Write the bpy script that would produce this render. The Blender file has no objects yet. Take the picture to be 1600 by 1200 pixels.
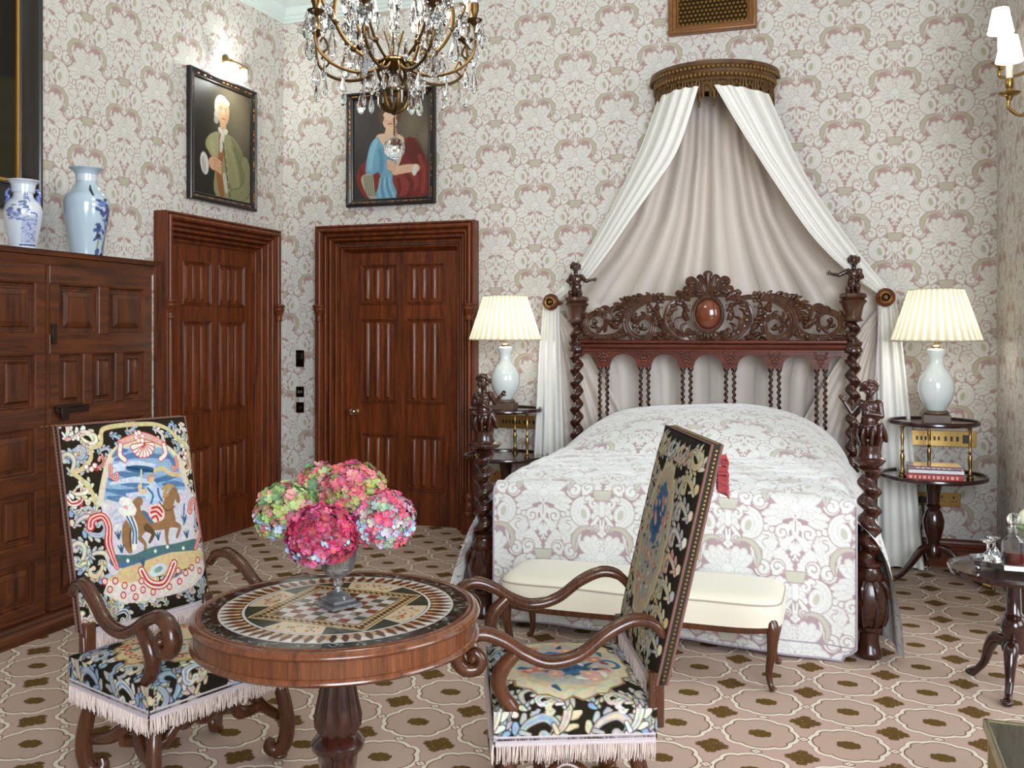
import bpy, math, random
import numpy as np
from mathutils import Vector, Matrix
PI = math.pi
random.seed(7); RNG = np.random.RandomState(7)
S = bpy.context.scene
COL = S.collection
def srgb(r, g, b):
    f = lambda c: (c / 12.92 if c <= .04045 else ((c + .055) / 1.055) ** 2.4)
    return (f(r / 255), f(g / 255), f(b / 255))
# ------------------------------------------------------------------ camera
cam = bpy.data.cameras.new('camera'); camo = bpy.data.objects.new('camera', cam); COL.objects.link(camo)
camo.location = (0, 0, 1.5); camo.rotation_euler = (PI / 2, 0, math.asin(.3275))
cam.sensor_width = 36; cam.lens = 36 * 1480 / 1600; cam.shift_y = -78 / 1600; cam.clip_start = .05
S.camera = camo
# ------------------------------------------------------------------ world and light
w = bpy.data.worlds.new('world'); S.world = w; w.use_nodes = True
w.node_tree.nodes['Background'].inputs[0].default_value = (.92, .96, 1, 1)
w.node_tree.nodes['Background'].inputs[1].default_value = .24
def area(name, loc, target, sx, sy, power, col):
    l = bpy.data.lights.new(name, 'AREA'); l.shape = 'RECTANGLE'; l.size = sx; l.size_y = sy; l.energy = power; l.color = col
    o = bpy.data.objects.new(name, l); COL.objects.link(o); o.location = loc
    o.rotation_euler = (Vector(target) - Vector(loc)).to_track_quat('-Z', 'Y').to_euler()
    return o
def point(name, loc, power, col, r=.03):
    l = bpy.data.lights.new(name, 'POINT'); l.energy = power; l.color = col; l.shadow_soft_size = r
    o = bpy.data.objects.new(name, l); COL.objects.link(o); o.location = loc
    return o
area('window_daylight', (1.6, -1.6, 2.5), (-1.4, 5.0, .9), 2.6, 2.6, 310, (.86, .93, 1))
area('side_fill_light', (3.6, 2.8, 2.4), (-1.2, 4.6, 1.0), 2.2, 2.4, 90, (.9, .95, 1))  # fill light added from the right; its window is only assumed
S.view_settings.view_transform = 'Standard'; S.view_settings.look = 'None'
S.view_settings.exposure = .50; S.view_settings.gamma = 1; S.view_settings.use_curve_mapping = False
S.cycles.max_bounces = 8; S.cycles.transmission_bounces = 8; S.cycles.diffuse_bounces = 4; S.cycles.glossy_bounces = 4
S.cycles.transparent_max_bounces = 12; S.cycles.sample_clamp_indirect = 4; S.cycles.caustics_refractive = False; S.cycles.caustics_reflective = False
# ------------------------------------------------------------------ node expressions
class X:
    """a socket of a node tree with arithmetic"""
    def __init__(s, nt, o): s.nt, s.o = nt, o
    def __add__(s, b): return mth(s.nt, 'ADD', s, b)
    __radd__ = __add__
    def __sub__(s, b): return mth(s.nt, 'SUBTRACT', s, b)
    def __rsub__(s, b): return mth(s.nt, 'SUBTRACT', b, s)
    def __mul__(s, b): return mth(s.nt, 'MULTIPLY', s, b)
    __rmul__ = __mul__
    def __truediv__(s, b): return mth(s.nt, 'DIVIDE', s, b)
    def __neg__(s): return mth(s.nt, 'MULTIPLY', s, -1.0)
def link(nt, src, dst):
    if isinstance(src, X): nt.links.new(src.o, dst)
    elif hasattr(src, 'is_output'): nt.links.new(src, dst)
    else: dst.default_value = src
def mth(nt, op, a, b=None, c=None):
    n = nt.nodes.new('ShaderNodeMath'); n.operation = op
    link(nt, a, n.inputs[0])
    if b is not None: link(nt, b, n.inputs[1])
    if c is not None: link(nt, c, n.inputs[2])
    return X(nt, n.outputs[0])
def vmth(nt, op, a, b=None, out=0):
    n = nt.nodes.new('ShaderNodeVectorMath'); n.operation = op
    link(nt, a, n.inputs[0])
    if b is not None: link(nt, b, n.inputs[1])
    return X(nt, n.outputs[out])
def comb(nt, x, y, z=0.0):
    n = nt.nodes.new('ShaderNodeCombineXYZ')
    for i, q in enumerate((x, y, z)): link(nt, q, n.inputs[i])
    return X(nt, n.outputs[0])
def sep(nt, v):
    n = nt.nodes.new('ShaderNodeSeparateXYZ'); link(nt, v, n.inputs[0])
    return [X(nt, n.outputs[i]) for i in range(3)]
def mn(a, b): return mth(a.nt, 'MINIMUM', a, b)
def mx(a, b): return mth(a.nt, 'MAXIMUM', a, b)
def fabs(a): return mth(a.nt, 'ABSOLUTE', a)
def fsin(a): return mth(a.nt, 'SINE', a)
def mapr(v, lo, hi, a=0.0, b=1.0, smooth=False):
    n = v.nt.nodes.new('ShaderNodeMapRange')
    if smooth: n.interpolation_type = 'SMOOTHSTEP'
    link(v.nt, v, n.inputs[0]); n.inputs[1].default_value = lo; n.inputs[2].default_value = hi
    n.inputs[3].default_value = a; n.inputs[4].default_value = b
    return X(v.nt, n.outputs[0])
def mixc(nt, f, a, b, kind='MIX'):
    n = nt.nodes.new('ShaderNodeMix'); n.data_type = 'RGBA'; n.blend_type = kind
    link(nt, f, n.inputs[0])
    for q, i in ((a, 6), (b, 7)):
        if isinstance(q, (tuple, list)): n.inputs[i].default_value = (*q[:3], 1)
        else: link(nt, q, n.inputs[i])
    return X(nt, n.outputs[2])
def noise(nt, v=None, scale=5.0, detail=2.0, rough=.5, dist=0.0, out=0):
    n = nt.nodes.new('ShaderNodeTexNoise'); n.inputs['Scale'].default_value = scale
    n.inputs['Detail'].default_value = detail; n.inputs['Roughness'].default_value = rough
    n.inputs['Distortion'].default_value = dist
    if v is not None: link(nt, v, n.inputs['Vector'])
    return X(nt, n.outputs[out])
def vor(nt, v=None, scale=5.0, feature='F1', out='Distance', rnd=1.0):
    n = nt.nodes.new('ShaderNodeTexVoronoi'); n.feature = feature; n.inputs['Scale'].default_value = scale
    n.inputs['Randomness'].default_value = rnd
    if v is not None: link(nt, v, n.inputs['Vector'])
    return X(nt, n.outputs[out])
def ramp(f, stops, interp='LINEAR'):
    n = f.nt.nodes.new('ShaderNodeValToRGB'); cr = n.color_ramp; cr.interpolation = interp
    while len(cr.elements) < len(stops): cr.elements.new(.5)
    for e, (p, c) in zip(cr.elements, stops): e.position = p; e.color = (*c[:3], 1)
    link(f.nt, f, n.inputs[0])
    return X(f.nt, n.outputs[0])
def mapping(nt, v, loc=(0,0,0), rot=(0,0,0), scale=(1,1,1), kind='POINT'):
    n = nt.nodes.new('ShaderNodeMapping'); n.vector_type = kind; link(nt, v, n.inputs[0])
    n.inputs[1].default_value = loc; n.inputs[2].default_value = rot; n.inputs[3].default_value = scale
    return X(nt, n.outputs[0])
def bump(nt, h, strength=.3, dist=.01):
    n = nt.nodes.new('ShaderNodeBump'); n.inputs['Strength'].default_value = strength
    n.inputs['Distance'].default_value = dist; link(nt, h, n.inputs['Height'])
    return X(nt, n.outputs[0])
def newmat(name):
    m = bpy.data.materials.new(name); m.use_nodes = True
    nt = m.node_tree; b = nt.nodes['Principled BSDF']
    return m, nt, b
def texco(nt, which='Object'):
    n = nt.nodes.new('ShaderNodeTexCoord'); return X(nt, n.outputs[which])
# ------------------------------------------------------------------ damask cloth and paper
# ------------------------------------------------------------------ drawing with numpy on a grid, for woven, inlaid and painted patterns
class Paint:
    """a drawing surface w x h units (y down), px units a cell, colours linear"""
    def __init__(s, w, h, px, col, lattice=((0, 0),)):
        s.w, s.h, s.px = w, h, px
        s.nx, s.ny = int(round(w / px)), int(round(h / px))
        s.a = np.empty((s.ny, s.nx, 3), np.float32); s.a[:] = col
        s.lat = lattice
        s.mir = None
    def _box(s, x0, y0, x1, y1):
        i0 = max(0, int((x0) / s.px) - 1); i1 = min(s.nx, int((x1) / s.px) + 2)
        j0 = max(0, int((y0) / s.px) - 1); j1 = min(s.ny, int((y1) / s.px) + 2)
        if i0 >= i1 or j0 >= j1: return None
        X, Y = np.meshgrid((np.arange(i0, i1) + .5) * s.px, (np.arange(j0, j1) + .5) * s.px)
        return X, Y, (slice(j0, j1), slice(i0, i1))
    def _lay(s, d, sl, col, alpha=1.0, out=0, oc=None):
        if out:
            k = np.clip(.5 - (d - out) / s.px, 0, 1)[..., None]
            s.a[sl] = s.a[sl] * (1 - k) + np.array(oc, np.float32) * k
        k = np.clip(.5 - d / s.px, 0, 1)[..., None] * alpha
        s.a[sl] = s.a[sl] * (1 - k) + np.array(col, np.float32) * k
    def _copies(s, pts):
        pts = np.asarray(pts, float)
        if pts.ndim == 1: pts = pts[None]
        yield from (pts + np.array(o) for o in s.lat)
        if s.mir is not None:
            q = pts.copy(); q[:, 0] = 2 * s.mir - q[:, 0]
            yield from (q + np.array(o) for o in s.lat)
    def stroke(s, pts, r, col, out=0, oc=None, alpha=1.0):
        n = len(pts)
        r = np.broadcast_to(np.asarray(r, float), (n,)) if np.ndim(r) == 0 or len(r) == n else np.interp(np.linspace(0, 1, n), np.linspace(0, 1, len(r)), r)
        for q in s._copies(pts):
            m = r.max() + out + 2 * s.px
            b = s._box(q[:, 0].min() - m, q[:, 1].min() - m, q[:, 0].max() + m, q[:, 1].max() + m)
            if b is None: continue
            X, Y, sl = b
            d = np.full(X.shape, 1e9)
            for i in range(max(1, n - 1)):
                a = q[i]; c = q[min(i + 1, n - 1)]; v = c - a; L = v @ v
                t = np.clip(((X - a[0]) * v[0] + (Y - a[1]) * v[1]) / L, 0, 1) if L > 0 else 0 * X
                rr = r[i] + (r[min(i + 1, n - 1)] - r[i]) * t
                d = np.minimum(d, np.hypot(X - a[0] - v[0] * t, Y - a[1] - v[1] * t) - rr)
            s._lay(d, sl, col, alpha, out, oc)
    def dot(s, x, y, r, col, out=0, oc=None, alpha=1.0): s.stroke([(x, y)], r, col, out, oc, alpha)
    def ell(s, x, y, a, b, rot, col, out=0, oc=None, scal=0, ns=7, alpha=1.0):
        th = np.linspace(0, 2 * PI, 49)[:-1]
        R = 1 + scal * (np.abs(np.sin(th * ns / 2)) - .5)
        c, si = math.cos(math.radians(rot)), math.sin(math.radians(rot))
        ex, ey = a * R * np.cos(th), b * R * np.sin(th)
        s.poly(np.stack([x + ex * c - ey * si, y + ex * si + ey * c], 1), col, out, oc, alpha)
    def poly(s, pts, col, out=0, oc=None, alpha=1.0):
        for q in s._copies(pts):
            m = out + 2 * s.px
            b = s._box(q[:, 0].min() - m, q[:, 1].min() - m, q[:, 0].max() + m, q[:, 1].max() + m)
            if b is None: continue
            X, Y, sl = b
            d = np.full(X.shape, 1e9); ins = np.zeros(X.shape, bool)
            for i in range(len(q)):
                a = q[i]; c = q[(i + 1) % len(q)]; v = c - a; L = v @ v
                if L == 0: continue
                t = np.clip(((X - a[0]) * v[0] + (Y - a[1]) * v[1]) / L, 0, 1)
                d = np.minimum(d, np.hypot(X - a[0] - v[0] * t, Y - a[1] - v[1] * t))
                if v[1] != 0:
                    ins ^= ((a[1] > Y) != (c[1] > Y)) & (X < v[0] * (Y - a[1]) / v[1] + a[0])
            s._lay(np.where(ins, -d, d), sl, col, alpha, out, oc)
    def sample(s, x, y, wrap=False):
        """nearest-to-linear lookup at drawing coordinates"""
        fx, fy = x / s.px - .5, y / s.px - .5
        i, j = np.floor(fx).astype(int), np.floor(fy).astype(int); fx = (fx - i)[..., None]; fy = (fy - j)[..., None]
        if wrap: g = lambda jj, ii: s.a[jj % s.ny, ii % s.nx]
        else: g = lambda jj, ii: s.a[np.clip(jj, 0, s.ny - 1), np.clip(ii, 0, s.nx - 1)]
        return (g(j, i) * (1 - fx) + g(j, i + 1) * fx) * (1 - fy) + (g(j + 1, i) * (1 - fx) + g(j + 1, i + 1) * fx) * fy
def smooth(pts, n=8, closed=False):
    """Catmull-Rom through points of any dimension"""
    P = [np.asarray(p, float) for p in pts]; m = len(P); o = []
    for i in range(m if closed else m - 1):
        if closed: a, b, c, d = P[i - 1], P[i], P[(i + 1) % m], P[(i + 2) % m]
        else: a, b, c, d = P[max(i - 1, 0)], P[i], P[i + 1], P[min(i + 2, m - 1)]
        for k in range(n):
            t = k / n
            o.append(.5 * ((2 * b) + (c - a) * t + (2 * a - 5 * b + 4 * c - d) * t * t + (3 * b - a - 3 * c + d) * t ** 3))
    if not closed: o.append(P[-1])
    return np.array(o)
def volute(cx, cy, R, a0, turns, hand=1, n=26, inner=.12):
    """points of a curl, from its outer end at angle a0 (degrees) into the eye"""
    t = np.linspace(0, 1, n); th = math.radians(a0) + hand * t * turns * 2 * PI; r = R * (1 - (1 - inner) * t)
    return np.stack([cx + r * np.cos(th), cy + r * np.sin(th)], 1)
DLAT = [(i * 475, j * 910 + (i % 2) * 455) for i in range(-1, 4) for j in range(-1, 3)]
def damask_tile(ground, white, green, ln):
    p = Paint(950, 910, 2.0, ground, DLAT)
    cx, cy = 0, 0; p.mir = 0
    O = dict(out=7, oc=ground); o2 = dict(out=4, oc=ln)
    def curl(x, y, R, a0, hand, lead=None, w=15, turns=1.25):
        if lead is not None:
            e = (x + (R - w) * math.cos(math.radians(a0)), y + (R - w) * math.sin(math.radians(a0)))
            p.stroke(smooth(list(lead) + [e], 5), [w * .9, w * 1.25, w * 1.1], white, **O)
        p.dot(x, y, R, white, **O)
        if lead is not None: p.stroke(smooth(list(lead) + [e], 5), [w * .9, w * 1.25, w * 1.1], white)
        v = volute(x, y, R * .98, a0 + hand * 40, 1.15, hand, inner=.2)
        p.stroke(v, [1, 4.2, 4.2, 4.5], ground); p.dot(v[-1][0], v[-1][1], 5, ground)
    def leaf(x0, y0, x1, y1, w, n=5, curve=0):
        """a scalloped leaf from base to tip: a fat rib with round lobes and thin veins"""
        d = np.array([x1 - x0, y1 - y0], float); L = np.hypot(*d); d /= L; nn = np.array([-d[1], d[0]])
        B = np.array([x0, y0], float)
        C = lambda t: B + d * L * t + nn * curve * math.sin(PI * t)
        p.stroke([C(t) for t in np.linspace(0, 1, 9)], [w * .5, w * .75, w * .7, w * .4], white, **O)
        for k in range(n):
            t = (k + .6) / n
            for sg in (-1, 1):
                a = C(t); wid = w * (.75 + .35 * math.sin(PI * t))
                p.stroke([a, a + nn * sg * wid * .62 + d * wid * .35], wid * .36, white, **o2)
        p.stroke([C(t) for t in np.linspace(.05, .95, 9)], w * .34, white)
        p.stroke([C(t) for t in np.linspace(.1, .85, 9)], 2.2, ln, alpha=.8)
    # side leaves running between the columns
    leaf(240, -60, 248, -262, 78, 7); leaf(205, 268, 178, 150, 56, 4); leaf(232, 370, 205, 225, 72, 5)
    leaf(206, 240, 142, 256, 40, 3)
    p.dot(178, 118, 26, white, **O); p.dot(204, 140, 22, white, **O); p.dot(160, 150, 20, white, **O)
    arc = lambda x, y, r, a, b, n=18: [(x + r * math.cos(math.radians(q)), y + r * math.sin(math.radians(q))) for q in np.linspace(a, b, n)]
    # palmette, petals from the back to the front
    for a, L, w in ((100, 205, 24), (84, 215, 27), (66, 185, 26), (50, 215, 28), (34, 222, 27), (18, 205, 25), (4, 170, 24)):
        r = math.radians(90 - a); c, si = math.cos(r), -math.sin(r)
        L *= .92; w *= 1.15; ex, ey = L * c, 30 + L * si * (.95 if a < 60 else .8)
        if a > 60: ey += 30
        p.stroke(smooth([(20 * c, 40 + 20 * si), (ex * .55, 30 + (ey - 30) * .5 - 8), (ex, ey)], 6), [8, w * .7, w, w * 1.05, w * .8], white, **o2)
        p.dot(ex + 8 * si, ey + 9 * c, w * .62, white, **o2)
        p.stroke([(ex * .5, 30 + (ey - 30) * .5), (ex * .92, 30 + (ey - 30) * .92)], 2, ln, alpha=.7)
    for q in ((150, 78, 215, 92), (110, 95, 180, 112), (140, 30, 222, 48)): p.stroke([q[:2], q[2:]], [20, 17, 12], white, **o2)
    for k in range(5):
        a = math.radians(-90 + (k - 0) * 26); p.stroke([(40 * math.cos(a), 10 + 40 * math.sin(a)), (112 * math.cos(a), 5 + 105 * math.sin(a))], [8, 15, 13, 8], white, **o2)
    p.ell(0, 10, 46, 52, 0, white, 5, ln); p.stroke(arc(0, -10, 36, 20, 160), 2.5, ln); p.dot(0, 44, 7, ground)
    for k in range(4): p.dot(18 + 0 * k, -52 - 26 * k, 4.5, ground)
    p.dot(0, -90, 5, ground); p.dot(0, -130, 5, ground)
    # stem and pendant
    curl(92, 162, 50, -60, 1, [(26, 96), (44, 128), (70, 120)], 15)
    p.ell(0, 130, 24, 62, 0, white, 4, ln); p.stroke([(0, 80), (0, 150)], [6, 3], ground)
    p.stroke([(18, 190), (52, 222), (88, 240)], [12, 26, 20], white, **o2); p.dot(70, 262, 17, white, **o2); p.dot(104, 214, 12, white, **o2)
    p.ell(0, 245, 26, 30, 0, white, 4, ln); p.dot(0, 275, 28, white, **o2); p.dot(26, 258, 20, white, **o2)
    p.stroke([(0, 196), (0, 232)], 4, ground); p.stroke([(0, 205), (26, 226)], 4, ground)
    for x, y in ((26, 304), (0, 318), (13, 336)): p.dot(x, y, 10, white)
    # slanting leaves and curls above the basket
    leaf(30, 412, 118, 290, 44, 5, 8)
    curl(228, 418, 56, 240, -1, [(252, 300), (262, 360), (256, 400)], 17)
    curl(122, 396, 50, 60, 1, [(118, 470), (140, 448)], 15)
    # arch leaf with its green eye
    p.stroke(arc(130, -335, 88, -150, 95), [12, 26, 32, 34, 20], white, **O)
    p.stroke(arc(130, -335, 94, -130, 80), 2, ln, alpha=.8)
    p.ell(140, -325, 44, 62, 20, white, 4, ln); p.ell(144, -318, 20, 36, 16, green, 4, ln)
    curl(63, -394, 46, -40, 1, [(128, -428), (104, -436)], 14)
    p.ell(0, -400, 24, 32, 0, white, **O); p.dot(22, -372, 22, white, **o2); p.dot(44, -338, 24, white, **o2); p.dot(60, -300, 24, white, **o2); p.dot(28, -322, 24, white, **o2)
    p.stroke([(0, -390), (0, -210)], [22, 36, 34, 22, 16], white, **o2)
    curl(62, -222, 34, -50, 1, [(30, -296), (56, -262)], 12)
    p.stroke([(0, -292), (0, -240)], [9, 3], ground)
    for x, y in ((0, -196), (20, -180), (0, -165)): p.dot(x, y, 12, white, **o2)
    for x, y in ((210, -190), (222, -130), (205, -248)): 
        for q in range(4): p.dot(x + 8 * math.cos(q * 1.57), y + 8 * math.sin(q * 1.57), 2.6, ln)
    # green bands
    p.stroke(arc(108, -104, 114, -118, 34), [5, 13, 18, 17, 6], green, **O)
    p.stroke(arc(108, -104, 114, -110, 26), 2, ln, alpha=.35)
    # basket
    p.mir = 0
    p.poly([(-74, 420), (74, 420), (52, 488), (-52, 488)], green, **O)
    for k in range(4): p.stroke([(-62, 432 + 14 * k), (62, 432 + 14 * k)], 1.6, ln, alpha=.5)
    return p
def damask_at(p, u, v):
    """u, v in metres on the cloth"""
    return p.sample(u / .31 * 475, -v / .63 * 910, True)
# ------------------------------------------------------------------ meshes
class MB:
    def __init__(s): s.v = []; s.f = []; s.m = []; s.mi = 0
    def add(s, vs, fs):
        b = len(s.v); s.v.extend(tuple(map(float, q)) for q in vs); s.f.extend(tuple(i + b for i in f) for f in fs); s.m.extend([s.mi] * len(fs)); return s
    def box(s, c, d, rz=0, bev=0):
        cx, cy, cz = c; a, b, h = d[0] / 2, d[1] / 2, d[2] / 2
        if bev:
            e = min(bev, a * .9, b * .9, h * .9); vs = []; rings = [(-h, e), (-h + e, 0), (h - e, 0), (h, e)]
            for z, i in rings:
                vs += [(-a + i, -b + e, z), (-a + e, -b + i, z), (a - e, -b + i, z), (a - i, -b + e, z), (a - i, b - e, z), (a - e, b - i, z), (-a + e, b - i, z), (-a + i, b - e, z)] if i == 0 else \
                      [(-a + e, -b + e, z), (-a + e, -b + e, z), (a - e, -b + e, z), (a - e, -b + e, z), (a - e, b - e, z), (a - e, b - e, z), (-a + e, b - e, z), (-a + e, b - e, z)]
            fs = [tuple(range(7, -1, -1)), tuple(range(24, 32))]
            for r in range(3):
                for k in range(8): fs.append((r * 8 + k, r * 8 + (k + 1) % 8, r * 8 + 8 + (k + 1) % 8, r * 8 + 8 + k))
        else:
            vs = [(x, y, z) for z in (-h, h) for x, y in ((-a, -b), (a, -b), (a, b), (-a, b))]
            fs = [(3, 2, 1, 0), (4, 5, 6, 7), (0, 1, 5, 4), (1, 2, 6, 5), (2, 3, 7, 6), (3, 0, 4, 7)]
        ca, sa = math.cos(rz), math.sin(rz)
        return s.add([(cx + x * ca - y * sa, cy + x * sa + y * ca, cz + z) for x, y, z in vs], fs)
    def lathe(s, prof, c=(0, 0, 0), n=32, a0=0, a1=2 * PI, sx=1, sy=1, flute=None):
        full = abs(a1 - a0 - 2 * PI) < 1e-6; m = n if full else n + 1; vs = []; fs = []
        for r, z in prof:
            for k in range(m):
                t = a0 + (a1 - a0) * k / n
                q = r * (1 + (flute(t, z) if flute else 0))
                vs.append((c[0] + q * math.cos(t) * sx, c[1] + q * math.sin(t) * sy, c[2] + z))
        for j in range(len(prof) - 1):
            for k in range(n):
                k2 = (k + 1) % m; fs.append((j * m + k, j * m + k2, j * m + m + k2, j * m + m + k))
        if full:
            if prof[0][0] > 1e-6: fs.append(tuple(range(m - 1, -1, -1)))
            if prof[-1][0] > 1e-6: fs.append(tuple((len(prof) - 1) * m + k for k in range(m)))
        return s.add(vs, fs)
    def tube(s, pts, r, n=10, sq=1.0, up=(0, 0, 1), cap=True, closed=False):
        """pts 3D; r number or list; sq flattens the section along the second axis"""
        P = [Vector(p) for p in pts]; m = len(P)
        R = [r] * m if np.ndim(r) == 0 else list(np.interp(np.linspace(0, 1, m), np.linspace(0, 1, len(r)), r))
        T = [(P[min(i + 1, m - 1)] - P[max(i - 1, 0)]) if not closed else (P[(i + 1) % m] - P[i - 1]) for i in range(m)]
        T = [t.normalized() if t.length > 1e-9 else Vector((0, 0, 1)) for t in T]
        u = Vector(up); N = u - T[0] * u.dot(T[0])
        if N.length < 1e-4: u = Vector((1, 0, 0)); N = u - T[0] * u.dot(T[0])
        if N.length < 1e-4: u = Vector((0, 1, 0)); N = u - T[0] * u.dot(T[0])
        N.normalize(); vs = []; fs = []
        for i in range(m):
            N = N - T[i] * N.dot(T[i]); N.normalize(); B = T[i].cross(N)
            for k in range(n):
                a = 2 * PI * k / n; vs.append(P[i] + (N * math.cos(a) + B * math.sin(a) * sq) * R[i])
        for i in range(m - 1 if not closed else m):
            j = (i + 1) % m
            for k in range(n): fs.append((i * n + k, i * n + (k + 1) % n, j * n + (k + 1) % n, j * n + k))
        if cap and not closed: fs.append(tuple(range(n - 1, -1, -1))); fs.append(tuple((m - 1) * n + k for k in range(n)))
        return s.add(vs, fs)
    def ell(s, c, r, rot=None, nu=14, nv=9):
        r = (r, r, r) if np.ndim(r) == 0 else r
        M = rot if rot is not None else Matrix.Identity(3); vs = []; fs = []
        for j in range(nv + 1):
            t = PI * j / nv
            for k in range(nu):
                a = 2 * PI * k / nu
                q = M @ Vector((r[0] * math.sin(t) * math.cos(a), r[1] * math.sin(t) * math.sin(a), r[2] * math.cos(t)))
                vs.append((c[0] + q.x, c[1] + q.y, c[2] + q.z))
        for j in range(nv):
            for k in range(nu): fs.append((j * nu + k, j * nu + nu + k, j * nu + nu + (k + 1) % nu, j * nu + (k + 1) % nu))
        return s.add(vs, fs)
    def twist(s, c, z0, z1, r, e, pitch, ph=0, n=24, per=20, hand=1):
        """barley twist: one round coil climbing the post with a sharp groove between turns"""
        m = max(6, int((z1 - z0) / pitch * per)); vs = []; fs = []
        for i in range(m + 1):
            z = z0 + (z1 - z0) * i / m; th = ph + hand * 2 * PI * (z - z0) / pitch
            for k in range(n):
                a = 2 * PI * k / n; d = abs((a - th + PI) % (2 * PI) - PI)
                q = r * (.70 + .30 * math.sin(d / 2) ** .7) ; vs.append((c[0] - e * .5 * math.cos(th) + q * math.cos(a), c[1] - e * .5 * math.sin(th) + q * math.sin(a), z))
        for i in range(m):
            for k in range(n): fs.append((i * n + k, i * n + (k + 1) % n, i * n + n + (k + 1) % n, i * n + n + k))
        fs.append(tuple(range(n - 1, -1, -1))); fs.append(tuple(m * n + k for k in range(n)))
        return s.add(vs, fs)
    def strip(s, A, B):
        n = len(A); return s.add(list(A) + list(B), [(i, i + 1, n + i + 1, n + i) for i in range(n - 1)])
    def prism(s, pts, y0, y1, axis='y'):
        """outline pts (x,z) extruded between y0 and y1"""
        n = len(pts)
        if axis == 'y': vs = [(x, y0, z) for x, z in pts] + [(x, y1, z) for x, z in pts]
        elif axis == 'x': vs = [(y0, x, z) for x, z in pts] + [(y1, x, z) for x, z in pts]
        else: vs = [(x, z, y0) for x, z in pts] + [(x, z, y1) for x, z in pts]
        return s.add(vs, [tuple(range(n)), tuple(range(2 * n - 1, n - 1, -1))] + [(i, n + i, n + (i + 1) % n, (i + 1) % n) for i in range(n)])
    def xf(s, M, i0=0):
        for i in range(i0, len(s.v)): s.v[i] = tuple(M @ Vector(s.v[i]))
        return s
    def build(s, name, mat, parent=None, sm=True, loc=None, ang=40):
        me = bpy.data.meshes.new(name); me.from_pydata(s.v, [], s.f)
        for q in (mat if isinstance(mat, (list, tuple)) else [mat]): me.materials.append(q)
        if s.mi or any(s.m): me.polygons.foreach_set('material_index', s.m)
        import bmesh
        bm = bmesh.new(); bm.from_mesh(me); bmesh.ops.remove_doubles(bm, verts=bm.verts, dist=1e-6); bmesh.ops.recalc_face_normals(bm, faces=bm.faces); bm.to_mesh(me); bm.free()
        if sm:
            me.polygons.foreach_set('use_smooth', [True] * len(me.polygons)); me.set_sharp_from_angle(angle=math.radians(ang))
        o = bpy.data.objects.new(name, me); COL.objects.link(o)
        if parent is not None: o.parent = parent
        if loc is not None: o.location = loc
        return o
def tag(o, label=None, cat=None, group=None, kind=None):
    if label: o['label'] = label
    if cat: o['category'] = cat
    if group: o['group'] = group
    if kind: o['kind'] = kind
    return o
def thing(name, label, cat, loc=(0, 0, 0), rz=0, group=None):
    o = bpy.data.objects.new(name, None); COL.objects.link(o); o.location = loc; o.rotation_euler = (0, 0, rz); o.empty_display_size = .1
    return tag(o, label, cat, group)
def copy_tree(o, parent=None):
    c = o.copy(); COL.objects.link(c)
    if parent is not None: c.parent = parent
    for ch in list(o.children): copy_tree(ch, c)
    return c
def surf(name, nu, nv, pos, mat, parent=None, col=None, keep=None, smooth_=True, solid=0):
    """a sheet: pos(U,V)->(x,y,z) arrays, col(U,V)->(...,3) colours at its points, keep(U,V) cells kept"""
    U, V = np.meshgrid(np.linspace(0, 1, nu + 1), np.linspace(0, 1, nv + 1))
    x, y, z = pos(U, V); co = np.stack([x + 0 * U, y + 0 * U, z + 0 * U], -1).reshape(-1, 3).astype(np.float32)
    i = np.arange(nu * nv); a = (i // nu) * (nu + 1) + i % nu
    F = np.stack([a, a + 1, a + nu + 2, a + nu + 1], 1)
    if keep is not None:
        Uc, Vc = np.meshgrid((np.arange(nu) + .5) / nu, (np.arange(nv) + .5) / nv); F = F[keep(Uc, Vc).reshape(-1)]
    me = bpy.data.meshes.new(name); me.vertices.add(len(co)); me.vertices.foreach_set('co', co.ravel())
    n = len(F); me.loops.add(4 * n); me.loops.foreach_set('vertex_index', F.ravel().astype(np.int32))
    me.polygons.add(n); me.polygons.foreach_set('loop_start', np.arange(0, 4 * n, 4, dtype=np.int32))
    me.update(calc_edges=True)
    if smooth_: me.polygons.foreach_set('use_smooth', np.ones(n, bool))
    if col is not None:
        at = me.attributes.new('Col', 'FLOAT_COLOR', 'POINT'); c = np.ones((len(co), 4), np.float32); c[:, :3] = col(U, V).reshape(-1, 3); at.data.foreach_set('color', c.ravel())
    me.materials.append(mat); me.validate()
    o = bpy.data.objects.new(name, me); COL.objects.link(o)
    if parent is not None: o.parent = parent
    if solid:
        md = o.modifiers.new('solid', 'SOLIDIFY'); md.thickness = solid; md.offset = -1
    return o
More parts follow.
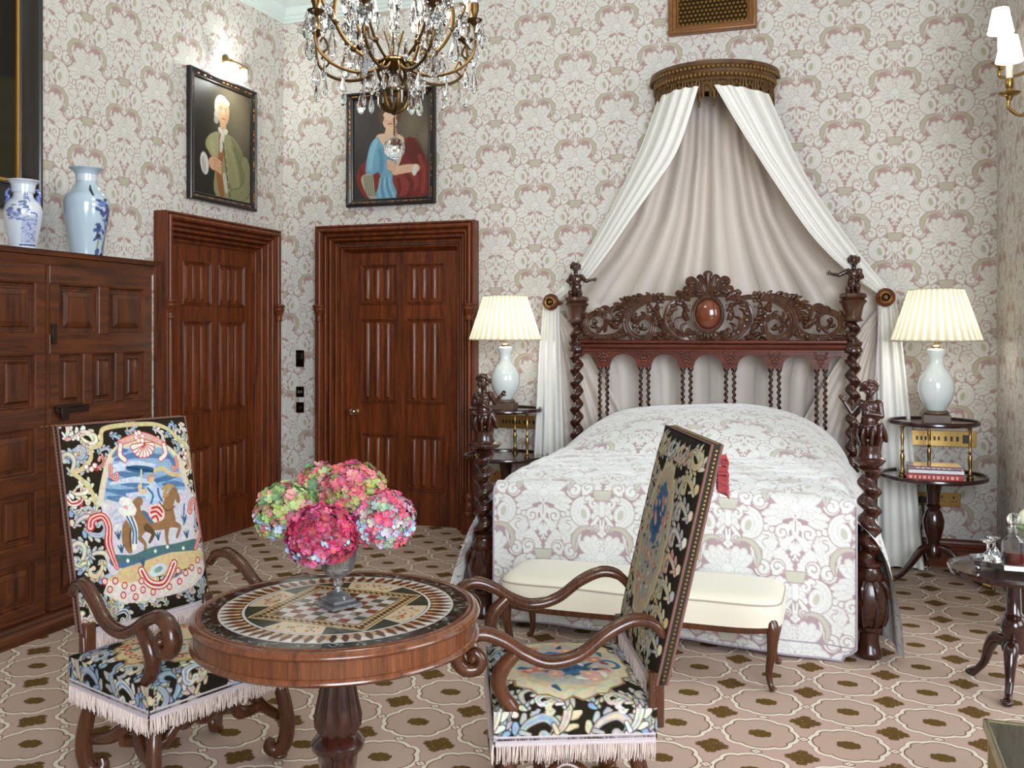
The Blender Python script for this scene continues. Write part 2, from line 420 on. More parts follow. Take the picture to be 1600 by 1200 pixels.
# ------------------------------------------------------------------ materials
def plain(name, col, rough=.5, metal=0, coat=0, spec=.5, bmp=0, bscale=60, var=.0, sheen=0):
    m, nt, b = newmat(name); b.inputs['Roughness'].default_value = rough; b.inputs['Metallic'].default_value = metal
    b.inputs['Coat Weight'].default_value = coat; b.inputs['Coat Roughness'].default_value = .12; b.inputs['Specular IOR Level'].default_value = spec
    b.inputs['Sheen Weight'].default_value = sheen
    v = texco(nt)
    n = noise(nt, v, bscale, 3)
    if var: link(nt, mixc(nt, n, tuple(c * (1 - var) for c in col), tuple(min(1, c * (1 + var)) for c in col)), b.inputs['Base Color'])
    else: b.inputs['Base Color'].default_value = (*col, 1)
    if bmp: link(nt, bump(nt, n, bmp, .003), b.inputs['Normal'])
    return m
def wood(name, dark, light, rough=.32, coat=.35, axis='z', scale=1.0, worn=0):
    m, nt, b = newmat(name)
    sc = {'z': (14, 14, .9), 'x': (.9, 14, 14), 'y': (14, .9, 14)}[axis]
    v = mapping(nt, texco(nt), scale=tuple(q * scale for q in sc))
    n = noise(nt, v, 2.2, 6, .62, .6); f = noise(nt, v, 14, 3, .7)
    g = mapr(n * .75 + f * .25, .32, .68)
    c = mixc(nt, g, dark, light)
    if worn:
        big = mapr(noise(nt, texco(nt), 3.5, 4), .45, .75); c = mixc(nt, big * worn, c, tuple(q * 1.7 for q in light))
    link(nt, c, b.inputs['Base Color'])
    link(nt, mapr(f, .3, .7, rough - .07, rough + .1), b.inputs['Roughness'])
    b.inputs['Coat Weight'].default_value = coat; b.inputs['Coat Roughness'].default_value = .14; b.inputs['Specular IOR Level'].default_value = .35
    link(nt, bump(nt, g + f * .5, .12, .002), b.inputs['Normal'])
    return m
def colmat(name, rough=.8, bmp=0, weave=0, coat=0, sheen=0, spec=.4):
    """takes the pattern stored at the mesh points"""
    m, nt, b = newmat(name)
    a = nt.nodes.new('ShaderNodeAttribute'); a.attribute_name = 'Col'
    c = X(nt, a.outputs['Color'])
    fn = noise(nt, texco(nt), weave or 400, 2)
    if weave: c = mixc(nt, mapr(fn, .3, .7), mixc(nt, 1.0, c, (.80, .80, .80), 'MULTIPLY'), mixc(nt, 1.0, c, (1.12, 1.12, 1.12), 'MULTIPLY'))
    link(nt, c, b.inputs['Base Color']); b.inputs['Roughness'].default_value = rough
    b.inputs['Coat Weight'].default_value = coat; b.inputs['Coat Roughness'].default_value = .08; b.inputs['Sheen Weight'].default_value = sheen
    b.inputs['Specular IOR Level'].default_value = spec
    if bmp: link(nt, bump(nt, X(nt, a.outputs['Fac']) + fn * .2, bmp, .004), b.inputs['Normal'])
    return m
def glass(name, col=(1, 1, 1), ior=1.5, rough=0.0):
    m, nt, b = newmat(name); b.inputs['Transmission Weight'].default_value = 1; b.inputs['Roughness'].default_value = rough
    b.inputs['IOR'].default_value = ior; b.inputs['Base Color'].default_value = (*col, 1)
    return m
def glow(name, col, strength, base=(.9, .9, .85)):
    m, nt, b = newmat(name); b.inputs['Base Color'].default_value = (*base, 1)
    b.inputs['Emission Color'].default_value = (*col, 1); b.inputs['Emission Strength'].default_value = strength
    return m
MAH = wood('mahogany', srgb(42, 14, 4), srgb(128, 62, 26), .38, .15)
MAHX = wood('mahogany_crosswise', srgb(42, 14, 4), srgb(128, 62, 26), .38, .15, 'x')
MAHY = wood('mahogany_lengthwise', srgb(42, 14, 4), srgb(128, 62, 26), .38, .15, 'y')
OAK = wood('old_cabinet_wood', srgb(32, 12, 4), srgb(100, 50, 20), .36, .2, 'z', .8, .1)
OAKY = wood('old_cabinet_wood_lengthwise', srgb(32, 12, 4), srgb(100, 50, 20), .36, .2, 'y', .8, .1)
BEDW = wood('bed_wood', srgb(26, 11, 7), srgb(72, 35, 21), .26, .5)
BEDX = wood('bed_rail_wood', srgb(52, 20, 12), srgb(112, 52, 34), .28, .5, 'x')
CARV = wood('carved_gilded_wood', srgb(40, 21, 13), srgb(94, 57, 37), .34, .35)
WALN = wood('walnut', srgb(54, 28, 15), srgb(92, 52, 30), .26, .4, 'z', .6)
DARKW = wood('dark_table_wood', srgb(26, 10, 7), srgb(60, 26, 18), .18, .8)
ROSE = wood('rosewood_veneer', srgb(62, 28, 12), srgb(124, 70, 38), .2, .7, 'z', 1.4)
BRASS = plain('brass', srgb(160, 130, 78), .28, 1, var=.1)
OLDBR = plain('aged_bronze', srgb(94, 72, 42), .42, 1, var=.3, bscale=30)
SILVER = plain('silver', srgb(205, 205, 205), .15, 1)
def thin_glass(name, tint=(1, 1, 1), gl=.35, rough=.02, white_sparkle=.06):
    """clear cut glass seen through, with bright reflections off its facets"""
    m = bpy.data.materials.new(name); m.use_nodes = True; nt = m.node_tree; nt.nodes.remove(nt.nodes['Principled BSDF']); out = nt.nodes['Material Output']
    t = nt.nodes.new('ShaderNodeBsdfTransparent'); t.inputs[0].default_value = (*tint, 1); g = nt.nodes.new('ShaderNodeBsdfGlossy'); g.inputs['Roughness'].default_value = rough
    r = nt.nodes.new('ShaderNodeBsdfRefraction'); r.inputs['IOR'].default_value = 1.18; r.inputs['Color'].default_value = (*tint, 1)
    lw = nt.nodes.new('ShaderNodeLayerWeight'); lw.inputs[0].default_value = gl; a = nt.nodes.new('ShaderNodeMixShader'); a.inputs[0].default_value = .5; nt.links.new(t.outputs[0], a.inputs[1]); nt.links.new(r.outputs[0], a.inputs[2])
    b = nt.nodes.new('ShaderNodeMixShader'); nt.links.new(lw.outputs['Fresnel'], b.inputs[0]); nt.links.new(a.outputs[0], b.inputs[1]); nt.links.new(g.outputs[0], b.inputs[2]); d = nt.nodes.new('ShaderNodeBsdfDiffuse'); d.inputs[0].default_value = (.95, .95, 1, 1); c = nt.nodes.new('ShaderNodeMixShader'); c.inputs[0].default_value = white_sparkle  # white diffuse share brightens the clear glass in place of sparkle
    nt.links.new(b.outputs[0], c.inputs[1]); nt.links.new(d.outputs[0], c.inputs[2]); nt.links.new(c.outputs[0], out.inputs[0])
    return m
GLASS = thin_glass('clear_glass'); CRYST = glass('crystal', (1, 1, 1), 1.52); SPARK = thin_glass('chandelier_crystal', (.98, .99, 1), .42, .12, .20)
FRINGE = plain('cream_fringe', srgb(214, 196, 188), .9, bmp=.3, bscale=300, var=.12)
CREAM = plain('cream_silk', srgb(218, 210, 190), .7, var=.03, bmp=.05, bscale=300, sheen=.3)
BLACK = plain('black_paint', srgb(18, 15, 13), .3, coat=.3)
# ------------------------------------------------------------------ the room
WX0, WX1, WY1, CZ = -4.30, .94, 6.70, 4.20
DG, DW, DGR, DL = srgb(168, 141, 136), srgb(209, 207, 200), srgb(174, 170, 146), srgb(188, 174, 169)
TILE = damask_tile(DG, DW, DGR, DL)
PAPER = colmat('damask_wallpaper', .75, .15, spec=.3)
def wall(name, a, b, keep=None, step=.005):
    """wallpaper on a wall from point a to point b (plan), floor to cornice"""
    L = math.hypot(b[0] - a[0], b[1] - a[1]); nu, nv = int(L / step), int(CZ / step)
    return tag(surf(name, nu, nv, lambda U, V: (a[0] + (b[0] - a[0]) * U, a[1] + (b[1] - a[1]) * U, V * CZ), PAPER,
                    col=lambda U, V: damask_at(TILE, U * L + (a[0] - .338 if a[1] == b[1] else (a[1] - 4.88 if b[1] > a[1] else .1)), V * CZ - (3.084 if a[1] == b[1] else 2.785)), keep=keep, smooth_=False), kind='structure')
D2X, D2H, D1Y, D1H, DW2 = -3.267, 2.357, 5.833, 2.32, 1.357
Lb = WX1 - WX0
wall('wall_back', (WX0, WY1), (WX1, WY1), lambda U, V: ~((abs(U * Lb + WX0 - D2X) < .56) & (V * CZ < 2.2)))
wall('wall_left', (WX0, 2.2), (WX0, WY1), lambda U, V: ~((abs(U * 4.5 + 2.2 - D1Y) < .56) & (V * CZ < 2.17)))
wall('wall_right', (WX1, WY1), (WX1, 5.15), step=.007)
plainw = plain('pale_plaster', srgb(222, 220, 214), .8, bmp=.05)
tag(MB().box((WX1 + 1.30, 5.115, CZ / 2 + .1), (2.6, .06, CZ + .2)).build('wall_window_side', plainw, sm=False), kind='structure')
def carpet():
    m, nt, b = newmat('patterned_carpet')
    x, y, _ = sep(nt, texco(nt))
    PX, PY = .3145, .3225
    def fold(o, p, s): q = (o - p) / s; return (q - mth(nt, 'ROUND', q)) * s
    fx, fy = fold(x, .029, PX), fold(y, 4.312, PY)
    ax, ay = fabs(fx), fabs(fy); hi, lo = mx(ax, ay), mn(ax, ay)
    q = comb(nt, hi, lo)
    d = vmth(nt, 'DISTANCE', q, (.052, 0, 0), out=1) - .085        # four lobes
    d = mn(d, vmth(nt, 'DISTANCE', q, (.068, .068, 0), out=1) - .045)
    nz = noise(nt, None, 60, 2); nf = noise(nt, texco(nt), 420, 2); big = noise(nt, texco(nt), 1.6, 2)
    ground = mixc(nt, mapr(d, -.002, .002), srgb(184, 158, 142), srgb(188, 160, 146))
    c = mixc(nt, mapr(fabs(d + .0015) , .0125, .0105), ground, srgb(116, 82, 60))
    c = mixc(nt, mapr(fabs(d) , .0088, .0068), c, srgb(226, 214, 194))
    gx, gy = fabs(fold(x, .029 + PX / 2, PX)), fabs(fold(y, 4.312 + PY / 2, PY))
    # brown lozenge of small flowers between the medallions
    loz = gx * 1.0 + gy * .95
    v1 = vor(nt, texco(nt), 62, 'F1', rnd=.6)
    an0 = mth(nt, 'ARCTAN2', gy, gx); sc0 = fabs(fsin(an0 * 6.0)) * .012; v2 = vor(nt, texco(nt), 95, 'F1', rnd=.8)
    leafm = mn(mapr(loz - sc0 + v2 * .014, .068, .062), mapr(gx * gy * 1000.0, 1.3, 1.0))
    c = mixc(nt, leafm, c, mixc(nt, mapr(v2, .16, .34), srgb(150, 122, 76), srgb(98, 72, 32)))
    # small cluster in the medallion
    cl = mx(ax * .8, ay) + mn(ax, ay) * .4
    c = mixc(nt, mapr(cl - fabs(fsin(mth(nt, 'ARCTAN2', fy, fx) * 4.0)) * .006, .034, .031), c, mixc(nt, mapr(v1, .10, .2), srgb(158, 130, 82), srgb(98, 74, 32)))
    # little cream flowers where medallions meet
    for (a, e) in ((gx, ay), (ax, gy)):
        r = vmth(nt, 'LENGTH', comb(nt, a, e), out=1)
        an = mth(nt, 'ARCTAN2', e, a)
        pet = r - (fabs(mth(nt, 'COSINE', an * 2.0)) * .006 + .0105)
        c = mixc(nt, mapr(pet, .006, .004), c, srgb(128, 92, 70))
        c = mixc(nt, mapr(pet, .001, -.001), c, srgb(222, 206, 190))
        c = mixc(nt, mapr(r, .005, .003), c, srgb(160, 120, 100))
    c = mixc(nt, 1.0, c, mixc(nt, mapr(nf, .3, .7), (.84, .84, .84), (1.1, 1.1, 1.1)), 'MULTIPLY')
    link(nt, c, b.inputs['Base Color']); b.inputs['Roughness'].default_value = .95; b.inputs['Specular IOR Level'].default_value = .15
    link(nt, bump(nt, nf + v1 * .2, .35, .004), b.inputs['Normal'])
    return m
tag(MB().box((-1.2, 2.6, -.05), (8.2, 9.2, .1)).build('floor', carpet(), sm=False), kind='structure')
CEIL = plain('ceiling_paint', srgb(206, 216, 212), .8)
tag(MB().box((-1.68, 3.75, 4.42), (5.3, 6.0, .08)).build('ceiling', CEIL, sm=False), kind='structure')
# cornice
cp = [(0, 4.03), (.012, 4.03), (.015, 4.05), (.03, 4.055), (.035, 4.075), (.05, 4.085), (.07, 4.12), (.075, 4.135), (.12, 4.15), (.16, 4.18), (.18, 4.22), (.185, 4.24), (.26, 4.25), (.27, 4.27), (.33, 4.28), (.36, 4.33), (.37, 4.385)]
m = MB(); P3 = []
for d, z in cp: P3.append([(WX0 + d, 2.2, z), (WX0 + d, WY1 - d, z), (WX1 + .6, WY1 - d, z)])
for i in range(len(P3) - 1): m.strip(P3[i], P3[i + 1])
tag(m.build('trim_2', CEIL, ang=25), kind='structure')
# skirting
sk = [(.03, 0), (.03, .11), (.036, .115), (.036, .125), (.022, .135), (.022, .15), (.028, .155), (.026, .168), (.012, .178), (0, .18)]
def skirting(name, a, b, n):
    m = MB()
    for i in range(len(sk) - 1):
        A, B = [], []
        for (d, z), L in ((sk[i], A), (sk[i + 1], B)):
            L += [(a[0] + n[0] * d, a[1] + n[1] * d, z), (b[0] + n[0] * d, b[1] + n[1] * d, z)]
        m.strip(A, B)
    tag(m.build(name, MAHX, ang=30), kind='structure')
skirting('baseboard_back', (D2X + DW2 / 2, WY1), (WX1, WY1), (0, -1))
skirting('baseboard_corner', (WX0, WY1), (D2X - DW2 / 2, WY1), (0, -1))
skirting('baseboard_left', (WX0, 2.2), (WX0, D1Y - DW2 / 2), (1, 0))
skirting('baseboard_right', (WX1, WY1), (WX1, 5.15), (-1, 0))
# ------------------------------------------------------------------ doors
def bead(o0, o1, d, h, n=6):
    return [(o0 + (o1 - o0) * (1 - math.cos(PI * k / n)) / 2, d + h * math.sin(PI * k / n)) for k in range(n + 1)]
FPROF = [(0, 0), (0, .10)] + bead(.004, .016, .10, .006) + [(.018, .092)] + bead(.02, .056, .092, .026, 10) + [(.058, .086), (.062, .07)] + bead(.066, .088, .07, .014, 8) + \
        [(.090, .064), (.094, .045)] + bead(.097, .121, .045, .018, 8) + [(.123, .035), (.128, .012)] + bead(.131, .153, .012, .016, 8) + [(.156, 0), (.162, -.02)] + bead(.166, .184, -.02, .012, 6) + [(.186, -.03)]
def door(name, W, H, leafd, knob, loc, rz):
    root = thing(name, None, None, loc, rz); root['kind'] = 'structure'
    pr = FPROF + [(.200, -leafd * .5 - .02), (.210, -leafd - .005)]
    m = MB(); st = []
    for o, d in pr: st.append([(-W / 2 + o, -d, 0), (-W / 2 + o, -d, H - o), (W / 2 - o, -d, H - o), (W / 2 - o, -d, 0)])
    for i in range(len(st) - 1): m.strip(st[i], st[i + 1])
    m.build('door_frame', MAH, root, ang=35)
    for sx in (-1, 1):
        c = (sx * (W / 2 - .038), -.102, 0)
        MB().lathe([(.026, 1.60), (.030, 1.605), (.030, 1.615), (.026, 1.62), (.026, 1.645), (.034, 1.66), (.042, 1.685), (.046, 1.69), (.046, 1.70), (.042, 1.705), (.050, 1.715), (.050, 1.728), (.03, 1.735)], c, 24).build('capital', MAH, root)
        MB().box((c[0], c[1] + .02, .07), (.105, .11, .14), bev=.006).lathe([(.048, .14), (.050, .15), (.048, .165), (.038, .175), (.044, .20), (.044, .23), (.036, .245), (.040, .26), (.042, .285), (.036, .30), (.028, .31)], c, 24).build('column_base', MAH, root, ang=35)
    lw, lh = W - .42, H - .21
    y = leafd
    leaf = MB().box((0, y + .025, lh / 2), (lw + .02, .05, lh)).build('door_leaf', MAH, root, sm=False)
    k = lh / 2.147
    for z0, z1 in ((1.735 * k, 2.055 * k), (.955 * k, 1.625 * k), (.27 * k, .71 * k)):
        for sx in (-1, 1):
            cx = sx * .202 * lw / .937; pw = .325 * lw / .937
            m = MB(); fr = [(0, 0), (0, .010)] + bead(.002, .012, .010, .006) + [(.013, .008)] + bead(.015, .024, .006, .005) + [(.026, 0), (.03, -.012)]; st = []
            for o, d in fr:
                a, e = pw / 2 - o, (z1 - z0) / 2 - o; zc = (z0 + z1) / 2
                st.append([(cx - a, y - d, zc - e), (cx - a, y - d, zc + e), (cx + a, y - d, zc + e), (cx + a, y - d, zc - e), (cx - a, y - d, zc - e)])
            for i in range(len(st) - 1): m.strip(st[i], st[i + 1])
            # folded linen: three pairs of rounded pleats
            a, e = pw / 2 - .03, (z1 - z0) / 2 - .03; n = 72; A, B, A2, B2 = [], [], [], []
            for i in range(n + 1):
                t = i / n; x = cx - a + 2 * a * t
                f = (t * 3.0) % 1.0
                d = .016 * (max(0, math.sin(PI * min(1, f / .55))) ** .6 if f < .55 else .35 * math.sin(PI * (f - .55) / .45)) - .004
                A.append((x, y - d, (z0 + z1) / 2 - e + .018)); B.append((x, y - d, (z0 + z1) / 2 + e - .018))
                A2.append((x, y + .004, (z0 + z1) / 2 - e - .004)); B2.append((x, y + .004, (z0 + z1) / 2 + e + .004))
            m.strip(A, B); m.strip(B, B2); m.strip(A2, A)
            m.build('door_panel', MAH, leaf, ang=30)
    if knob:
        kx, kz = knob
        kn = MB(); kn.lathe([(.0, -.026), (.016, -.024), (.026, -.012), (.029, 0), (.026, .012), (.016, .024), (0, .026)], (0, 0, 0), 10)
        kn.xf(Matrix.Translation((kx, y - .055, kz)) @ Matrix.Rotation(PI / 2, 4, 'X')); k_ = kn.build('door_knob', CRYST, leaf, sm=False)
        q = MB(); q.lathe([(0, 0), (.026, 0), (.026, .006), (.012, .012), (.010, .03), (.014, .034)], (0, 0, 0), 24); q.xf(Matrix.Translation((kx, y, kz)) @ Matrix.Rotation(PI / 2, 4, 'X')); q.build('knob_rose', BRASS, leaf)
    for zz in (.25, lh - .25):
        pass
    return root
door('door_1', 1.36, D1H, .03, None, (WX0, D1Y, 0), PI / 2)
door('door_2', 1.357, D2H, .08, (-.405, .88), (D2X, WY1, 0), 0)
# back of the door openings
tag(MB().box((D2X, WY1 + .2, 1.15), (1.5, .04, 2.4)).build('trim_3', MAH, sm=False), kind='structure')
tag(MB().box((WX0 - .2, D1Y, 1.15), (.04, 1.5, 2.4)).build('trim_4', MAH, sm=False), kind='structure')
# ------------------------------------------------------------------ switches, sockets, vent
def plate(name, label, cat, x, z, w, h, keys, group=None, y=WY1, face=None):
    t = thing(name, label, cat, (x, y, z), 0, group)
    MB().box((0, -.004, 0), (w, .008, h), bev=.002).build('face_plate', face or BRASS, t, ang=30)
    for kx, kz, kw, kh, mat in keys: MB().box((kx, -.011, kz), (kw, .008, kh), bev=.002).build('rocker' if mat is not BLACK or kw > .01 else 'pin_hole', mat, t, ang=30)
    return t
MIDB = plain('dull_brass', srgb(128, 102, 60), .3, 1, var=.3, bscale=12)
DKB = plain('dark_bronze', srgb(70, 50, 30), .3, 1, var=.1)
plate('wall_panel', 'tall dark bronze control plate on the wallpaper between the two doors', 'control panel', -4.16 + .02, 1.302, .075, .135, [(0, .02, .045, .05, BLACK)], face=DKB)
plate('light_switch', 'upper of two small dark square switches between the doors', 'switch', -4.14, 1.032, .072, .085, [(-.012, 0, .012, .022, SILVER), (.012, 0, .012, .022, SILVER)], 'small switches between the doors', face=DKB)
plate('light_switch', 'lower of two small dark square switches between the doors', 'switch', -4.14, .905, .072, .085, [(0, 0, .03, .03, BLACK)], 'small switches between the doors', face=DKB)
def hole(x, z, w=.007, h=.02): return (x, z, w, h, BLACK)
k = []
for i in range(6): k.append((-.15 + i * .026, .0, .012, .026, BLACK))
for i in range(3): k.append((.02 + i * .035, .0, .014, .03, BLACK))
k.append((.145, 0, .05, .055, BLACK))
plate('switch_panel', 'long brass switch panel behind the table with the stack of books', 'switch', .622, .825, .40, .10, k)
plate('switch_panel', 'long brass switch panel behind the bedside table nearest the doors', 'switch', -2.24, .845, .44, .10, k)
for x, lb in ((.47, 'brass double socket with two dark plugs and cables under the right bedside table'), (.655, 'empty brass double socket low on the wall right of the pedestal')):
    t = plate('power_socket', lb, 'socket', x, .43, .148, .09, [hole(-.035, .018), hole(-.045, -.008, .012, .006), hole(-.022, -.008, .012, .006), hole(.035, .018), hole(.025, -.008, .012, .006), hole(.048, -.008, .012, .006)], 'brass sockets by the right bedside table', face=MIDB)
    if x < .5:
        for px in (-.035, .035):
            MB().box((px, -.028, -.002), (.045, .028, .045), bev=.006).build('plug', BLACK, t)
            MB().tube(smooth([(px, -.03, -.03), (px + .01, -.03, -.12), (px - .01, -.035, -.22), (px + .02, -.08, -.35), (px + .03, -.1, -.42)], 6), .004, 8).build('cable', BLACK, t)
plate('power_socket', 'brass socket low on the wall beside the left bedside table leg', 'socket', -2.42, .43, .148, .09, [hole(-.035, .018), hole(.035, .018)])
vt = thing('air_vent', 'wooden framed air vent with brass grille high above the bed crown', 'vent', (-.842, WY1, 3.60))
m = MB(); fr = [(0, 0), (0, .04)] + bead(.003, .03, .04, .01) + [(.032, .03), (.05, .028), (.055, .012)] + bead(.056, .066, .012, .006) + [(.07, .005)]; st = []
for o, d in fr:
    a = .302 - o; st.append([(-a, -d, o), (-a, -d, .5 - o), (a, -d, .5 - o), (a, -d, o), (-a, -d, o)])
for i in range(len(st) - 1): m.strip(st[i], st[i + 1])
m.build('vent_frame', wood('vent_wood', srgb(98, 58, 26), srgb(146, 96, 48), .4, .2, 'x'), vt, ang=30)
MB().box((0, -.001, .25), (.5, .002, .4)).build('vent_backing', BLACK, vt, sm=False)
m = MB()
for r in range(13):
    for c in range(17):
        x = -.232 + c * .029 + (r % 2) * .0145; z = .075 + r * .029
        if abs(x) > .235: continue
        m.lathe([(.016, 0), (.013, .006), (.010, .002)], (0, 0, 0), 10); m.xf(Matrix.Translation((x, -.004, z)) @ Matrix.Rotation(PI / 2, 4, 'X'), len(m.v) - 30)
m.build('grille', plain('old_brass', srgb(120, 92, 50), .4, 1), vt)
# ------------------------------------------------------------------ the carved bed
BX, HY, FY = -.83, 6.38, 4.70
def carve_stroke(m, pts, r, k, ox, oz, y, mir=1, frond=0, side=1, fl=.055, n=6):
    """a carved scroll in relief, with leaf fronds along one side"""
    P = smooth([(mir * p[0] * k, 0, p[1] * k) for p in pts], n)
    P = [(ox + p[0], y - .006 * math.sin(i * .35), oz + p[2]) for i, p in enumerate(P)]
    r = [q * 2.0 for q in (r if np.ndim(r) else [r, r])]
    m.tube(P, r, 8, .8, up=(0, 1, 0))
    for o in (-.55, .55):
        Q = []
        for i, p in enumerate(P):
            t = (Vector(P[min(i + 1, len(P) - 1)]) - Vector(P[max(i - 1, 0)])).normalized(); nn = Vector((-t.z, 0, t.x)); rr = float(np.interp(i / max(1, len(P) - 1), np.linspace(0, 1, len(r)), r))
            Q.append(Vector(p) + nn * o * rr + Vector((0, -rr * .62, 0)))
        m.tube(Q, [q * .36 for q in r], 6, 1, up=(0, 1, 0))
    if frond:
        L = len(P)
        for j in range(frond):
            i = int((j + .5) / frond * (L - 3)) + 1
            t = (Vector(P[min(i + 2, L - 1)]) - Vector(P[i - 1])).normalized(); nn = Vector((-t.z, 0, t.x)) * side * mir
            a = Vector(P[i]); s_ = fl * (.75 + .45 * math.sin(PI * (j + .5) / frond))
            b = a + nn * s_ * .5 + t * s_ * .25 + Vector((0, -.016, 0)); c = a + nn * s_ * .8 + t * s_ * .7 + Vector((0, -.006, 0))
            m.tube(smooth([a, b, c], 4), [.016, .021, .017, .007], 7, .7, up=(0, 1, 0))
bed = thing('four_post_bed', 'carved dark wood bed with barley-twist posts and arched spindle headboard', 'bed', (BX, 5.5, 0))
def W(o): o.matrix_parent_inverse = Matrix.Translation((-BX, -5.5, 0)); return o
def head_face(m, c, s, turn=0, curls=16, seed=1):
    """a child's head with face and curly hair; looks to -y turned by turn"""
    R = Matrix.Rotation(turn, 3, 'Z'); rr = random.Random(seed)
    def at(x, y, z): v = R @ Vector((x, y, z)); return (c[0] + v.x * s, c[1] + v.y * s, c[2] + v.z * s)
    e = lambda p, r: m.ell(at(*p), tuple(q * s for q in r), R, 12, 8)
    e((0, 0, .1), (.82, .9, .95)); e((0, -.25, -.35), (.62, .62, .55))
    e((.36, -.6, -.32), (.28, .26, .26)); e((-.36, -.6, -.32), (.28, .26, .26)); e((0, -.72, -.74), (.22, .2, .16))
    e((0, -.92, -.16), (.13, .2, .16)); e((0, -.82, .08), (.09, .12, .2)); e((0, -.86, -.46), (.2, .1, .05)); e((0, -.84, -.56), (.16, .1, .05))
    e((.32, -.76, .28), (.26, .14, .07)); e((-.32, -.76, .28), (.26, .14, .07))
    e((.3, -.78, .08), (.13, .1, .08)); e((-.3, -.78, .08), (.13, .1, .08))
    e((.84, 0, -.1), (.12, .22, .26)); e((-.84, 0, -.1), (.12, .22, .26))
    for i in range(curls * 2):
        a = rr.uniform(0, 2 * PI); b = rr.uniform(.05, 1.0); z = .25 + .75 * b; q = math.sqrt(max(0, 1.05 - (z - .1) ** 2)) if z < 1.05 else .2
        x, y = q * math.cos(a) * .95, q * math.sin(a) * .95
        if y < -.55 and z < .62: continue
        e((x, y, z), (.26, .26, .22))
    for i in range(10):
        a = PI * i / 9; e((.92 * math.cos(a), .2 + .7 * math.sin(a), .1 + rr.uniform(-.3, .2)), (.24, .24, .24))
def hand(m, p, d, s):
    """palm and five fingers at p, pointing along d"""
    d = Vector(d).normalized(); sd = d.cross(Vector((0, 1, 0))); sd = sd.normalized() if sd.length > .1 else Vector((1, 0, 0)); p = Vector(p)
    m.tube([p, p + d * .022 * s], [.010 * s, .013 * s], 8, .7)
    for k, (o, L) in enumerate(((-.010, .016), (-.0035, .020), (.003, .019), (.009, .015))):
        a = p + d * .020 * s + sd * o * s; m.tube([a, a + d * L * s * .6, a + d * L * s + Vector((0, -.004 * s, 0))], [.0040 * s, .0036 * s, .0028 * s], 6)
    a = p + d * .008 * s - sd * .010 * s; m.tube([a, a + (d - sd * .9) * .010 * s, a + (d * 1.3 - sd) * .015 * s], [.0042 * s, .0036 * s, .003 * s], 6)
def putto(name, loc, arms, turn=0, seated=True, lean=0, s=1.0, parent=None, seed=1):
    """a carved child figure; arms: list of 3-point chains (shoulder, elbow, wrist) as offsets"""
    m = MB(); T = lambda x, y, z: (x * s, y * s, z * s)
    m.ell(T(0, 0, .045), T(.046, .042, .045)); m.ell(T(0, -.004, .085), T(.040, .034, .045)); m.ell(T(lean * .5, -.008, .115), T(.036, .030, .034)); m.ell(T(lean, 0, .150), T(.043, .030, .036))
    m.ell(T(lean - .038, 0, .170), T(.019, .019, .018)); m.ell(T(lean + .038, 0, .170), T(.019, .019, .018))
    m.tube([T(lean, 0, .17), T(lean * 1.1, -.002, .205)], .016 * s, 10)
    head_face(m, T(lean * 1.25, -.006, .236), .038 * s, turn, 14, seed)
    for sh, el, wr in arms:
        m.tube(smooth([T(*sh), T(*el)], 3), [.017 * s, .0145 * s], 10); m.tube(smooth([T(*el), T(*wr)], 3), [.0145 * s, .0095 * s], 10)
        m.ell(T(*el), .0145 * s); m.ell(T(*sh), .018 * s)
        hand(m, T(*wr), Vector(wr) - Vector(el), s * .9)
    if seated:
        for sx in (-1, 1):
            k = (sx * .030, -.062, .045 + (.018 if sx > 0 else 0)); a = (sx * .034, -.058, -.02 + (.03 if sx > 0 else 0))
            m.tube([T(sx * .024, -.01, .04), T(*k)], [.027 * s, .021 * s], 10); m.ell(T(*k), .021 * s); m.tube([T(*k), T(*a)], [.019 * s, .011 * s], 10); m.ell(T(a[0], a[1] - .012, a[2] - .004), T(.010, .02, .009))
    else:
        for i in range(9):     # leaves the figure grows out of
            a = 2 * PI * i / 9
            m.tube(smooth([T(.030 * math.cos(a), .030 * math.sin(a), -.035), T(.052 * math.cos(a), .052 * math.sin(a), .02), T(.050 * math.cos(a + .1), .050 * math.sin(a + .1), .058), T(.064 * math.cos(a + .15), .064 * math.sin(a + .15), .064)], 4), [.017 * s, .02 * s, .013 * s, .006 * s], 8, .5)
        m.tube(smooth([T(.045, -.02, .075), T(.066, -.01, .03), T(.075, 0, -.01)], 4), [.016 * s, .014 * s, .008 * s], 8)
        m.tube(smooth([T(-.045, -.02, .075), T(-.066, -.01, .03), T(-.070, 0, -.02)], 4), [.016 * s, .014 * s, .008 * s], 8)
    # sash over the chest
    m.tube(smooth([T(lean - .045, -.014, .165), T(lean * .6, -.036, .125), T(.042, -.018, .095)], 5), .009 * s, 8)
    o = m.build(name, BEDW, parent); o.location = loc
    o.matrix_parent_inverse = Matrix.Translation((-BX, -5.5, 0))
    md = o.modifiers.new('carve', 'REMESH'); md.mode = 'VOXEL'; md.voxel_size = .0032 * s; md.use_smooth_shade = True
    return o
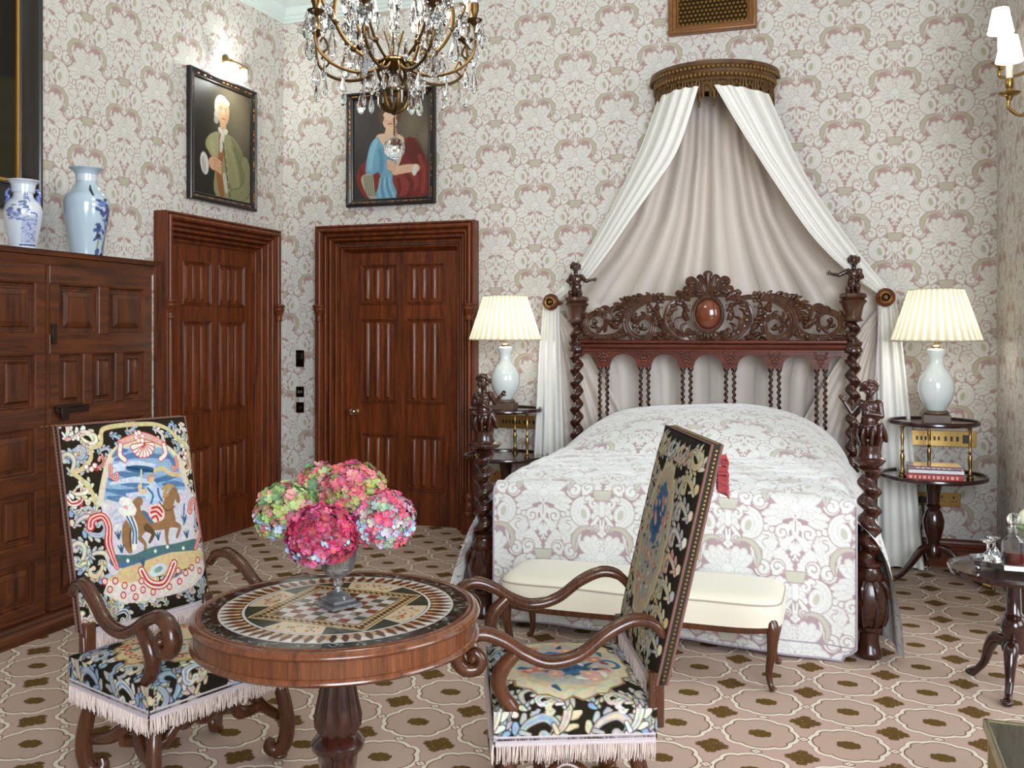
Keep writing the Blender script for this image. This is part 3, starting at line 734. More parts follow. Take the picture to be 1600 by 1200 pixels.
# foot posts
for sx, hand_, arms, turn in ((-1, 1, [((.040, -.004, .168), (.070, -.012, .128), (.102, -.012, .166)), ((-.042, -.004, .165), (-.052, -.018, .115), (-.008, -.046, .128))], -.35),
                              (1, -1, [((-.040, -.004, .168), (-.078, -.022, .122), (-.112, -.022, .178)), ((.044, -.004, .165), (.052, -.014, .112), (.004, -.044, .122))], .15)):
    c = (BX + sx * .957, FY, 0)
    m = MB()
    m.lathe([(.050, 0), (.058, .01), (.058, .03), (.048, .045), (.042, .08), (.042, .12), (.06, .135), (.062, .15)], c, 24)
    m.lathe([(.052, .15), (.066, .17), (.078, .21), (.082, .25), (.078, .30), (.068, .34), (.060, .36), (.066, .37), (.066, .39), (.052, .405), (.048, .42), (.058, .43), (.058, .445)], c, 32, flute=lambda t, z: .05 * abs(math.sin(4 * t)) if .16 < z < .35 else 0)
    for i in range(8):
        a = PI * i / 4 + .39
        m.tube(smooth([(c[0] + .064 * math.cos(a), c[1] + .064 * math.sin(a), .16), (c[0] + (.078) * math.cos(a), c[1] + .078 * math.sin(a), .20), (c[0] + .084 * math.cos(a), c[1] + .084 * math.sin(a), .255)], 4), [.013, .012, .005], 8)
        m.tube(smooth([(c[0] + .062 * math.cos(a), c[1] + .062 * math.sin(a), .36), (c[0] + .084 * math.cos(a), c[1] + .084 * math.sin(a), .33), (c[0] + .088 * math.cos(a), c[1] + .088 * math.sin(a), .285)], 4), [.014, .012, .005], 8)
    m.twist(c, .445, .875, .045, .020, .088, 1.0 * sx, hand=hand_)
    m.lathe([(.04, .865), (.055, .875), (.040, .885), (.040, .895)], c, 24)
    o = W(m.build('foot_post', BEDW, bed))
    cap = MB()
    cap.lathe([(.045, .885), (.075, .90), (.092, .912), (.092, .922), (.06, .93), (.052, .95), (.055, .985)] if sx < 0 else [(.045, .885), (.062, .90), (.072, .912), (.072, .922), (.055, .93), (.05, .95), (.055, .985)], c, 32)
    W(cap.build('capital', BEDW, bed))
    W(putto('carved_putto', (c[0], c[1], 1.01), arms, turn, False, 0, 1.0, bed, 3 + sx))
# head posts
for sx, hand_, arms, turn in ((-1, 1, [((.042, -.004, .165), (.078, -.016, .132), (.125, -.012, .142)), ((-.040, 0, .165), (-.066, -.012, .135), (-.040, -.04, .115))], .4),
                              (1, -1, [((-.042, -.004, .165), (-.090, -.014, .140), (-.140, -.014, .150)), ((.040, 0, .165), (.060, -.014, .125), (.02, -.045, .105))], .2)):
    c = (BX + sx * .905, HY, 0); m = MB()
    m.lathe([(.05, 0), (.058, .02), (.045, .06), (.05, .1), (.06, .3), (.05, .55), (.056, .6)], c, 24)
    m.twist(c, .60, 1.385, .040, .018, .090, .5 * sx, hand=hand_)
    m.lathe([(.035, 1.375), (.058, 1.385), (.060, 1.40), (.05, 1.42), (.058, 1.435), (.058, 1.45), (.035, 1.46)], c, 24)
    m.twist(c, 1.455, 1.585, .040, .018, .090, 2.0 * sx, hand=hand_)
    W(m.build('head_post', BEDW, bed))
    cap = MB(); cap.lathe([(.042, 1.575), (.064, 1.585), (.052, 1.60), (.050, 1.61), (.058, 1.66), (.068, 1.69), (.082, 1.70), (.086, 1.71), (.07, 1.72), (.085, 1.735), (.080, 1.755), (.05, 1.765)], c, 28, flute=lambda t, z: .06 * abs(math.sin(5 * t)) if 1.605 < z < 1.695 else 0)
    W(cap.build('capital', CARV, bed))
    W(putto('carved_putto', (c[0], c[1], 1.745), arms, turn, True, .006 * sx, .92, bed, 8 + sx))
# headboard rail and arcade
x0, x1 = BX - .87, BX + .87
m = MB(); pr = [(0, 1.385), (.028, 1.385), (.028, 1.395), (.018, 1.402), (.030, 1.412), (.034, 1.420), (.030, 1.428), (.020, 1.433), (.042, 1.440), (.046, 1.446), (.046, 1.455), (.03, 1.462), (0, 1.462)]
for i in range(len(pr) - 1):
    m.strip([(x0, HY - pr[i][0], pr[i][1]), (x1, HY - pr[i][0], pr[i][1])], [(x0, HY - pr[i + 1][0], pr[i + 1][1]), (x1, HY - pr[i + 1][0], pr[i + 1][1])])
m.box((BX, HY + .01, 1.424), (x1 - x0, .02, .078))
W(m.build('top_rail', BEDX, bed, ang=30))
PEN = [BX + .285 * (i - 2.5) for i in range(6)]; edges = [x0 - .06] + PEN + [x1 + .06]
m = MB(); A, B = [], []; n = 260
for i in range(n + 1):
    x = x0 + (x1 - x0) * i / n; j = max(k for k in range(7) if edges[k] <= x or k == 0); a, b = edges[j], edges[j + 1]; cx = (a + b) / 2; hw = (b - a) / 2 - .048
    u = (x - cx) / hw; z = 1.275 + (.088 * math.sqrt(max(0, 1 - u * u)) ** .9 if abs(u) < 1 else 0)
    A.append((x, z)); 
out = A + [(x1, 1.39), (x0, 1.39)]
y0, y1 = HY - .018, HY + .012
T_ = [(p[0], y0, p[1]) for p in A]; Tt = [(p[0], y0, 1.39) for p in A]; Bk = [(p[0], y1, p[1]) for p in A]
m.strip(T_, Tt); m.strip(Bk, T_); m.strip([(p[0], y1, 1.39) for p in A], Bk)
for x in PEN:
    for dx, dz in ((-.022, .085), (0, .09), (.022, .085), (-.014, .06), (.014, .06), (0, .065), (-.012, .04), (.012, .04), (0, .045), (0, .02), (-.035, .1), (.035, .1), (-.03, .07), (.03, .07)):
        m.ell((x + dx, y0 - .002, 1.275 + dz), (.010, .006, .009), None, 8, 6)
W(m.build('arcade', BEDX, bed, ang=45))
for i, x in enumerate(PEN):
    for sx in (-1, 1):
        m = MB(); c = (x + sx * .026, HY - .002, 0); m.twist(c, .60, 1.262, .0125, .0065, .040, 0 if sx > 0 else PI, 10, 10, -sx); m.lathe([(.012, 1.255), (.02, 1.262), (.02, 1.275)], c, 12)
        W(m.build('spindle', BEDW, bed))
W(MB().box((BX, HY, .56), (1.75, .04, .10), bev=.01).build('lower_rail', BEDX, bed))
for sx in (-1, 1): W(MB().box((BX + sx * .90, 5.54, .36), (.04, 1.62, .16), bev=.01).build('side_rail', BEDW, bed))
# crest
k = .0008; cz = 1.462; m = MB(); yy = HY - .008
for mir in (1, -1):
    C = lambda pts, r, f=0, side=1, fl=.05: carve_stroke(m, pts, r, k, BX, cz, yy, mir, f, side, fl)
    C([(105, 62), (130, 45), (120, 20), (170, 10), (250, 30), (320, 100), (345, 190), (310, 290), (240, 330), (195, 300)], [.008, .012, .015, .014, .010, .006], 12, 1, .042)
    for q in ((250, 60, 265, 160, 215, 190), (215, 40, 215, 110, 175, 140), (290, 120, 300, 220, 250, 260), (180, 30, 170, 80, 145, 90)): C([q[:2], q[2:4], q[4:]], [.008, .008, .003])
    C([(395, 345), (330, 350), (262, 345), (225, 385), (245, 400), (258, 380)], [.010, .010, .008, .009])
    C([(395, 320), (470, 335), (560, 310), (650, 240), (685, 140), (640, 45), (545, 8), (470, 50), (455, 140), (510, 190), (575, 175), (598, 122), (560, 92), (528, 118)], [.008, .014, .017, .015, .012, .009, .006], 16, 1, .040)
    C([(400, 335), (520, 350), (620, 320), (720, 300), (800, 235)], [.012, .014, .012, .005], 9, 1, .050)
    C([(620, 300), (690, 260), (740, 190), (770, 110)], [.010, .012, .006], 6, 1, .04)
    C([(700, 110), (770, 50), (860, 25), (960, 30), (1040, 90), (1030, 180), (940, 228), (868, 190), (872, 120), (925, 92), (968, 130), (940, 160)], [.006, .010, .013, .013, .011, .008, .005], 14, -1, .034)
    C([(800, 170), (825, 245), (872, 272), (908, 245), (890, 205), (862, 218)], [.007, .011, .011, .006])
    C([(1035, 60), (1075, 110), (1060, 175), (1085, 205), (1105, 180), (1085, 165)], [.006, .008, .009, .005], 3, 1, .03)
    C([(700, 30), (850, 6), (980, 4), (1085, 12), (1108, 45), (1080, 58), (1065, 35)], [.007, .009, .008, .005])
    C([(330, 90), (370, 40), (430, 25), (470, 15)], [.006, .009, .007], 4, 1, .03); C([(300, 20), (360, 8), (420, 6), (380, 30)], [.006, .009, .004], 3, 1, .03)
    C([(150, 330), (200, 350), (240, 380)], [.006, .010, .006], 4, 1, .035)
    C([(420, 300), (440, 240), (430, 180), (400, 120), (380, 90)], [.006, .010, .006], 7, -1, .036); C([(600, 130), (640, 180), (620, 240)], [.006, .008, .004], 4, 1, .03)
    C([(500, 300), (470, 260), (480, 230)], [.008, .010, .004], 3, 1, .03); C([(760, 100), (800, 110), (850, 150)], [.006, .009, .004], 4, 1, .03); C([(210, 300), (190, 250), (200, 200), (180, 160)], [.006, .009, .005], 5, -1, .03)
    # flowers
    for fx, fz, R in ((395, 350, 45), (700, 92, 26), (735, 60, 20), (668, 50, 20), (545, 125, 18), (945, 142, 18), (108, 58, 14), (150, 245, 13), (165, 205, 13), (160, 165, 12), (150, 285, 13), (380, 270, 16)):
        ox, oz = BX + mir * fx * k, cz + fz * k
        if R > 22:
            for q in range(6): a = q * PI / 3; m.ell((ox + R * k * .75 * math.cos(a), yy - .018, oz + R * k * .75 * math.sin(a)), (R * k * .42, .010, R * k * .42), None, 8, 6)
        m.ell((ox, yy - .022, oz), (R * k * .5, .014, R * k * .5), None, 10, 6)
    # palmette
    C([(20, 370), (40, 450), (60, 520), (90, 515)], [.008, .013, .011, .005]); C([(30, 370), (80, 440), (130, 500), (165, 480), (150, 455)], [.008, .013, .013, .005], 4, -1, .03)
    C([(40, 365), (120, 420), (185, 425), (190, 390)], [.008, .012, .011, .005], 5, -1, .034); C([(50, 360), (120, 375), (190, 350), (205, 320)], [.007, .011, .009, .004], 4, 1, .03)
    C([(30, 375), (55, 355), (75, 375), (60, 390), (48, 375)], [.008, .010, .006]); C([(20, 8), (60, 10), (80, 40), (60, 60)], [.008, .012, .005], 3, 1, .03)
m.tube(smooth([(BX, yy, cz + .29), (BX, yy - .02, cz + .38), (BX, yy - .015, cz + .43)], 4), [.012, .020, .024], 10); m.ell((BX, yy - .012, cz + .436), (.032, .022, .024))
for q in range(5): m.ell((BX + (q - 2) * .022, yy - .015, cz + .022 + .008 * abs(q - 2)), (.012, .012, .02), None, 8, 6)
ring = [(BX + .094 * math.cos(a), yy - .004, cz + .172 + .112 * math.sin(a)) for a in np.linspace(0, 2 * PI, 40)[:-1]]
m.tube(ring, .013, 8, closed=True, up=(0, 1, 0))
m.tube([(BX + .106 * math.cos(a), yy - .012, cz + .172 + .124 * math.sin(a)) for a in np.linspace(0, 2 * PI, 40)[:-1]], .006, 6, closed=True, up=(0, 1, 0))
cr = W(m.build('crest', CARV, bed))
eg = MB().ell((BX, yy - .004, cz + .172), (.083, .045, .100), None, 32, 20).build('oval_boss', wood('polished_boss', srgb(84, 36, 18), srgb(128, 64, 36), .12, .8), cr)
# ------------------------------------------------------------------ bedspread
cloth_c = lambda su=0, sv=0: (lambda u, v: damask_at(BTILE, u + su, v + sv))
BTILE = damask_tile(srgb(170, 147, 148), srgb(222, 222, 216), srgb(192, 190, 172), srgb(204, 196, 195))
SPREAD = colmat('bedspread_damask', .8, .5, weave=500, sheen=.7)
spread = thing('bedspread', 'quilted cream and mauve damask bedspread hanging to the floor', 'bedspread', (BX, 5.5, 0))
def wav(U, V): return .006 * np.sin(9 * U + 3 * V) * np.sin(7 * V - 2 * U)
# the top with both long sides
def spread_pos(U, V):
    # V 0 at the pillow end .. 1 at the foot ; U across, -1..1
    a = (U - .5) * 2; Y = 6.30 + (4.66 - 6.30) * V
    top_h = .755 + .045 * (1 - V) - .035 * np.clip((V - .80) / .20, 0, 1) ** 2
    hw = .84 + .05 * np.clip(V, 0, 1)
    # arc length along the section: flat top to hw, then a falling side flaring outwards
    sl = np.abs(a) * (hw + .72); sg = np.sign(a)
    rr = .10
    e = np.clip(sl - (hw - rr), 0, None); arc = rr * PI / 2
    th = np.clip(e / rr, 0, PI / 2 - .12); down = np.clip(e - rr * (PI / 2 - .12), 0, None)
    flare = np.where(a < 0, .42, .25)
    out_ = np.where(a < 0, .10 * (1 - np.exp(-down / .12)) + down * .30, .15 * (1 - np.exp(-down / .13)) + down * .05)
    x = np.minimum(sl, hw - rr) + rr * np.sin(th) + out_
    z = top_h - rr * (1 - np.cos(th)) - down * .93 + .02 * np.cos(a * 1.5)
    fold = np.clip(down / .5, 0, 1)
    x = x + fold * .030 * np.sin(V * 26 + 1.3 * sg) + fold * .015 * np.sin(V * 51)
    z = np.maximum(z + wav(U * 6, V * 6) * (1 - fold), .018)
    return BX + sg * x, Y + 0 * U, z
surf('coverlet', 560, 340, spread_pos, SPREAD, spread, col=lambda U, V: damask_at(BTILE, (U - .5) * 3.36 + .0, (1 - V) * 1.64 + .10)).matrix_parent_inverse = Matrix.Translation((-BX, -5.5, 0))
def front_pos(U, V):
    a = (U - .5) * 2; x = a * (.88 + .0 * V)
    rr = .07; L = V * .775; th = np.clip(L / rr, 0, PI / 2); down = np.clip(L - rr * PI / 2, 0, None)
    y = 4.66 - rr * np.sin(th) - .0 - down * .03 + .012 * np.sin(a * 7 + 1) * np.clip(down / .4, 0, 1) + .006 * np.sin(a * 17) * np.clip(down / .4, 0, 1)
    edge = np.abs(a) ** 10 * .02
    z = .742 + .02 * np.cos(a * 1.5) - .006 - rr * (1 - np.cos(th)) - down - 0
    cor = np.clip((np.abs(a) - .93) / .07, 0, 1) * np.clip((V - .93) / .07, 0, 1)
    return BX + .02 + x - np.sign(a) * cor * .05, y + 0 * U, z + .03 * cor + np.where(True, .035 * (1 - (a + 1) / 2) * V, 0)
surf('front_fall', 350, 160, front_pos, SPREAD, spread, col=lambda U, V: damask_at(BTILE, (U - .5) * 1.78, 1.64 * 0 + .10 - V * .775)).matrix_parent_inverse = Matrix.Translation((-BX, -5.5, 0))
PIPE = plain('mauve_piping', srgb(160, 150, 160), .7)
q = [front_pos(np.array(u), np.array(v)) for u, v in [(0, i / 24) for i in range(2, 24)] + [(.0 + i / 60, 1) for i in range(61)] + [(1, 1 - i / 24) for i in range(1, 23)]]
q2 = MB().tube([(float(a), float(b) - .003, float(c)) for a, b, c in q], .005, 6).build('piping', PIPE, spread); q2.matrix_parent_inverse = Matrix.Translation((-BX, -5.5, 0))
q = [front_pos(np.array(u), np.array(v)) for u, v in [(i / 60, .915) for i in range(61)]]
MB().tube([(float(a), float(b) - .001, float(c)) for a, b, c in q], .003, 6).build('piping', PIPE, spread).matrix_parent_inverse = Matrix.Translation((-BX, -5.5, 0))
def pil_pos(U, V):
    a = (U - .5) * 2; L = V     # 0 back low .. 1 front low
    Y = 6.33 - .80 * V
    prof = np.clip(1 - np.abs(a) ** 2.8, 0, 1) ** .70
    ph = np.sin(PI * np.clip(.40 + .60 * V, 0, 1)) ** .55
    ph = np.where(V < .2, 1, ph)
    z = .74 + .04 * (1 - V) + .26 * prof * ph + .01 * np.sin(a * 5 + V * 3) * prof
    return BX + a * (.885 + .035 * V) , Y - .05 * (1 - prof) * V + 0 * U, z - .10 * np.abs(a) ** 8
surf('pillow_cover', 360, 180, pil_pos, SPREAD, spread, col=lambda U, V: damask_at(BTILE, (U - .5) * 1.88 + .31, (1 - V) * 1.0 + .34)).matrix_parent_inverse = Matrix.Translation((-BX, -5.5, 0))
# ------------------------------------------------------------------ bed crown and drapery
SILKW = plain('white_drape', srgb(226, 224, 218), .75, sheen=.3, bmp=.04, bscale=400)
SILKB = plain('taupe_lining', srgb(202, 190, 180), .5, sheen=.4, bmp=.04, bscale=400)
crown = thing('half_round_canopy', 'gilded half-round carved wooden canopy high on the wall over the bed', 'canopy', (BX, WY1, 3.2))
RX, RY = .40, .40
m = MB(); prof = [(.97, 3.165), (1.0, 3.17), (1.02, 3.185), (1.00, 3.195), (1.02, 3.205), (1.05, 3.235), (1.08, 3.262), (1.10, 3.268), (1.10, 3.290), (1.07, 3.296), (0.0, 3.296)]
cc = (0, 0, -3.2)
m.lathe([(r * RX, z) for r, z in prof], cc, 64, PI, 2 * PI, 1, RY / RX)
m.lathe([(.0, 3.166), (.97 * RX, 3.165)], cc, 64, PI, 2 * PI, 1, RY / RX)
m.build('crown_cornice', wood('gilt_wood', srgb(62, 40, 20), srgb(112, 78, 42), .45, .2, 'x'), crown, ang=30)
m = MB()
for i in range(44):
    a = PI + PI * (i + .5) / 44; m.ell((RX * 1.09 * math.cos(a), RY * 1.09 * math.sin(a), 3.250 - 3.2), (.012, .012, .014), None, 8, 6)
    a = PI + PI * (i + .5) / 44; m.ell((RX * 1.03 * math.cos(a), RY * 1.03 * math.sin(a), 3.208 - 3.2), (.011, .011, .018), None, 8, 6)
m.build('bead_moulding', plain('old_gilding', srgb(120, 90, 46), .45, .5, var=.3), crown)
m = MB(); n = 13
m.lathe([(RX * .965, -.10), (RX * .97, -.035)], (0, 0, 0), 64, PI, 2 * PI, 1, RY / RX)
for i in range(n):
    a0 = PI + PI * i / n; P = lambda a, z, r=1.0: (RX * r * math.cos(a), RY * r * math.sin(a), z)
    w_ = PI / n
    m.tube(smooth([P(a0, -.15), P(a0 + w_ * .12, -.09), P(a0 + w_ * .5, -.055), P(a0 + w_ * .88, -.09), P(a0 + w_, -.15)], 4), .008, 6)
    m.tube([P(a0 + w_ * .5, -.055), P(a0 + w_ * .5, -.02, 1.01)], [.009, .004], 6); m.ell(P(a0 + w_ * .5, -.02, 1.02), (.010, .010, .014), None, 8, 6)
    for da in (-.06, 0, .06): m.tube([P(a0 + da, -.17 + abs(da) * .5, .99), P(a0 + da, -.06, 1.0), P(a0 + da * .6, -.02, 1.01)], [.010, .009, .004], 6)
    m.ell(P(a0, -.19), (.009, .009, .018), None, 8, 6)
m.build('pierced_valance', plain('dull_gilding', srgb(96, 68, 34), .5, .4, var=.3), crown)
# back drape: sheet from under the crown fanning out behind the headboard
drape = thing('bed_drapery', 'pale silk drapery falling from the crown in gathered folds behind the bed', 'drapery', (BX, 6.6, 3.1))
INV = Matrix.Translation((-BX, -6.6, -3.1))
def fan(U, V, fr, amp, ph):  # rounded folds narrowing upwards
    q = np.sin(U * fr + ph + .6 * np.sin(U * fr * .37 + ph)); return amp * (np.sign(q) * np.abs(q) ** .7)
def back_pos(U, V):
    a = (U - .5) * 2; z = 3.14 - V * 2.38
    hwz = np.interp(-z, [-3.14, -2.75, -2.30, -2.05, -1.86, -1.72, -1.55, -1.2, -.7], [.36, .42, .60, .78, .96, 1.08, 1.02, .90, .86])
    w = hwz * a
    y = 6.635 - .03 * np.cos(a * PI / 2) * (1 - V) + (fan(U, V, 44, .014 + .034 * np.sqrt(V), 0) + .018 * np.sin(U * 19 + 1) * V) * np.clip(1.7 - 1.4 * V, .12, 1) + .012 * np.sin(a * 9 + V * 8) * V
    droop = .22 * np.abs(a) ** 3 * np.clip(1 - np.abs(V - .5) * 2.2, 0, 1)
    return BX + w, y, z + droop * 0
surf('back_drape', 520, 120, back_pos, SILKB, drape).matrix_parent_inverse = INV
BOSS = {-1: (-1.947, 6.44, 1.728), 1: (.271, 6.44, 1.733)}
for sx in (-1, 1):
    bx, by, bz = BOSS[sx]
    # lining sweeping from the boss down and inwards
    def low(U, V, bx=bx, sx=sx):
        ex = bx - sx * (.02 + U * .62); ez = .62 + .0 * U
        x = bx - sx * .015 * U + (ex - bx) * V; z = 1.70 + (ez - 1.70) * V + .16 * U * V * (1 - V) * 2
        return x, 6.565 - .03 * U + fan(U, V, 30, .016 * (V + .15), 1.0) + .02 * V, z
    surf('side_lining', 140, 70, low, SILKB, drape).matrix_parent_inverse = INV
    # front curtain: outer and inner edges as curves
    if sx < 0:
        outer = smooth([(-1.19, 6.52, 3.13), (-1.311, 6.51, 2.80), (-1.457, 6.5, 2.495), (-1.632, 6.5, 2.184), (-1.805, 6.5, 1.916), (-1.947, 6.50, 1.775)], 12)
        inner = smooth([(-.875, 6.25, 3.12), (-1.007, 6.26, 2.73), (-1.17, 6.28, 2.49), (-1.327, 6.30, 2.285), (-1.50, 6.34, 2.06), (-1.68, 6.40, 1.87), (-1.90, 6.46, 1.745)], 12)
    else:
        outer = smooth([(-.45, 6.52, 3.10), (-.225, 6.51, 2.57), (.0, 6.50, 2.195), (.215, 6.50, 1.885), (.29, 6.50, 1.785)], 12)
        inner = smooth([(-.775, 6.25, 3.12), (-.63, 6.26, 2.86), (-.50, 6.27, 2.64), (-.241, 6.30, 2.225), (-.08, 6.34, 2.02), (.09, 6.40, 1.86), (.235, 6.46, 1.75)], 12)
    def cv(c, t): i = t * (len(c) - 1); return np.stack([np.interp(i, np.arange(len(c)), c[:, k]) for k in range(3)], -1)
    def front(U, V, outer=outer, inner=inner, bulge=.07):
        a = cv(outer, V); b = cv(inner, V); p = a * (1 - U[..., None]) + b * U[..., None]
        y = p[..., 1] - bulge * np.sin(PI * U) * (1 - V) + fan(U * (1 + .1 * V), V, 24, .014, .3) * (1 - .45 * V) * np.clip(U * 12, 0, 1) * np.clip((1 - U) * 12, 0, 1)
        return p[..., 0], y, p[..., 2] - .10 * np.clip(np.sin(PI * U), 0, 1) * (V < -1)
    fc = surf('front_curtain', 150, 120, front, SILKW, drape); fc.matrix_parent_inverse = INV
    # trimming band and hanging tassels along the inner edge
    N = 120; e = [cv(inner, np.array(i / N)) for i in range(N + 1)]; e2 = [cv(inner, np.array(i / N)) * .90 + cv(outer, np.array(i / N)) * .10 + np.array((0, -.012, 0)) for i in range(N + 1)]
    e2 = [a + (b - a) / (np.linalg.norm(b - a) + 1e-6) * .040 for a, b in zip(e, [cv(outer, np.array(i / N)) for i in range(N + 1)])]
    m = MB(); m.strip([tuple(p + np.array((0, -.016, 0))) for p in e], [tuple(p + np.array((0, -.022, 0))) for p in e2])
    for k2 in range(N): 
        p = (e[k2] + e2[k2]) / 2; m.ell((p[0], p[1] - .020, p[2]), (.010, .005, .012), None, 6, 4)
    TR = plain('trim_braid', srgb(186, 172, 176), .8, bmp=.5, bscale=120, var=.2) if sx < 0 else TR
    m.build('braid_trim', TR, fc).matrix_parent_inverse = INV
    L = [0]; 
    for i in range(N): L.append(L[-1] + np.linalg.norm(e[i + 1] - e[i]))
    cnt = 17
    for j in range(cnt):
        d_ = (j + .4) / cnt * L[-1] * .985; i = int(np.searchsorted(L, d_)); p = e[min(i, N)]
        x, y, z = p[0], p[1] - .02, p[2] - .008
        mm = MB(); mm.tube([(x, y, z), (x, y, z - .022)], .002, 5); mm.lathe([(0, -.020), (.006, -.022), (.009, -.030), (.006, -.037), (.004, -.040), (.009, -.046), (.011, -.054), (.010, -.064), (.004, -.070), (0, -.071)], (x, y, z), 10)
        mm.build('tassel', plain('tassel_silk', srgb(214, 204, 200), .5, sheen=.3) if j == 0 and sx < 0 else bpy.data.materials['tassel_silk'], fc).matrix_parent_inverse = INV
    # hanging tail beyond the boss
    def tail(U, V, bx=bx, sx=sx):
        w0, w1 = .11, (.27 if sx > 0 else .26)
        x = bx + sx * (-.045 + 0) + sx * (U * (w0 + (w1 - w0) * V ** .8)); z = 1.70 + (.02 - 1.70) * V
        if sx > 0: x = x + .0 * V
        else: x = x + .06 * V
        return x, 6.50 + fan(U, V, 17, .026 * (.4 + .6 * V), .8) - .02 * V, z
    surf('curtain_tail', 110, 90, tail, SILKW, drape).matrix_parent_inverse = INV
    if sx > 0:
        mm = MB(); mm.tube([(bx - .035, 6.42, 1.68), (bx - .045, 6.42, 1.45), (bx - .06, 6.43, 1.2), (bx - .075, 6.44, .9)], .008, 6); mm.build('braid_edge', TR, drape).matrix_parent_inverse = INV
    hb = thing('curtain_holdback', 'turned wooden holdback rosette with gold ring, %s of the bed' % ('left, door side' if sx < 0 else 'right, bookstack side'), 'holdback', (bx, by, bz), 0, 'rosette holdbacks of the bed drapery')
    mm = MB(); mm.lathe([(.0, 0), (.012, .002), (.020, -.002), (.030, .006), (.042, .002), (.052, -.004), (.058, -.012), (.060, -.022), (.052, -.034), (.018, -.04), (.018, -.25), (0, -.25)], (0, 0, 0), 36)
    mm.xf(Matrix.Rotation(PI / 2, 4, 'X')); mm.build('rosette', MAH, hb)
    mm = MB(); mm.lathe([(.024, 0), (.027, .010), (.032, .013), (.037, .010), (.040, 0)], (0, 0, 0), 36); mm.lathe([(0, .018), (.006, .016), (.010, .010), (.010, 0)], (0, 0, 0), 20); mm.xf(Matrix.Rotation(PI / 2, 4, 'X')); mm.build('gold_ring', BRASS, hb)
# ------------------------------------------------------------------ helper: a mesh made in room coordinates, parented to a placed thing
def inv(root): return (Matrix.Translation(root.location) @ root.rotation_euler.to_matrix().to_4x4()).inverted()
def wb(mb, name, mat, root, **k):
    o = mb.build(name, mat, root, **k); o.matrix_parent_inverse = inv(root); return o
# ------------------------------------------------------------------ old panelled cupboard
CX, CY0, CY1, CH = -3.74, 2.72, 4.50, 1.92
cup = thing('panelled_cupboard', 'old dark wooden cupboard with raised panels standing against the left wall', 'cupboard', (-4.0, 3.6, 0))
m = MB(); m.box((-4.02, (CY0 + CY1) / 2, .96), (.50, CY1 - CY0, 1.80)); wb(m, 'carcass', OAK, cup, sm=False)
m = MB()
for z, p, nm in ((0, [(.0, 0), (.035, 0), (.035, .05), (.025, .065), (.03, .08), (.01, .10), (0, .11)], 'plinth'), (1.84, [(0, 0), (.004, 0), (.008, .05), (.028, .055), (.032, .07), (.035, .08), (0, .08)], 'cupboard_top')):
    m = MB()
    for i in range(len(p) - 1):
        A, B = [], []
        for (d, h), L in ((p[i], A), (p[i + 1], B)):
            x = -3.765 + d; L += [(WX0 + .01, CY0 - d, z + h), (x, CY0 - d, z + h), (x, CY1 + d, z + h), (WX0 + .01, CY1 + d, z + h)]
        m.strip(A, B)
    if z: m.add([(WX0 + .01, CY0, 1.92), (-3.765, CY0, 1.92), (-3.765, CY1, 1.92), (WX0 + .01, CY1, 1.92)], [(0, 1, 2, 3)])
    wb(m, nm, OAKY, cup, ang=30)
def cup_door(y0, y1, hinge):
    dz0, dz1 = .11, 1.845; fr = -3.765; dx = .03
    d = MB(); d.box((fr + dx / 2 - .03, (y0 + y1) / 2, (dz0 + dz1) / 2), (dx, y1 - y0 - .008, dz1 - dz0), bev=.004)
    door_ = wb(d, 'cupboard_door', OAK, cup, ang=30)
    rows = [(1.50, 1.755, 2), (1.13, 1.40, 3), (.81, 1.04, 2), (.47, .73, 3), (.17, .39, 2)]
    f = MB(); W_ = y1 - y0; X0 = fr + dx - .03; T = .028
    zs = [dz0] + [q for r in rows[::-1] for q in r[:2]] + [dz1]
    for i in range(0, len(zs), 2): f.box((X0 + T / 2, (y0 + y1) / 2, (zs[i] + zs[i + 1]) / 2), (T, W_ - .012, zs[i + 1] - zs[i]), bev=.0015)
    for z0, z1, n in rows:
        g = .075 if n == 2 else .065; pw = (W_ - .13 - g * (n - 1)) / n
        ys = y0 + .065; f.box((X0 + T / 2, y0 + .0355, (z0 + z1) / 2), (T, .059, z1 - z0)); f.box((X0 + T / 2, y1 - .0355, (z0 + z1) / 2), (T, .059, z1 - z0))
        for k in range(n):
            a, b = ys + k * (pw + g), ys + k * (pw + g) + pw
            if k < n - 1: f.box((X0 + T / 2, b + g / 2, (z0 + z1) / 2), (T, g, z1 - z0), bev=.003)
            p = MB(); yc, zc = (a + b) / 2, (z0 + z1) / 2; st = []
            for o, d2 in ((0, .028), (.006, .026), (.012, .010), (.020, .008), (.022, .004), (.034, .006), (.038, .016), (.062 if n == 2 else .045, .024), (.064 if n == 2 else .047, .020), (.072 if n == 2 else .052, .021)):
                ha, hz = (b - a) / 2 - o, (z1 - z0) / 2 - o; st.append([(X0 + d2, yc - ha, zc - hz), (X0 + d2, yc - ha, zc + hz), (X0 + d2, yc + ha, zc + hz), (X0 + d2, yc + ha, zc - hz), (X0 + d2, yc - ha, zc - hz)])
            for i in range(len(st) - 1): p.strip(st[i], st[i + 1])
            p.add(st[-1][:4], [(0, 1, 2, 3)])
            p.build('raised_panel', OAK, door_, ang=25)
    f.build('door_framing', OAKY, door_, ang=30)
    return door_
tag(wb(MB().box((-3.752, 3.7075, .98), (.03, .02, 1.72)), 'door_gap_strip', OAK, cup, sm=False))  # added strip that keeps the gap between the doors dark
dl = cup_door(2.80, 3.70, 0); dr = cup_door(3.715, 4.47, 1)
IRON = plain('old_iron', srgb(52, 38, 30), .5, .7, bmp=.4, bscale=80, var=.3)
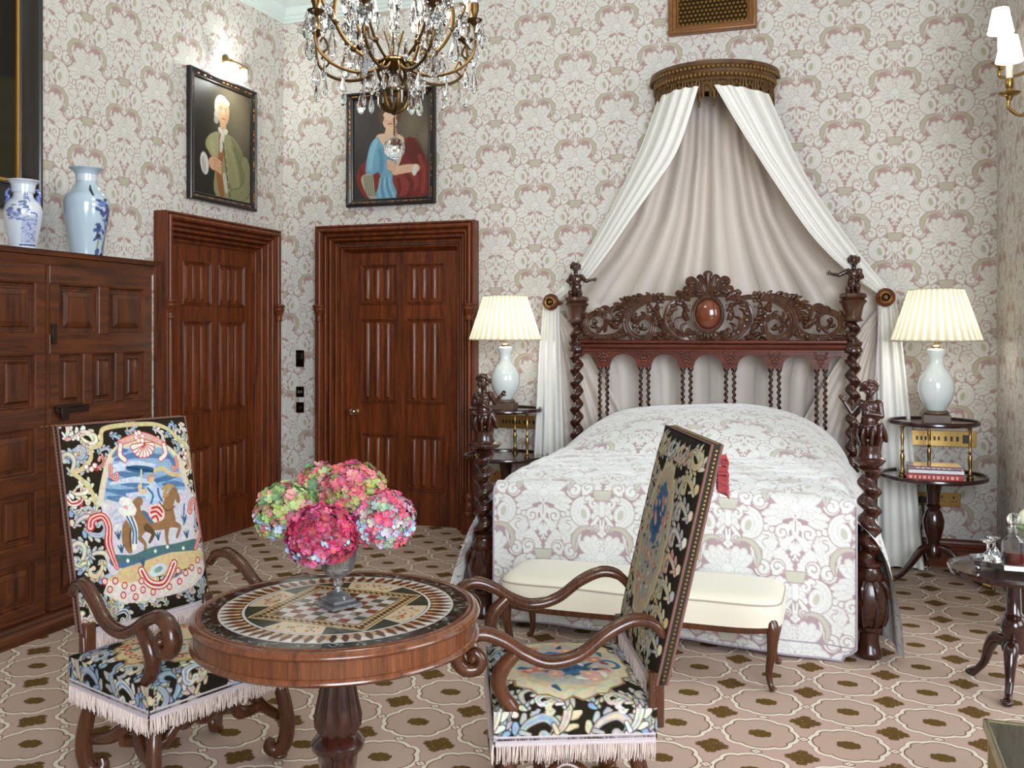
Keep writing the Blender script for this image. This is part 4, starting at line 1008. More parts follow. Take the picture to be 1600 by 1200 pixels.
m = MB(); m.box((-3.728, 3.86, 1.115), (.012, .22, .035), bev=.003); m.box((-3.72, 3.80, 1.10), (.014, .05, .07), bev=.003); m.tube([(-3.722, 3.74, 1.13), (-3.720, 3.92, 1.135)], .009, 8)
MB().box((-3.730, 3.742, 1.5), (.012, .03, .10), bev=.003).build('iron_hinge', IRON, dr)
m.build('iron_lock', IRON, dr)
# ------------------------------------------------------------------ porcelain vases
def porcelain(name, label, prof, paint, loc, H):
    t = thing(name, label, 'vase', loc, 0, 'blue and white vases on the cupboard')
    pr = smooth([(a, b, 0) for a, b in prof], 6)[:, :2]; n = 200; A0 = math.radians(135)
    hz = pr[:, 1]
    def pos(U, V):
        i = V * (len(pr) - 1); r = np.interp(i, np.arange(len(pr)), pr[:, 0]); z = np.interp(i, np.arange(len(pr)), hz); a = A0 + U * 2 * PI
        return r * np.cos(a), r * np.sin(a), z
    def colr(U, V):
        i = V * (len(pr) - 1); z = np.interp(i, np.arange(len(pr)), hz); return paint.sample(U * 360, (1 - z / H) * 300)
    surf('body', 260, (len(pr) - 1) * 3, pos, PORC, t, col=colr)
    i2 = MB(); i2.lathe([(prof[-1][0] - .003, H - .001), (prof[-2][0] - .006, prof[-2][1]), (prof[-3][0] - .006, prof[-3][1]), (prof[-3][0] - .01, prof[-3][1] - .05), (0, prof[-3][1] - .05)], (0, 0, 0), 48); i2.build('inside', plain('glaze_inside', srgb(200, 210, 220), .2, coat=1), t)
    return t
PORC = colmat('glazed_porcelain', .12, coat=1, spec=.6)
B1, B2, B3, GL = srgb(40, 58, 120), srgb(88, 108, 176), srgb(20, 28, 60), srgb(192, 205, 216)
r_ = random.Random(5)
p1 = Paint(360, 300, 1.0, srgb(206, 212, 220))
for k in range(26):
    x, y = 130 + r_.uniform(0, 50), 105 + r_.uniform(0, 62); p1.ell(x, y, r_.uniform(4, 11), r_.uniform(3, 6), r_.uniform(-40, 40), r_.choice([B1, B2, B2]), 0, None, .4, 7, alpha=.75)
p1.poly([(178, 150), (232, 150), (236, 268), (172, 268)], B2, alpha=.45)
for k in range(60):
    x, y = 176 + r_.uniform(0, 54), 152 + r_.uniform(0, 112); p1.stroke([(x, y), (x + r_.uniform(-10, 10), y + r_.uniform(-6, 6))], r_.uniform(1, 2.6), r_.choice([B1, B2, GL]), alpha=.8)
p1.stroke([(168, 270), (240, 270)], 3, B1); p1.stroke([(172, 262), (236, 262)], 1.2, GL)
p1.stroke(smooth([(182, 118), (200, 122), (196, 136), (220, 140), (226, 150)], 5), 3, B2); p1.stroke(smooth([(170, 96), (188, 92), (186, 108), (196, 116)], 5), 5, B1, alpha=.8)
for k in range(6): p1.stroke([(184, 56 + k * 5), (208, 54 + k * 5)], 1.6, B1 if k % 2 else B2)
p1.stroke([(206, 60), (204, 92)], 2, B2)
for cx in (40, 300):
    for k in range(40): x, y = cx + r_.uniform(-30, 30), 110 + r_.uniform(0, 150); p1.ell(x, y, r_.uniform(3, 9), r_.uniform(2, 5), r_.uniform(-60, 60), r_.choice([B1, B2]), alpha=.7)
v1 = porcelain('porcelain_vase', 'shorter blue and white porcelain vase painted with a landscape, left on the cupboard', [(.060, 0), (.064, .03), (.078, .11), (.091, .19), (.092, .225), (.080, .26), (.056, .285), (.048, .30), (.050, .335), (.066, .365), (.080, .374), (.080, .379)], p1, (-4.02, 3.826, CH), .379)
for a in (math.radians(-45 - 88), math.radians(-45 + 88)):
    m = MB(); c_, s_ = math.cos(a), math.sin(a)
    m.tube(smooth([(.078 * c_, .078 * s_, .26), (.068 * c_, .068 * s_, .29), (.078 * c_, .078 * s_, .31), (.062 * c_, .062 * s_, .335)], 5), [.008, .010, .007, .008], 8); m.ell((.076 * c_, .076 * s_, .30), .011); m.build('handle', plain('blue_glaze', B2, .15, coat=1), v1)
p2 = Paint(360, 300, 1.0, srgb(176, 194, 206))
for x, y, a, b, r in ((212, 112, 10, 5, 20), (232, 106, 8, 5, -30), (226, 120, 14, 9, 30), (206, 138, 16, 5, 28), (222, 150, 14, 7, 60), (236, 146, 12, 6, -40), (214, 126, 8, 4, 30), (246, 160, 8, 14, 10), (232, 172, 8, 6, 0), (214, 192, 12, 7, 30), (212, 206, 14, 8, -10), (228, 206, 10, 5, 10), (236, 214, 6, 6, 0), (216, 226, 10, 9, -40), (226, 232, 7, 6, 0), (246, 196, 12, 6, 60), (206, 236, 9, 4, -40), (254, 178, 10, 5, 60), (240, 128, 12, 8, 40), (252, 140, 10, 6, 60)):
    p2.ell(x, y, a, b, r, r_.choice([B1, B3, B1, B2]), 0, None, .35, 6, alpha=.95)
p2.stroke(smooth([(258, 286), (244, 250), (250, 215), (238, 180), (242, 150), (228, 124)], 6), 3, B2); p2.stroke(smooth([(246, 286), (240, 268), (246, 240)], 5), 2.5, B1)
p2.stroke([(218, 240), (214, 262)], 3, srgb(130, 140, 100)); p2.ell(216, 276, 9, 12, 20, B1, alpha=.9); p2.stroke([(196, 288), (262, 288)], [1, 3.5, 4], B1); p2.ell(240, 284, 10, 5, 10, B3)
p2.stroke(smooth([(196, 60), (192, 76), (196, 94)], 4), [3, 5.5, 3], B3)
v2 = porcelain('porcelain_vase', 'taller pale blue vase with a dark blue flowering branch, right of the landscape vase', [(.082, 0), (.086, .02), (.098, .12), (.116, .24), (.122, .31), (.112, .355), (.078, .395), (.058, .43), (.054, .46), (.066, .49), (.092, .510), (.094, .514)], p2, (-4.02, 4.264, CH), .514)
# ------------------------------------------------------------------ portraits
OILP = colmat('oil_paint', .5, coat=.04, spec=.2)
def picture(name, label, W, H, paint, root, fr, fw=.055, gold=True, seed=1):
    RES = .0017 if gold else .008
    """hung flat on a wall: local x right, z up, looks to -y"""
    pr = [(0, 0), (0, .032), (.006, .040), (.016, .042), (.022, .034), (.028, .030), (fw - .016, .022), (fw - .010, .026), (fw - .003, .022), (fw, .008)]
    m = MB(); st = []
    for o, d in pr: a, e = W / 2 - o, H / 2 - o; st.append([(-a, -d, -e), (-a, -d, e), (a, -d, e), (a, -d, -e), (-a, -d, -e)])
    for i in range(len(st) - 1): m.strip(st[i], st[i + 1])
    m.build('picture_frame', fr, root, ang=30)
    if gold:
        g = MB(); rr = random.Random(seed)
        per = [(-1, 0), (1, 0), (0, -1), (0, 1)]
        for sx, sz in per:
            L = (H if sx else W) / 2 - fw
            x = -L
            while x < L:
                w_ = rr.uniform(.006, .03)
                if rr.random() < .62:
                    o = fw * .5 + rr.uniform(-.002, .002)
                    c = (sx * (W / 2 - o), -.0275, x) if sx else (x, -.0275, sz * (H / 2 - o))
                    d = (.010, .006, w_) if sx else (w_, .006, .010); g.box(c, d, bev=.002)
                x += w_ + rr.uniform(.0, .02)
        g.build('gilt_ornament', plain('rubbed_gilding', srgb(178, 116, 48), .4, .4, var=.35), root)
    for _ in range(3):      # soft brushwork
        A_ = paint.a; P_ = np.pad(A_, ((1, 1), (1, 1), (0, 0)), 'edge'); paint.a = (P_[:-2, 1:-1] + P_[2:, 1:-1] + P_[1:-1, :-2] + P_[1:-1, 2:] + 2 * A_) / 6
    rb = np.random.RandomState(seed + 9); kk = 5; b_ = rb.normal(1, .06, (paint.ny // kk + 2, paint.nx // kk + 2, 1)); b_ = np.repeat(np.repeat(b_, kk, 0), kk, 1)
    for _ in range(6): b_ = (b_ + np.roll(b_, 1, 0) + np.roll(b_, 1, 1) + np.roll(b_, -1, 0) + np.roll(b_, -1, 1)) / 5
    paint.a = (paint.a * b_[:paint.ny, :paint.nx] * .80).astype(np.float32)
    aw, ah = W - 2 * fw, H - 2 * fw
    surf('canvas', int(aw / RES), int(ah / RES), lambda U, V: ((U - .5) * aw, -.012 + 0 * U, (V - .5) * ah), OILP, root, col=lambda U, V: paint.sample(U * paint.w, (1 - V) * paint.h))
def bg(p, a, b, spots):
    Y, X_ = np.mgrid[0:p.ny, 0:p.nx]; X_ = X_ / p.nx; Y = Y / p.ny; t = np.zeros(X_.shape)
    for x, y, r in spots: t = np.maximum(t, np.exp(-((X_ - x) ** 2 + (Y - y) ** 2) / r ** 2))
    p.a[:] = np.array(a) * (1 - t[..., None]) + np.array(b) * t[..., None]
def face(p, x, y, a, b, lean, skin, hair, o=(0, 0)):
    sh = tuple(q * .62 for q in skin); li = tuple(min(1, q * 1.12) for q in skin)
    p.ell(x, y, a, b, lean, skin); p.ell(x - a * .2, y - b * .2, a * .65, b * .6, lean, li, alpha=.5); p.ell(x + a * .62, y + b * .1, a * .35, b * .75, lean, sh, alpha=.5)
    for s in (-1, 1):
        ex = x + s * a * .38 - a * .08; p.ell(ex, y - b * .12, a * .19, b * .06, 0, srgb(224, 210, 195)); p.dot(ex, y - b * .12, a * .09, srgb(40, 28, 22)); p.stroke([(ex - a * .25, y - b * .26), (ex, y - b * .32), (ex + a * .25, y - b * .27)], a * .04, srgb(96, 70, 52)); p.stroke([(ex - a * .2, y - b * .19), (ex + a * .2, y - b * .19)], a * .03, sh)
    p.stroke([(x - a * .06, y - b * .1), (x - a * .02, y + b * .2)], a * .07, li); p.stroke([(x - a * .16, y + b * .26), (x + a * .12, y + b * .27)], a * .05, sh)
    p.stroke([(x - a * .28, y + b * .5), (x, y + b * .46), (x + a * .24, y + b * .5)], a * .07, srgb(168, 72, 62)); p.stroke([(x - a * .15, y + b * .66), (x + a * .15, y + b * .66)], a * .06, sh, alpha=.5)
    for s in (-1, 1): p.ell(x + s * a * .45 - a * .05, y + b * .22, a * .22, b * .13, 0, srgb(214, 130, 108), alpha=.35)
P1 = Paint(100, 120, .24, (0, 0, 0)); bg(P1, srgb(44, 38, 32), srgb(116, 106, 84), [(.78, .3, .35)]); 
P1.ell(47, 22, 12, 13, 8, srgb(186, 180, 168)); P1.ell(39, 32, 4.5, 6, 0, srgb(196, 190, 180)); P1.ell(39, 25, 4, 4, 0, srgb(206, 200, 190)); P1.ell(38, 38, 4, 4, 0, srgb(176, 170, 160))
face(P1, 51, 27, 10, 15, 8, srgb(214, 170, 134), None); P1.stroke([(43, 15), (51, 12), (59, 16)], 2.6, srgb(204, 198, 186))
P1.poly(smooth([(40, 50), (24, 58), (20, 70), (36, 84), (38, 120), (100, 120), (98, 100), (90, 74), (78, 58), (62, 50)], 5, True), srgb(146, 142, 104))
P1.poly(smooth([(64, 52), (90, 72), (100, 96), (96, 118), (84, 100), (78, 80)], 5, True), srgb(116, 112, 80), alpha=.7); P1.poly(smooth([(24, 60), (40, 52), (40, 80), (26, 76)], 5, True), srgb(170, 164, 122), alpha=.7)
P1.poly(smooth([(44, 54), (50, 52), (52, 70), (48, 90), (52, 118), (44, 118), (38, 96), (42, 76)], 5, True), srgb(150, 96, 56)); P1.stroke(smooth([(50, 41), (50, 48)], 4), [5.5, 5], srgb(204, 164, 130)); P1.stroke(smooth([(44, 47), (50, 50), (56, 47)], 4), 2.6, srgb(214, 208, 196)); P1.stroke(smooth([(50, 50), (48, 60), (46, 70)], 4), [3, 3.6, 2], srgb(206, 200, 188))
P1.stroke(smooth([(50, 60), (56, 90), (62, 118)], 5), 1, srgb(92, 88, 62))
P1.stroke(smooth([(60, 60), (72, 80), (80, 104)], 5), 4, srgb(160, 156, 116), alpha=.35); P1.stroke(smooth([(70, 64), (80, 84), (84, 110)], 5), 3, srgb(108, 104, 74), alpha=.5); P1.stroke(smooth([(30, 64), (34, 76)], 4), 3, srgb(182, 176, 132), alpha=.5); P1.stroke(smooth([(58, 100), (66, 112), (70, 119)], 4), 2, srgb(104, 100, 72), alpha=.6)
for k in range(6): P1.dot(54 + k * 1.3, 66 + k * 9, 1.1, srgb(186, 176, 130))
P1.stroke([(52, 96), (56, 112)], 3, srgb(206, 202, 188), alpha=.7)
P1.stroke(smooth([(90, 76), (98, 96), (84, 112), (70, 116)], 5), [7, 8, 7], srgb(138, 134, 98), .8, srgb(80, 76, 52))
P1.ell(18, 88, 7, 12, -10, srgb(214, 210, 202)); P1.ell(17, 90, 3, 9, -10, srgb(180, 176, 168)); P1.ell(33, 86, 8, 7, 20, srgb(216, 168, 132))
for k in range(4): P1.stroke([(36, 80 + k * 3.4), (46, 83 + k * 3.6)], 1.7, srgb(214, 164, 128), .4, srgb(150, 100, 74))
FR1 = plain('black_frame', srgb(24, 15, 10), .35, coat=.15, var=.4, bscale=25)
pt = thing('portrait_painting', 'portrait of a white-wigged man in an olive coat, above the left door', 'painting', (WX0, 5.8735, 2.907), PI / 2, 'framed portraits above the doors')
pt.rotation_euler = (0, 0, PI / 2); pt.location.x = WX0 + .008
picture('p', '', .79, .925, P1, pt, FR1, .06, True, 2)
P2 = Paint(100, 120, .24, (0, 0, 0)); bg(P2, srgb(62, 56, 54), srgb(118, 106, 88), [(.78, .28, .25), (.95, .4, .2)])
P2.poly(smooth([(4, 100), (6, 84), (20, 72), (34, 78), (40, 120), (18, 120)], 5, True), srgb(128, 52, 44)); P2.poly(smooth([(62, 60), (76, 48), (92, 66), (100, 86), (98, 118), (52, 118), (48, 98), (64, 90)], 5, True), srgb(118, 48, 42))
P2.poly(smooth([(70, 56), (84, 50), (94, 70), (90, 84), (72, 74)], 5, True), srgb(84, 40, 36), alpha=.6); P2.poly(smooth([(52, 92), (80, 88), (86, 108), (60, 118)], 5, True), srgb(142, 66, 56), alpha=.7)
P2.poly(smooth([(30, 46), (40, 42), (60, 44), (68, 54), (58, 84), (34, 66)], 5, True), srgb(224, 190, 160)); P2.stroke([(50, 34), (49, 46)], [6, 8], srgb(222, 186, 156)); P2.stroke([(56, 38), (58, 46)], 2, srgb(186, 144, 116), alpha=.6); P2.stroke(smooth([(34, 52), (48, 68), (54, 84)], 5), 1.2, srgb(210, 206, 196)); P2.stroke(smooth([(66, 54), (60, 70), (55, 82)], 5), 1.6, srgb(176, 206, 218))
face(P2, 49, 24, 10.5, 14, 0, srgb(226, 190, 164), None); P2.ell(49, 12, 13, 9, 0, srgb(96, 72, 54)); P2.ell(38, 20, 4, 10, 8, srgb(96, 72, 54)); P2.ell(60, 20, 4, 10, -8, srgb(96, 72, 54)); P2.ell(49, 20, 9, 5, 0, srgb(228, 194, 168))
P2.poly(smooth([(32, 46), (22, 56), (16, 84), (22, 92), (34, 88), (36, 100), (30, 120), (58, 120), (52, 98), (56, 80), (48, 66), (38, 54)], 5, True), srgb(116, 166, 192))
P2.stroke(smooth([(70, 92), (78, 104), (74, 118)], 5), 3, srgb(92, 36, 34), alpha=.7); P2.stroke(smooth([(88, 72), (94, 92), (92, 114)], 5), 2.6, srgb(150, 70, 60), alpha=.6); P2.stroke(smooth([(60, 98), (62, 110), (58, 119)], 5), 2, srgb(90, 36, 34), alpha=.7); P2.stroke(smooth([(10, 86), (16, 100), (24, 116)], 5), 2.4, srgb(96, 38, 34), alpha=.7); P2.stroke(smooth([(36, 62), (38, 76), (36, 88)], 5), 3, srgb(88, 134, 162), alpha=.7)
P2.stroke(smooth([(30, 50), (24, 66), (22, 84)], 5), [3, 4, 3], srgb(150, 196, 216), alpha=.7); P2.stroke(smooth([(40, 60), (52, 74), (54, 86)], 5), [1, 4, 6], srgb(128, 158, 168), alpha=.8)
for k in range(5): P2.stroke(smooth([(36 + k * 3, 96), (34 + k * 4, 108), (36 + k * 5, 120)], 4), 1, srgb(78, 120, 146) if k % 2 else srgb(154, 196, 212), alpha=.7)
P2.poly(smooth([(14, 90), (26, 92), (28, 108), (30, 120), (20, 118), (10, 98)], 5, True), srgb(176, 170, 150)); 
for k in range(5): P2.stroke([(14 + k * 3, 92), (18 + k * 3, 116)], .9, srgb(98, 92, 78), alpha=.7)
P2.stroke(smooth([(56, 88), (70, 86), (84, 86)], 4), [5, 5, 4.5], srgb(220, 180, 150), .5, srgb(140, 92, 70)); P2.ell(82, 88, 3.5, 7, 10, srgb(216, 212, 206)); P2.ell(54, 84, 8, 5, 20, srgb(224, 186, 156))
for k in range(4): P2.stroke([(54, 78 + k * 2.8), (46, 75 + k * 3)], 1.3, srgb(224, 186, 156), .4, srgb(160, 110, 84))
FR2 = plain('dark_frame', srgb(22, 14, 10), .35, coat=.15, var=.4, bscale=25)
pt = thing('portrait_painting', 'portrait of a woman in blue dress and red cloak, above the right-hand door', 'painting', (-3.319, WY1 - .006, 2.954), 0, 'framed portraits above the doors')
picture('p', '', .766, .90, P2, pt, FR2, .06, True, 5)
P3_ = Paint(100, 140, .8, srgb(24, 17, 12)); P3_.ell(96, 120, 30, 34, 20, srgb(58, 50, 26), alpha=.5); P3_.ell(60, 60, 30, 40, 0, srgb(40, 28, 18), alpha=.5)
pt = thing('large_painting', 'very large dark painting with thin gold slip at the far left', 'painting', (WX0 + .008, 3.50, 3.08), PI / 2)
picture('p', '', 1.38, 1.80, P3_, pt, plain('ebonised_frame', srgb(26, 18, 14), .3, coat=.5), .15, False)
m = MB(); st = []
for o, d in ((.150, .010), (.150, .022), (.166, .022), (.166, .012)): a, e = .69 - o, .90 - o; st.append([(-a, -d, -e), (-a, -d, e), (a, -d, e), (a, -d, -e), (-a, -d, -e)])
for i in range(3): m.strip(st[i], st[i + 1])
m.build('gold_slip', plain('gold_leaf', srgb(214, 160, 80), .35, .8), pt, ang=30)
# ------------------------------------------------------------------ wall lights
OPAL = glow('opal_glass', (.95, 1, .95), 9)
wl = thing('wall_light', 'small brass wall light with glaring opal bulbs above the portrait of the man', 'wall light', (WX0, 5.93, 3.52), PI / 2)
m = MB(); m.lathe([(0, 0), (.046, 0), (.048, .006), (.04, .012), (.03, .016), (.012, .018), (.010, .06), (0, .062)], (0, 0, 0), 32); m.xf(Matrix.Rotation(PI / 2, 4, 'X')); m.build('back_plate', BRASS, wl)
m = MB(); m.tube(smooth([(0, -.05, 0), (-.07, -.08, -.01), (-.10, -.09, -.03)], 5), .006, 8); m.tube(smooth([(0, -.05, 0), (.07, -.08, -.01), (.10, -.09, -.03)], 5), .006, 8); m.tube([(0, 0, .0), (.0, -.055, 0)], .012, 8); m.lathe([(.024, -.03), (.034, -.035), (.034, -.045), (.018, -.05)], (-.10, -.09, 0), 20); m.lathe([(.024, -.03), (.034, -.035), (.034, -.045), (.018, -.05)], (.10, -.09, 0), 20); m.build('bracket_arm', BRASS, wl)
for sx in (-1, 1): MB().lathe([(.020, -.045), (.024, -.055), (.024, -.11), (.018, -.125), (0, -.13)], (sx * .10, -.09, 0), 20).build('bulb', OPAL, wl)
point('wall_light_lamp', (WX0 + .15, 5.90, 3.40), 9, (.95, 1, .93), .04)
SH = glow('lit_shade', (1, .93, .78), 1.6, (.95, .93, .86))
sc = thing('wall_sconce', 'gilt brass candle sconce with small glowing white shades on the right wall', 'wall light', (WX1, 5.25, 2.85))
wb(MB().ell((WX1 - .012, 5.25, 2.85), (.012, .06, .11)).ell((WX1 - .02, 5.25, 2.85), (.02, .035, .05)), 'back_plate', BRASS, sc)
for x, y, z in ((.800, 5.57, 3.155), (.885, 4.98, 3.01), (.80, 5.30, 2.93)):
    m = MB(); m.tube(smooth([(WX1 - .02, 5.25, 2.84), ((x + WX1) / 2, (y + 5.25) / 2, z - .33), (x, y, z - .30), (x, y, z - .24)], 8), .009, 10)
    m.lathe([(0, -.262), (.012, -.26), (.016, -.25), (.020, -.24), (.050, -.228), (.054, -.222), (.050, -.220), (.022, -.222), (.018, -.212), (.014, -.20), (.020, -.19), (.021, -.155), (.019, -.15)], (x, y, z), 28)
    a_ = wb(m, 'candle_arm', BRASS, sc)
    MB().lathe([(.0165, -.155), (.0165, -.04), (.012, -.036)], (x, y, z), 20).build('candle_tube', plain('ivory_tube', srgb(238, 232, 214), .5), a_)
    MB().lathe([(.064, -.062), (.040, .062)], (x, y, z), 36).lathe([(.0645, -.066), (.0652, -.060)], (x, y, z), 36).build('candle_shade', SH, a_)
point('sconce_lamp', (.78, 5.45, 3.02), 2.5, (1, .88, .7), .05)
# ------------------------------------------------------------------ bedside tables, lamps, books
def shade_mat():
    m, nt, b = newmat('pleated_silk_shade')
    tr = nt.nodes.new('ShaderNodeBsdfTranslucent'); 
    mx_ = nt.nodes.new('ShaderNodeMixShader'); mx_.inputs[0].default_value = .5
    x, y, z = sep(nt, texco(nt)); th = mth(nt, 'ARCTAN2', y, x) * (32 / (2 * PI)); st = mapr(mth(nt, 'FRACT', th), .40, .55); st = mn(st, mapr(mth(nt, 'FRACT', th), .98, .90))
    link(nt, mixc(nt, st, srgb(240, 236, 218), srgb(220, 214, 192)), b.inputs['Base Color']); link(nt, mixc(nt, st, srgb(250, 244, 226), srgb(200, 192, 164)), tr.inputs[0]); b.inputs['Roughness'].default_value = .8
    nt.links.new(b.outputs[0], mx_.inputs[1]); nt.links.new(tr.outputs[0], mx_.inputs[2]); nt.links.new(mx_.outputs[0], nt.nodes['Material Output'].inputs[0])
    return m
SHADE = shade_mat()
OPALB = plain('opaline_glass', srgb(214, 222, 220), .12, coat=1, spec=.6)
dw = thing('dumb_waiter_table', 'round two-tier mahogany table right of the bed, with books and a lamp', 'bedside table', (.535, 6.28, 0), 0, 'two-tier tables beside the bed')
TZ1, TZ2 = .637, .965
m = MB(); m.lathe([(.0, .14), (.04, .145), (.048, .18), (.038, .20), (.034, .24), (.044, .27), (.060, .33), (.062, .37), (.048, .42), (.036, .44), (.046, .455), (.034, .47), (.040, .54), (.052, .60), (.075, .625), (.0, .628)], (0, 0, 0), 32); m.build('pedestal', DARKW, dw)
for k in range(3):
    a = math.radians(-25 + 120 * k); c_, s_ = math.cos(a), math.sin(a); q = lambda r, z: (r * c_, r * s_, z)
    l = MB(); l.tube(smooth([q(.03, .20), q(.09, .19), q(.17, .11), q(.24, .05), q(.30, .025)], 6), [.026, .028, .024, .018, .014], 10, .7); l.build('leg', DARKW, dw)
    l = MB(); l.tube([q(.285, .030), q(.33, .022)], [.017, .012], 10); l.ell(q(.34, .012), (.012, .012, .012)); l.build('castor', BRASS, dw)
def tray(z, r, name, nm):
    m = MB(); m.lathe([(0, z), (r - .012, z), (r - .012, z + .008), (r - .004, z + .014), (r, z + .008), (r, z - .006), (r - .01, z - .014), (0, z - .014)], (0, 0, 0), 72); return m.build(name, DARKW if nm else DARKW, dw)
tray(TZ1, .305, 'lower_tier', 0); tray(TZ2, .262, 'upper_tier', 0)
for k in range(3):
    a = math.radians(-28 + 120 * k); x, y = .215 * math.cos(a), .215 * math.sin(a)
    h = TZ2 - TZ1 - .014; m = MB(); m.lathe([(.020, 0), (.022, .012), (.014, .022), (.016, .03), (.008, .045), (.010, .08), (.013, .115), (.013, .13), (.007, .15), (.012, .16), (.007, .17), (.008, .21), (.012, .24), (.008, .255), (.007, h - .03), (.012, h - .012), (.018, h)], (x, y, TZ1), 16); m.lathe([(.0, -.034), (.006, -.03), (.009, -.016)], (x, y, TZ1), 12)
    m.build('brass_column', BRASS, dw)
dw2 = copy_tree(dw); dw2.location = (-2.235, 6.32, 0); dw2['label'] = 'round two-tier mahogany table between the bed and the doors, holding a lamp'
def lamp(loc, label, lean=0):
    t = thing('table_lamp', label, 'lamp', loc, 0, 'table lamps beside the bed')
    MB().box((0, 0, .026), (.155, .125, .052), bev=.004).lathe([(.066, .052), (.072, .058), (.072, .068), (.062, .076), (.0, .076)], (0, 0, 0), 36).build('lamp_base', plain('brown_stand', srgb(92, 72, 56), .45, coat=.3), t)
    MB().lathe([(.052, .076), (.066, .10), (.092, .15), (.104, .20), (.100, .25), (.078, .30), (.050, .335), (.040, .36), (.042, .40), (.056, .425), (.054, .44), (.02, .45)], (0, 0, 0), 48).build('glass_body', OPALB, t)
    MB().lathe([(.022, .448), (.024, .46), (.012, .468), (.010, .50), (.016, .505), (.016, .54), (.0, .545)], (0, 0, 0), 20).tube([(0, 0, .54), (.0, .0, .80)], .003, 6).lathe([(0, .80), (.01, .806), (.0, .822)], (0, 0, 0), 12).build('lamp_fitting', BRASS, t)
    z0, z1, r0, r1 = .495, .800, .252, .152; n = 256; vs, fs = [], []
    for j in range(9):
        v = j / 8
        for k in range(n):
            a = 2 * PI * k / n; ph = (k % 8) / 8
            r = (r0 + (r1 - r0) * v) * (1 + .022 * math.sin(2 * PI * ph)) ; vs.append((r * math.cos(a), r * math.sin(a), z0 + (z1 - z0) * v))
    for j in range(8):
        for k in range(n): fs.append((j * n + k, j * n + (k + 1) % n, j * n + n + (k + 1) % n, j * n + n + k))
    s = MB().add(vs, fs); sh = s.build('lamp_shade', SHADE, t)
    r = MB().tube([(r0 * math.cos(a), r0 * math.sin(a), z0) for a in np.linspace(0, 2 * PI, 60)[:-1]], .005, 6, closed=True).build('lower_binding', plain('shade_braid', srgb(196, 188, 160), .8), sh); r = MB().tube([(r1 * math.cos(a), r1 * math.sin(a), z1) for a in np.linspace(0, 2 * PI, 48)[:-1]], .004, 6, closed=True).build('upper_binding', bpy.data.materials['shade_braid'], sh)
    MB().ell((0, 0, .60), (.028, .028, .045)).build('bulb', glow('bulb_glass', (1, .95, .86), 4), t)
    point('bedside_lamp', (loc[0], loc[1], loc[2] + .64), 1.5, (1, .95, .86), .05)
    point('bedside_lamp_low', (loc[0], loc[1], loc[2] + .50), 3.4, (1, .95, .86), .03)
    return t
lamp((.545, 6.22, TZ2 + .001), 'lit table lamp with cream pleated shade and opaline body, right of the bed')
lamp((-2.235, 6.30, TZ2 + .001), 'lit table lamp with cream pleated shade between bed and doors')
def book(loc, w, d, h, cover, page, rz, label):
    t = thing('hardback_book', label, 'book', loc, rz, 'stacked books on the bedside table')
    MB().box((0, 0, .002), (w, d, .004), bev=.001).box((0, 0, h - .002), (w, d, .004), bev=.001).box((0, -d / 2 + .002, h / 2), (w, .004, h), bev=.001).build('cover', cover, t, ang=30)
    MB().box((0, .003, h / 2), (w - .01, d - .01, h - .008)).build('pages', page, t, sm=False)
    return t
PG = plain('paper', srgb(228, 222, 212), .9)
cvr = lambda n, c: plain(n, c, .3, coat=.6, var=.25, bscale=40)
b1 = book((.525, 6.16, TZ1 + .001), .305, .20, .040, cvr('red_cover', srgb(168, 38, 36)), PG, -.02, 'thick red hardback at the bottom of the stack of books')
b2 = book((.530, 6.165, TZ1 + .042), .300, .20, .022, cvr('white_cover', srgb(222, 220, 226)), PG, .02, 'white and lilac book in the middle of the stack')
b3 = book((.523, 6.16, TZ1 + .065), .290, .195, .020, cvr('mauve_cover', srgb(132, 92, 104)), PG, 0, 'dark mauve glossy book on top of the stack')
m = MB()
for i in range(11): m.box((-.13 + i * .025, -.1015, .020), (.012 if i % 3 else .018, .001, .018))
m.build('spine_lettering', plain('spine_print', srgb(226, 170, 160), .6), b1, sm=False)
m = MB()
for i in range(7): m.box((-.09 + i * .028, -.0985, .010), (.018, .001, .006))
m.build('spine_lettering', plain('spine_print_pale', srgb(206, 190, 200), .6), b3, sm=False)
# ------------------------------------------------------------------ bench at the foot of the bed
bn = thing('upholstered_bench', 'long low cream upholstered bench with cabriole legs at the foot of the bed', 'bench', (-.86, 4.29, 0))
BL, BD = 1.26, .44
def bench_out(n=120, k=1.0):
    o = []
    for i in range(n):
        a = 2 * PI * i / n; c_, s_ = math.cos(a), math.sin(a); e = 7
        r = (abs(c_) ** e + abs(s_) ** e) ** (-1 / e)
        x, y = BL / 2 * r * c_, BD / 2 * r * s_
        wv = .012 * math.cos(x * 4 * PI / BL) * (1 if s_ > 0 else -1) * abs(s_) ** 2
        o.append((x, y + wv))
    return o
O = bench_out(); n = len(O); rings = [(1.0, .275), (1.0, .29), (1.005, .32), (1.0, .352), (.985, .365), (.965, .374), (.90, .386), (.75, .396), (.5, .402), (.2, .404)]
vs, fs = [], []
for s_, z in rings:
    for x, y in O:
        ix = x * s_ if abs(s_ - 1) < .1 else x * (1 - (1 - s_) * .5); dip = -.012 * math.sin((abs(x) / (BL / 2)) * PI) if z < .31 else 0
        vs.append((math.copysign(max(0, abs(x) - (1 - s_) * BD / 2), x), y * s_, z + dip))
for j in range(len(rings) - 1):
    for k in range(n): fs.append((j * n + k, j * n + (k + 1) % n, j * n + n + (k + 1) % n, j * n + n + k))
fs.append(tuple((len(rings) - 1) * n + k for k in range(n)))
MB().add(vs, fs).build('seat_cushion', CREAM, bn)
MB().tube([(x * .995, y * .99, .363) for x, y in O], .004, 6, closed=True).build('piping', plain('grey_piping', srgb(168, 156, 140), .7), bn)
vs, fs = [], []
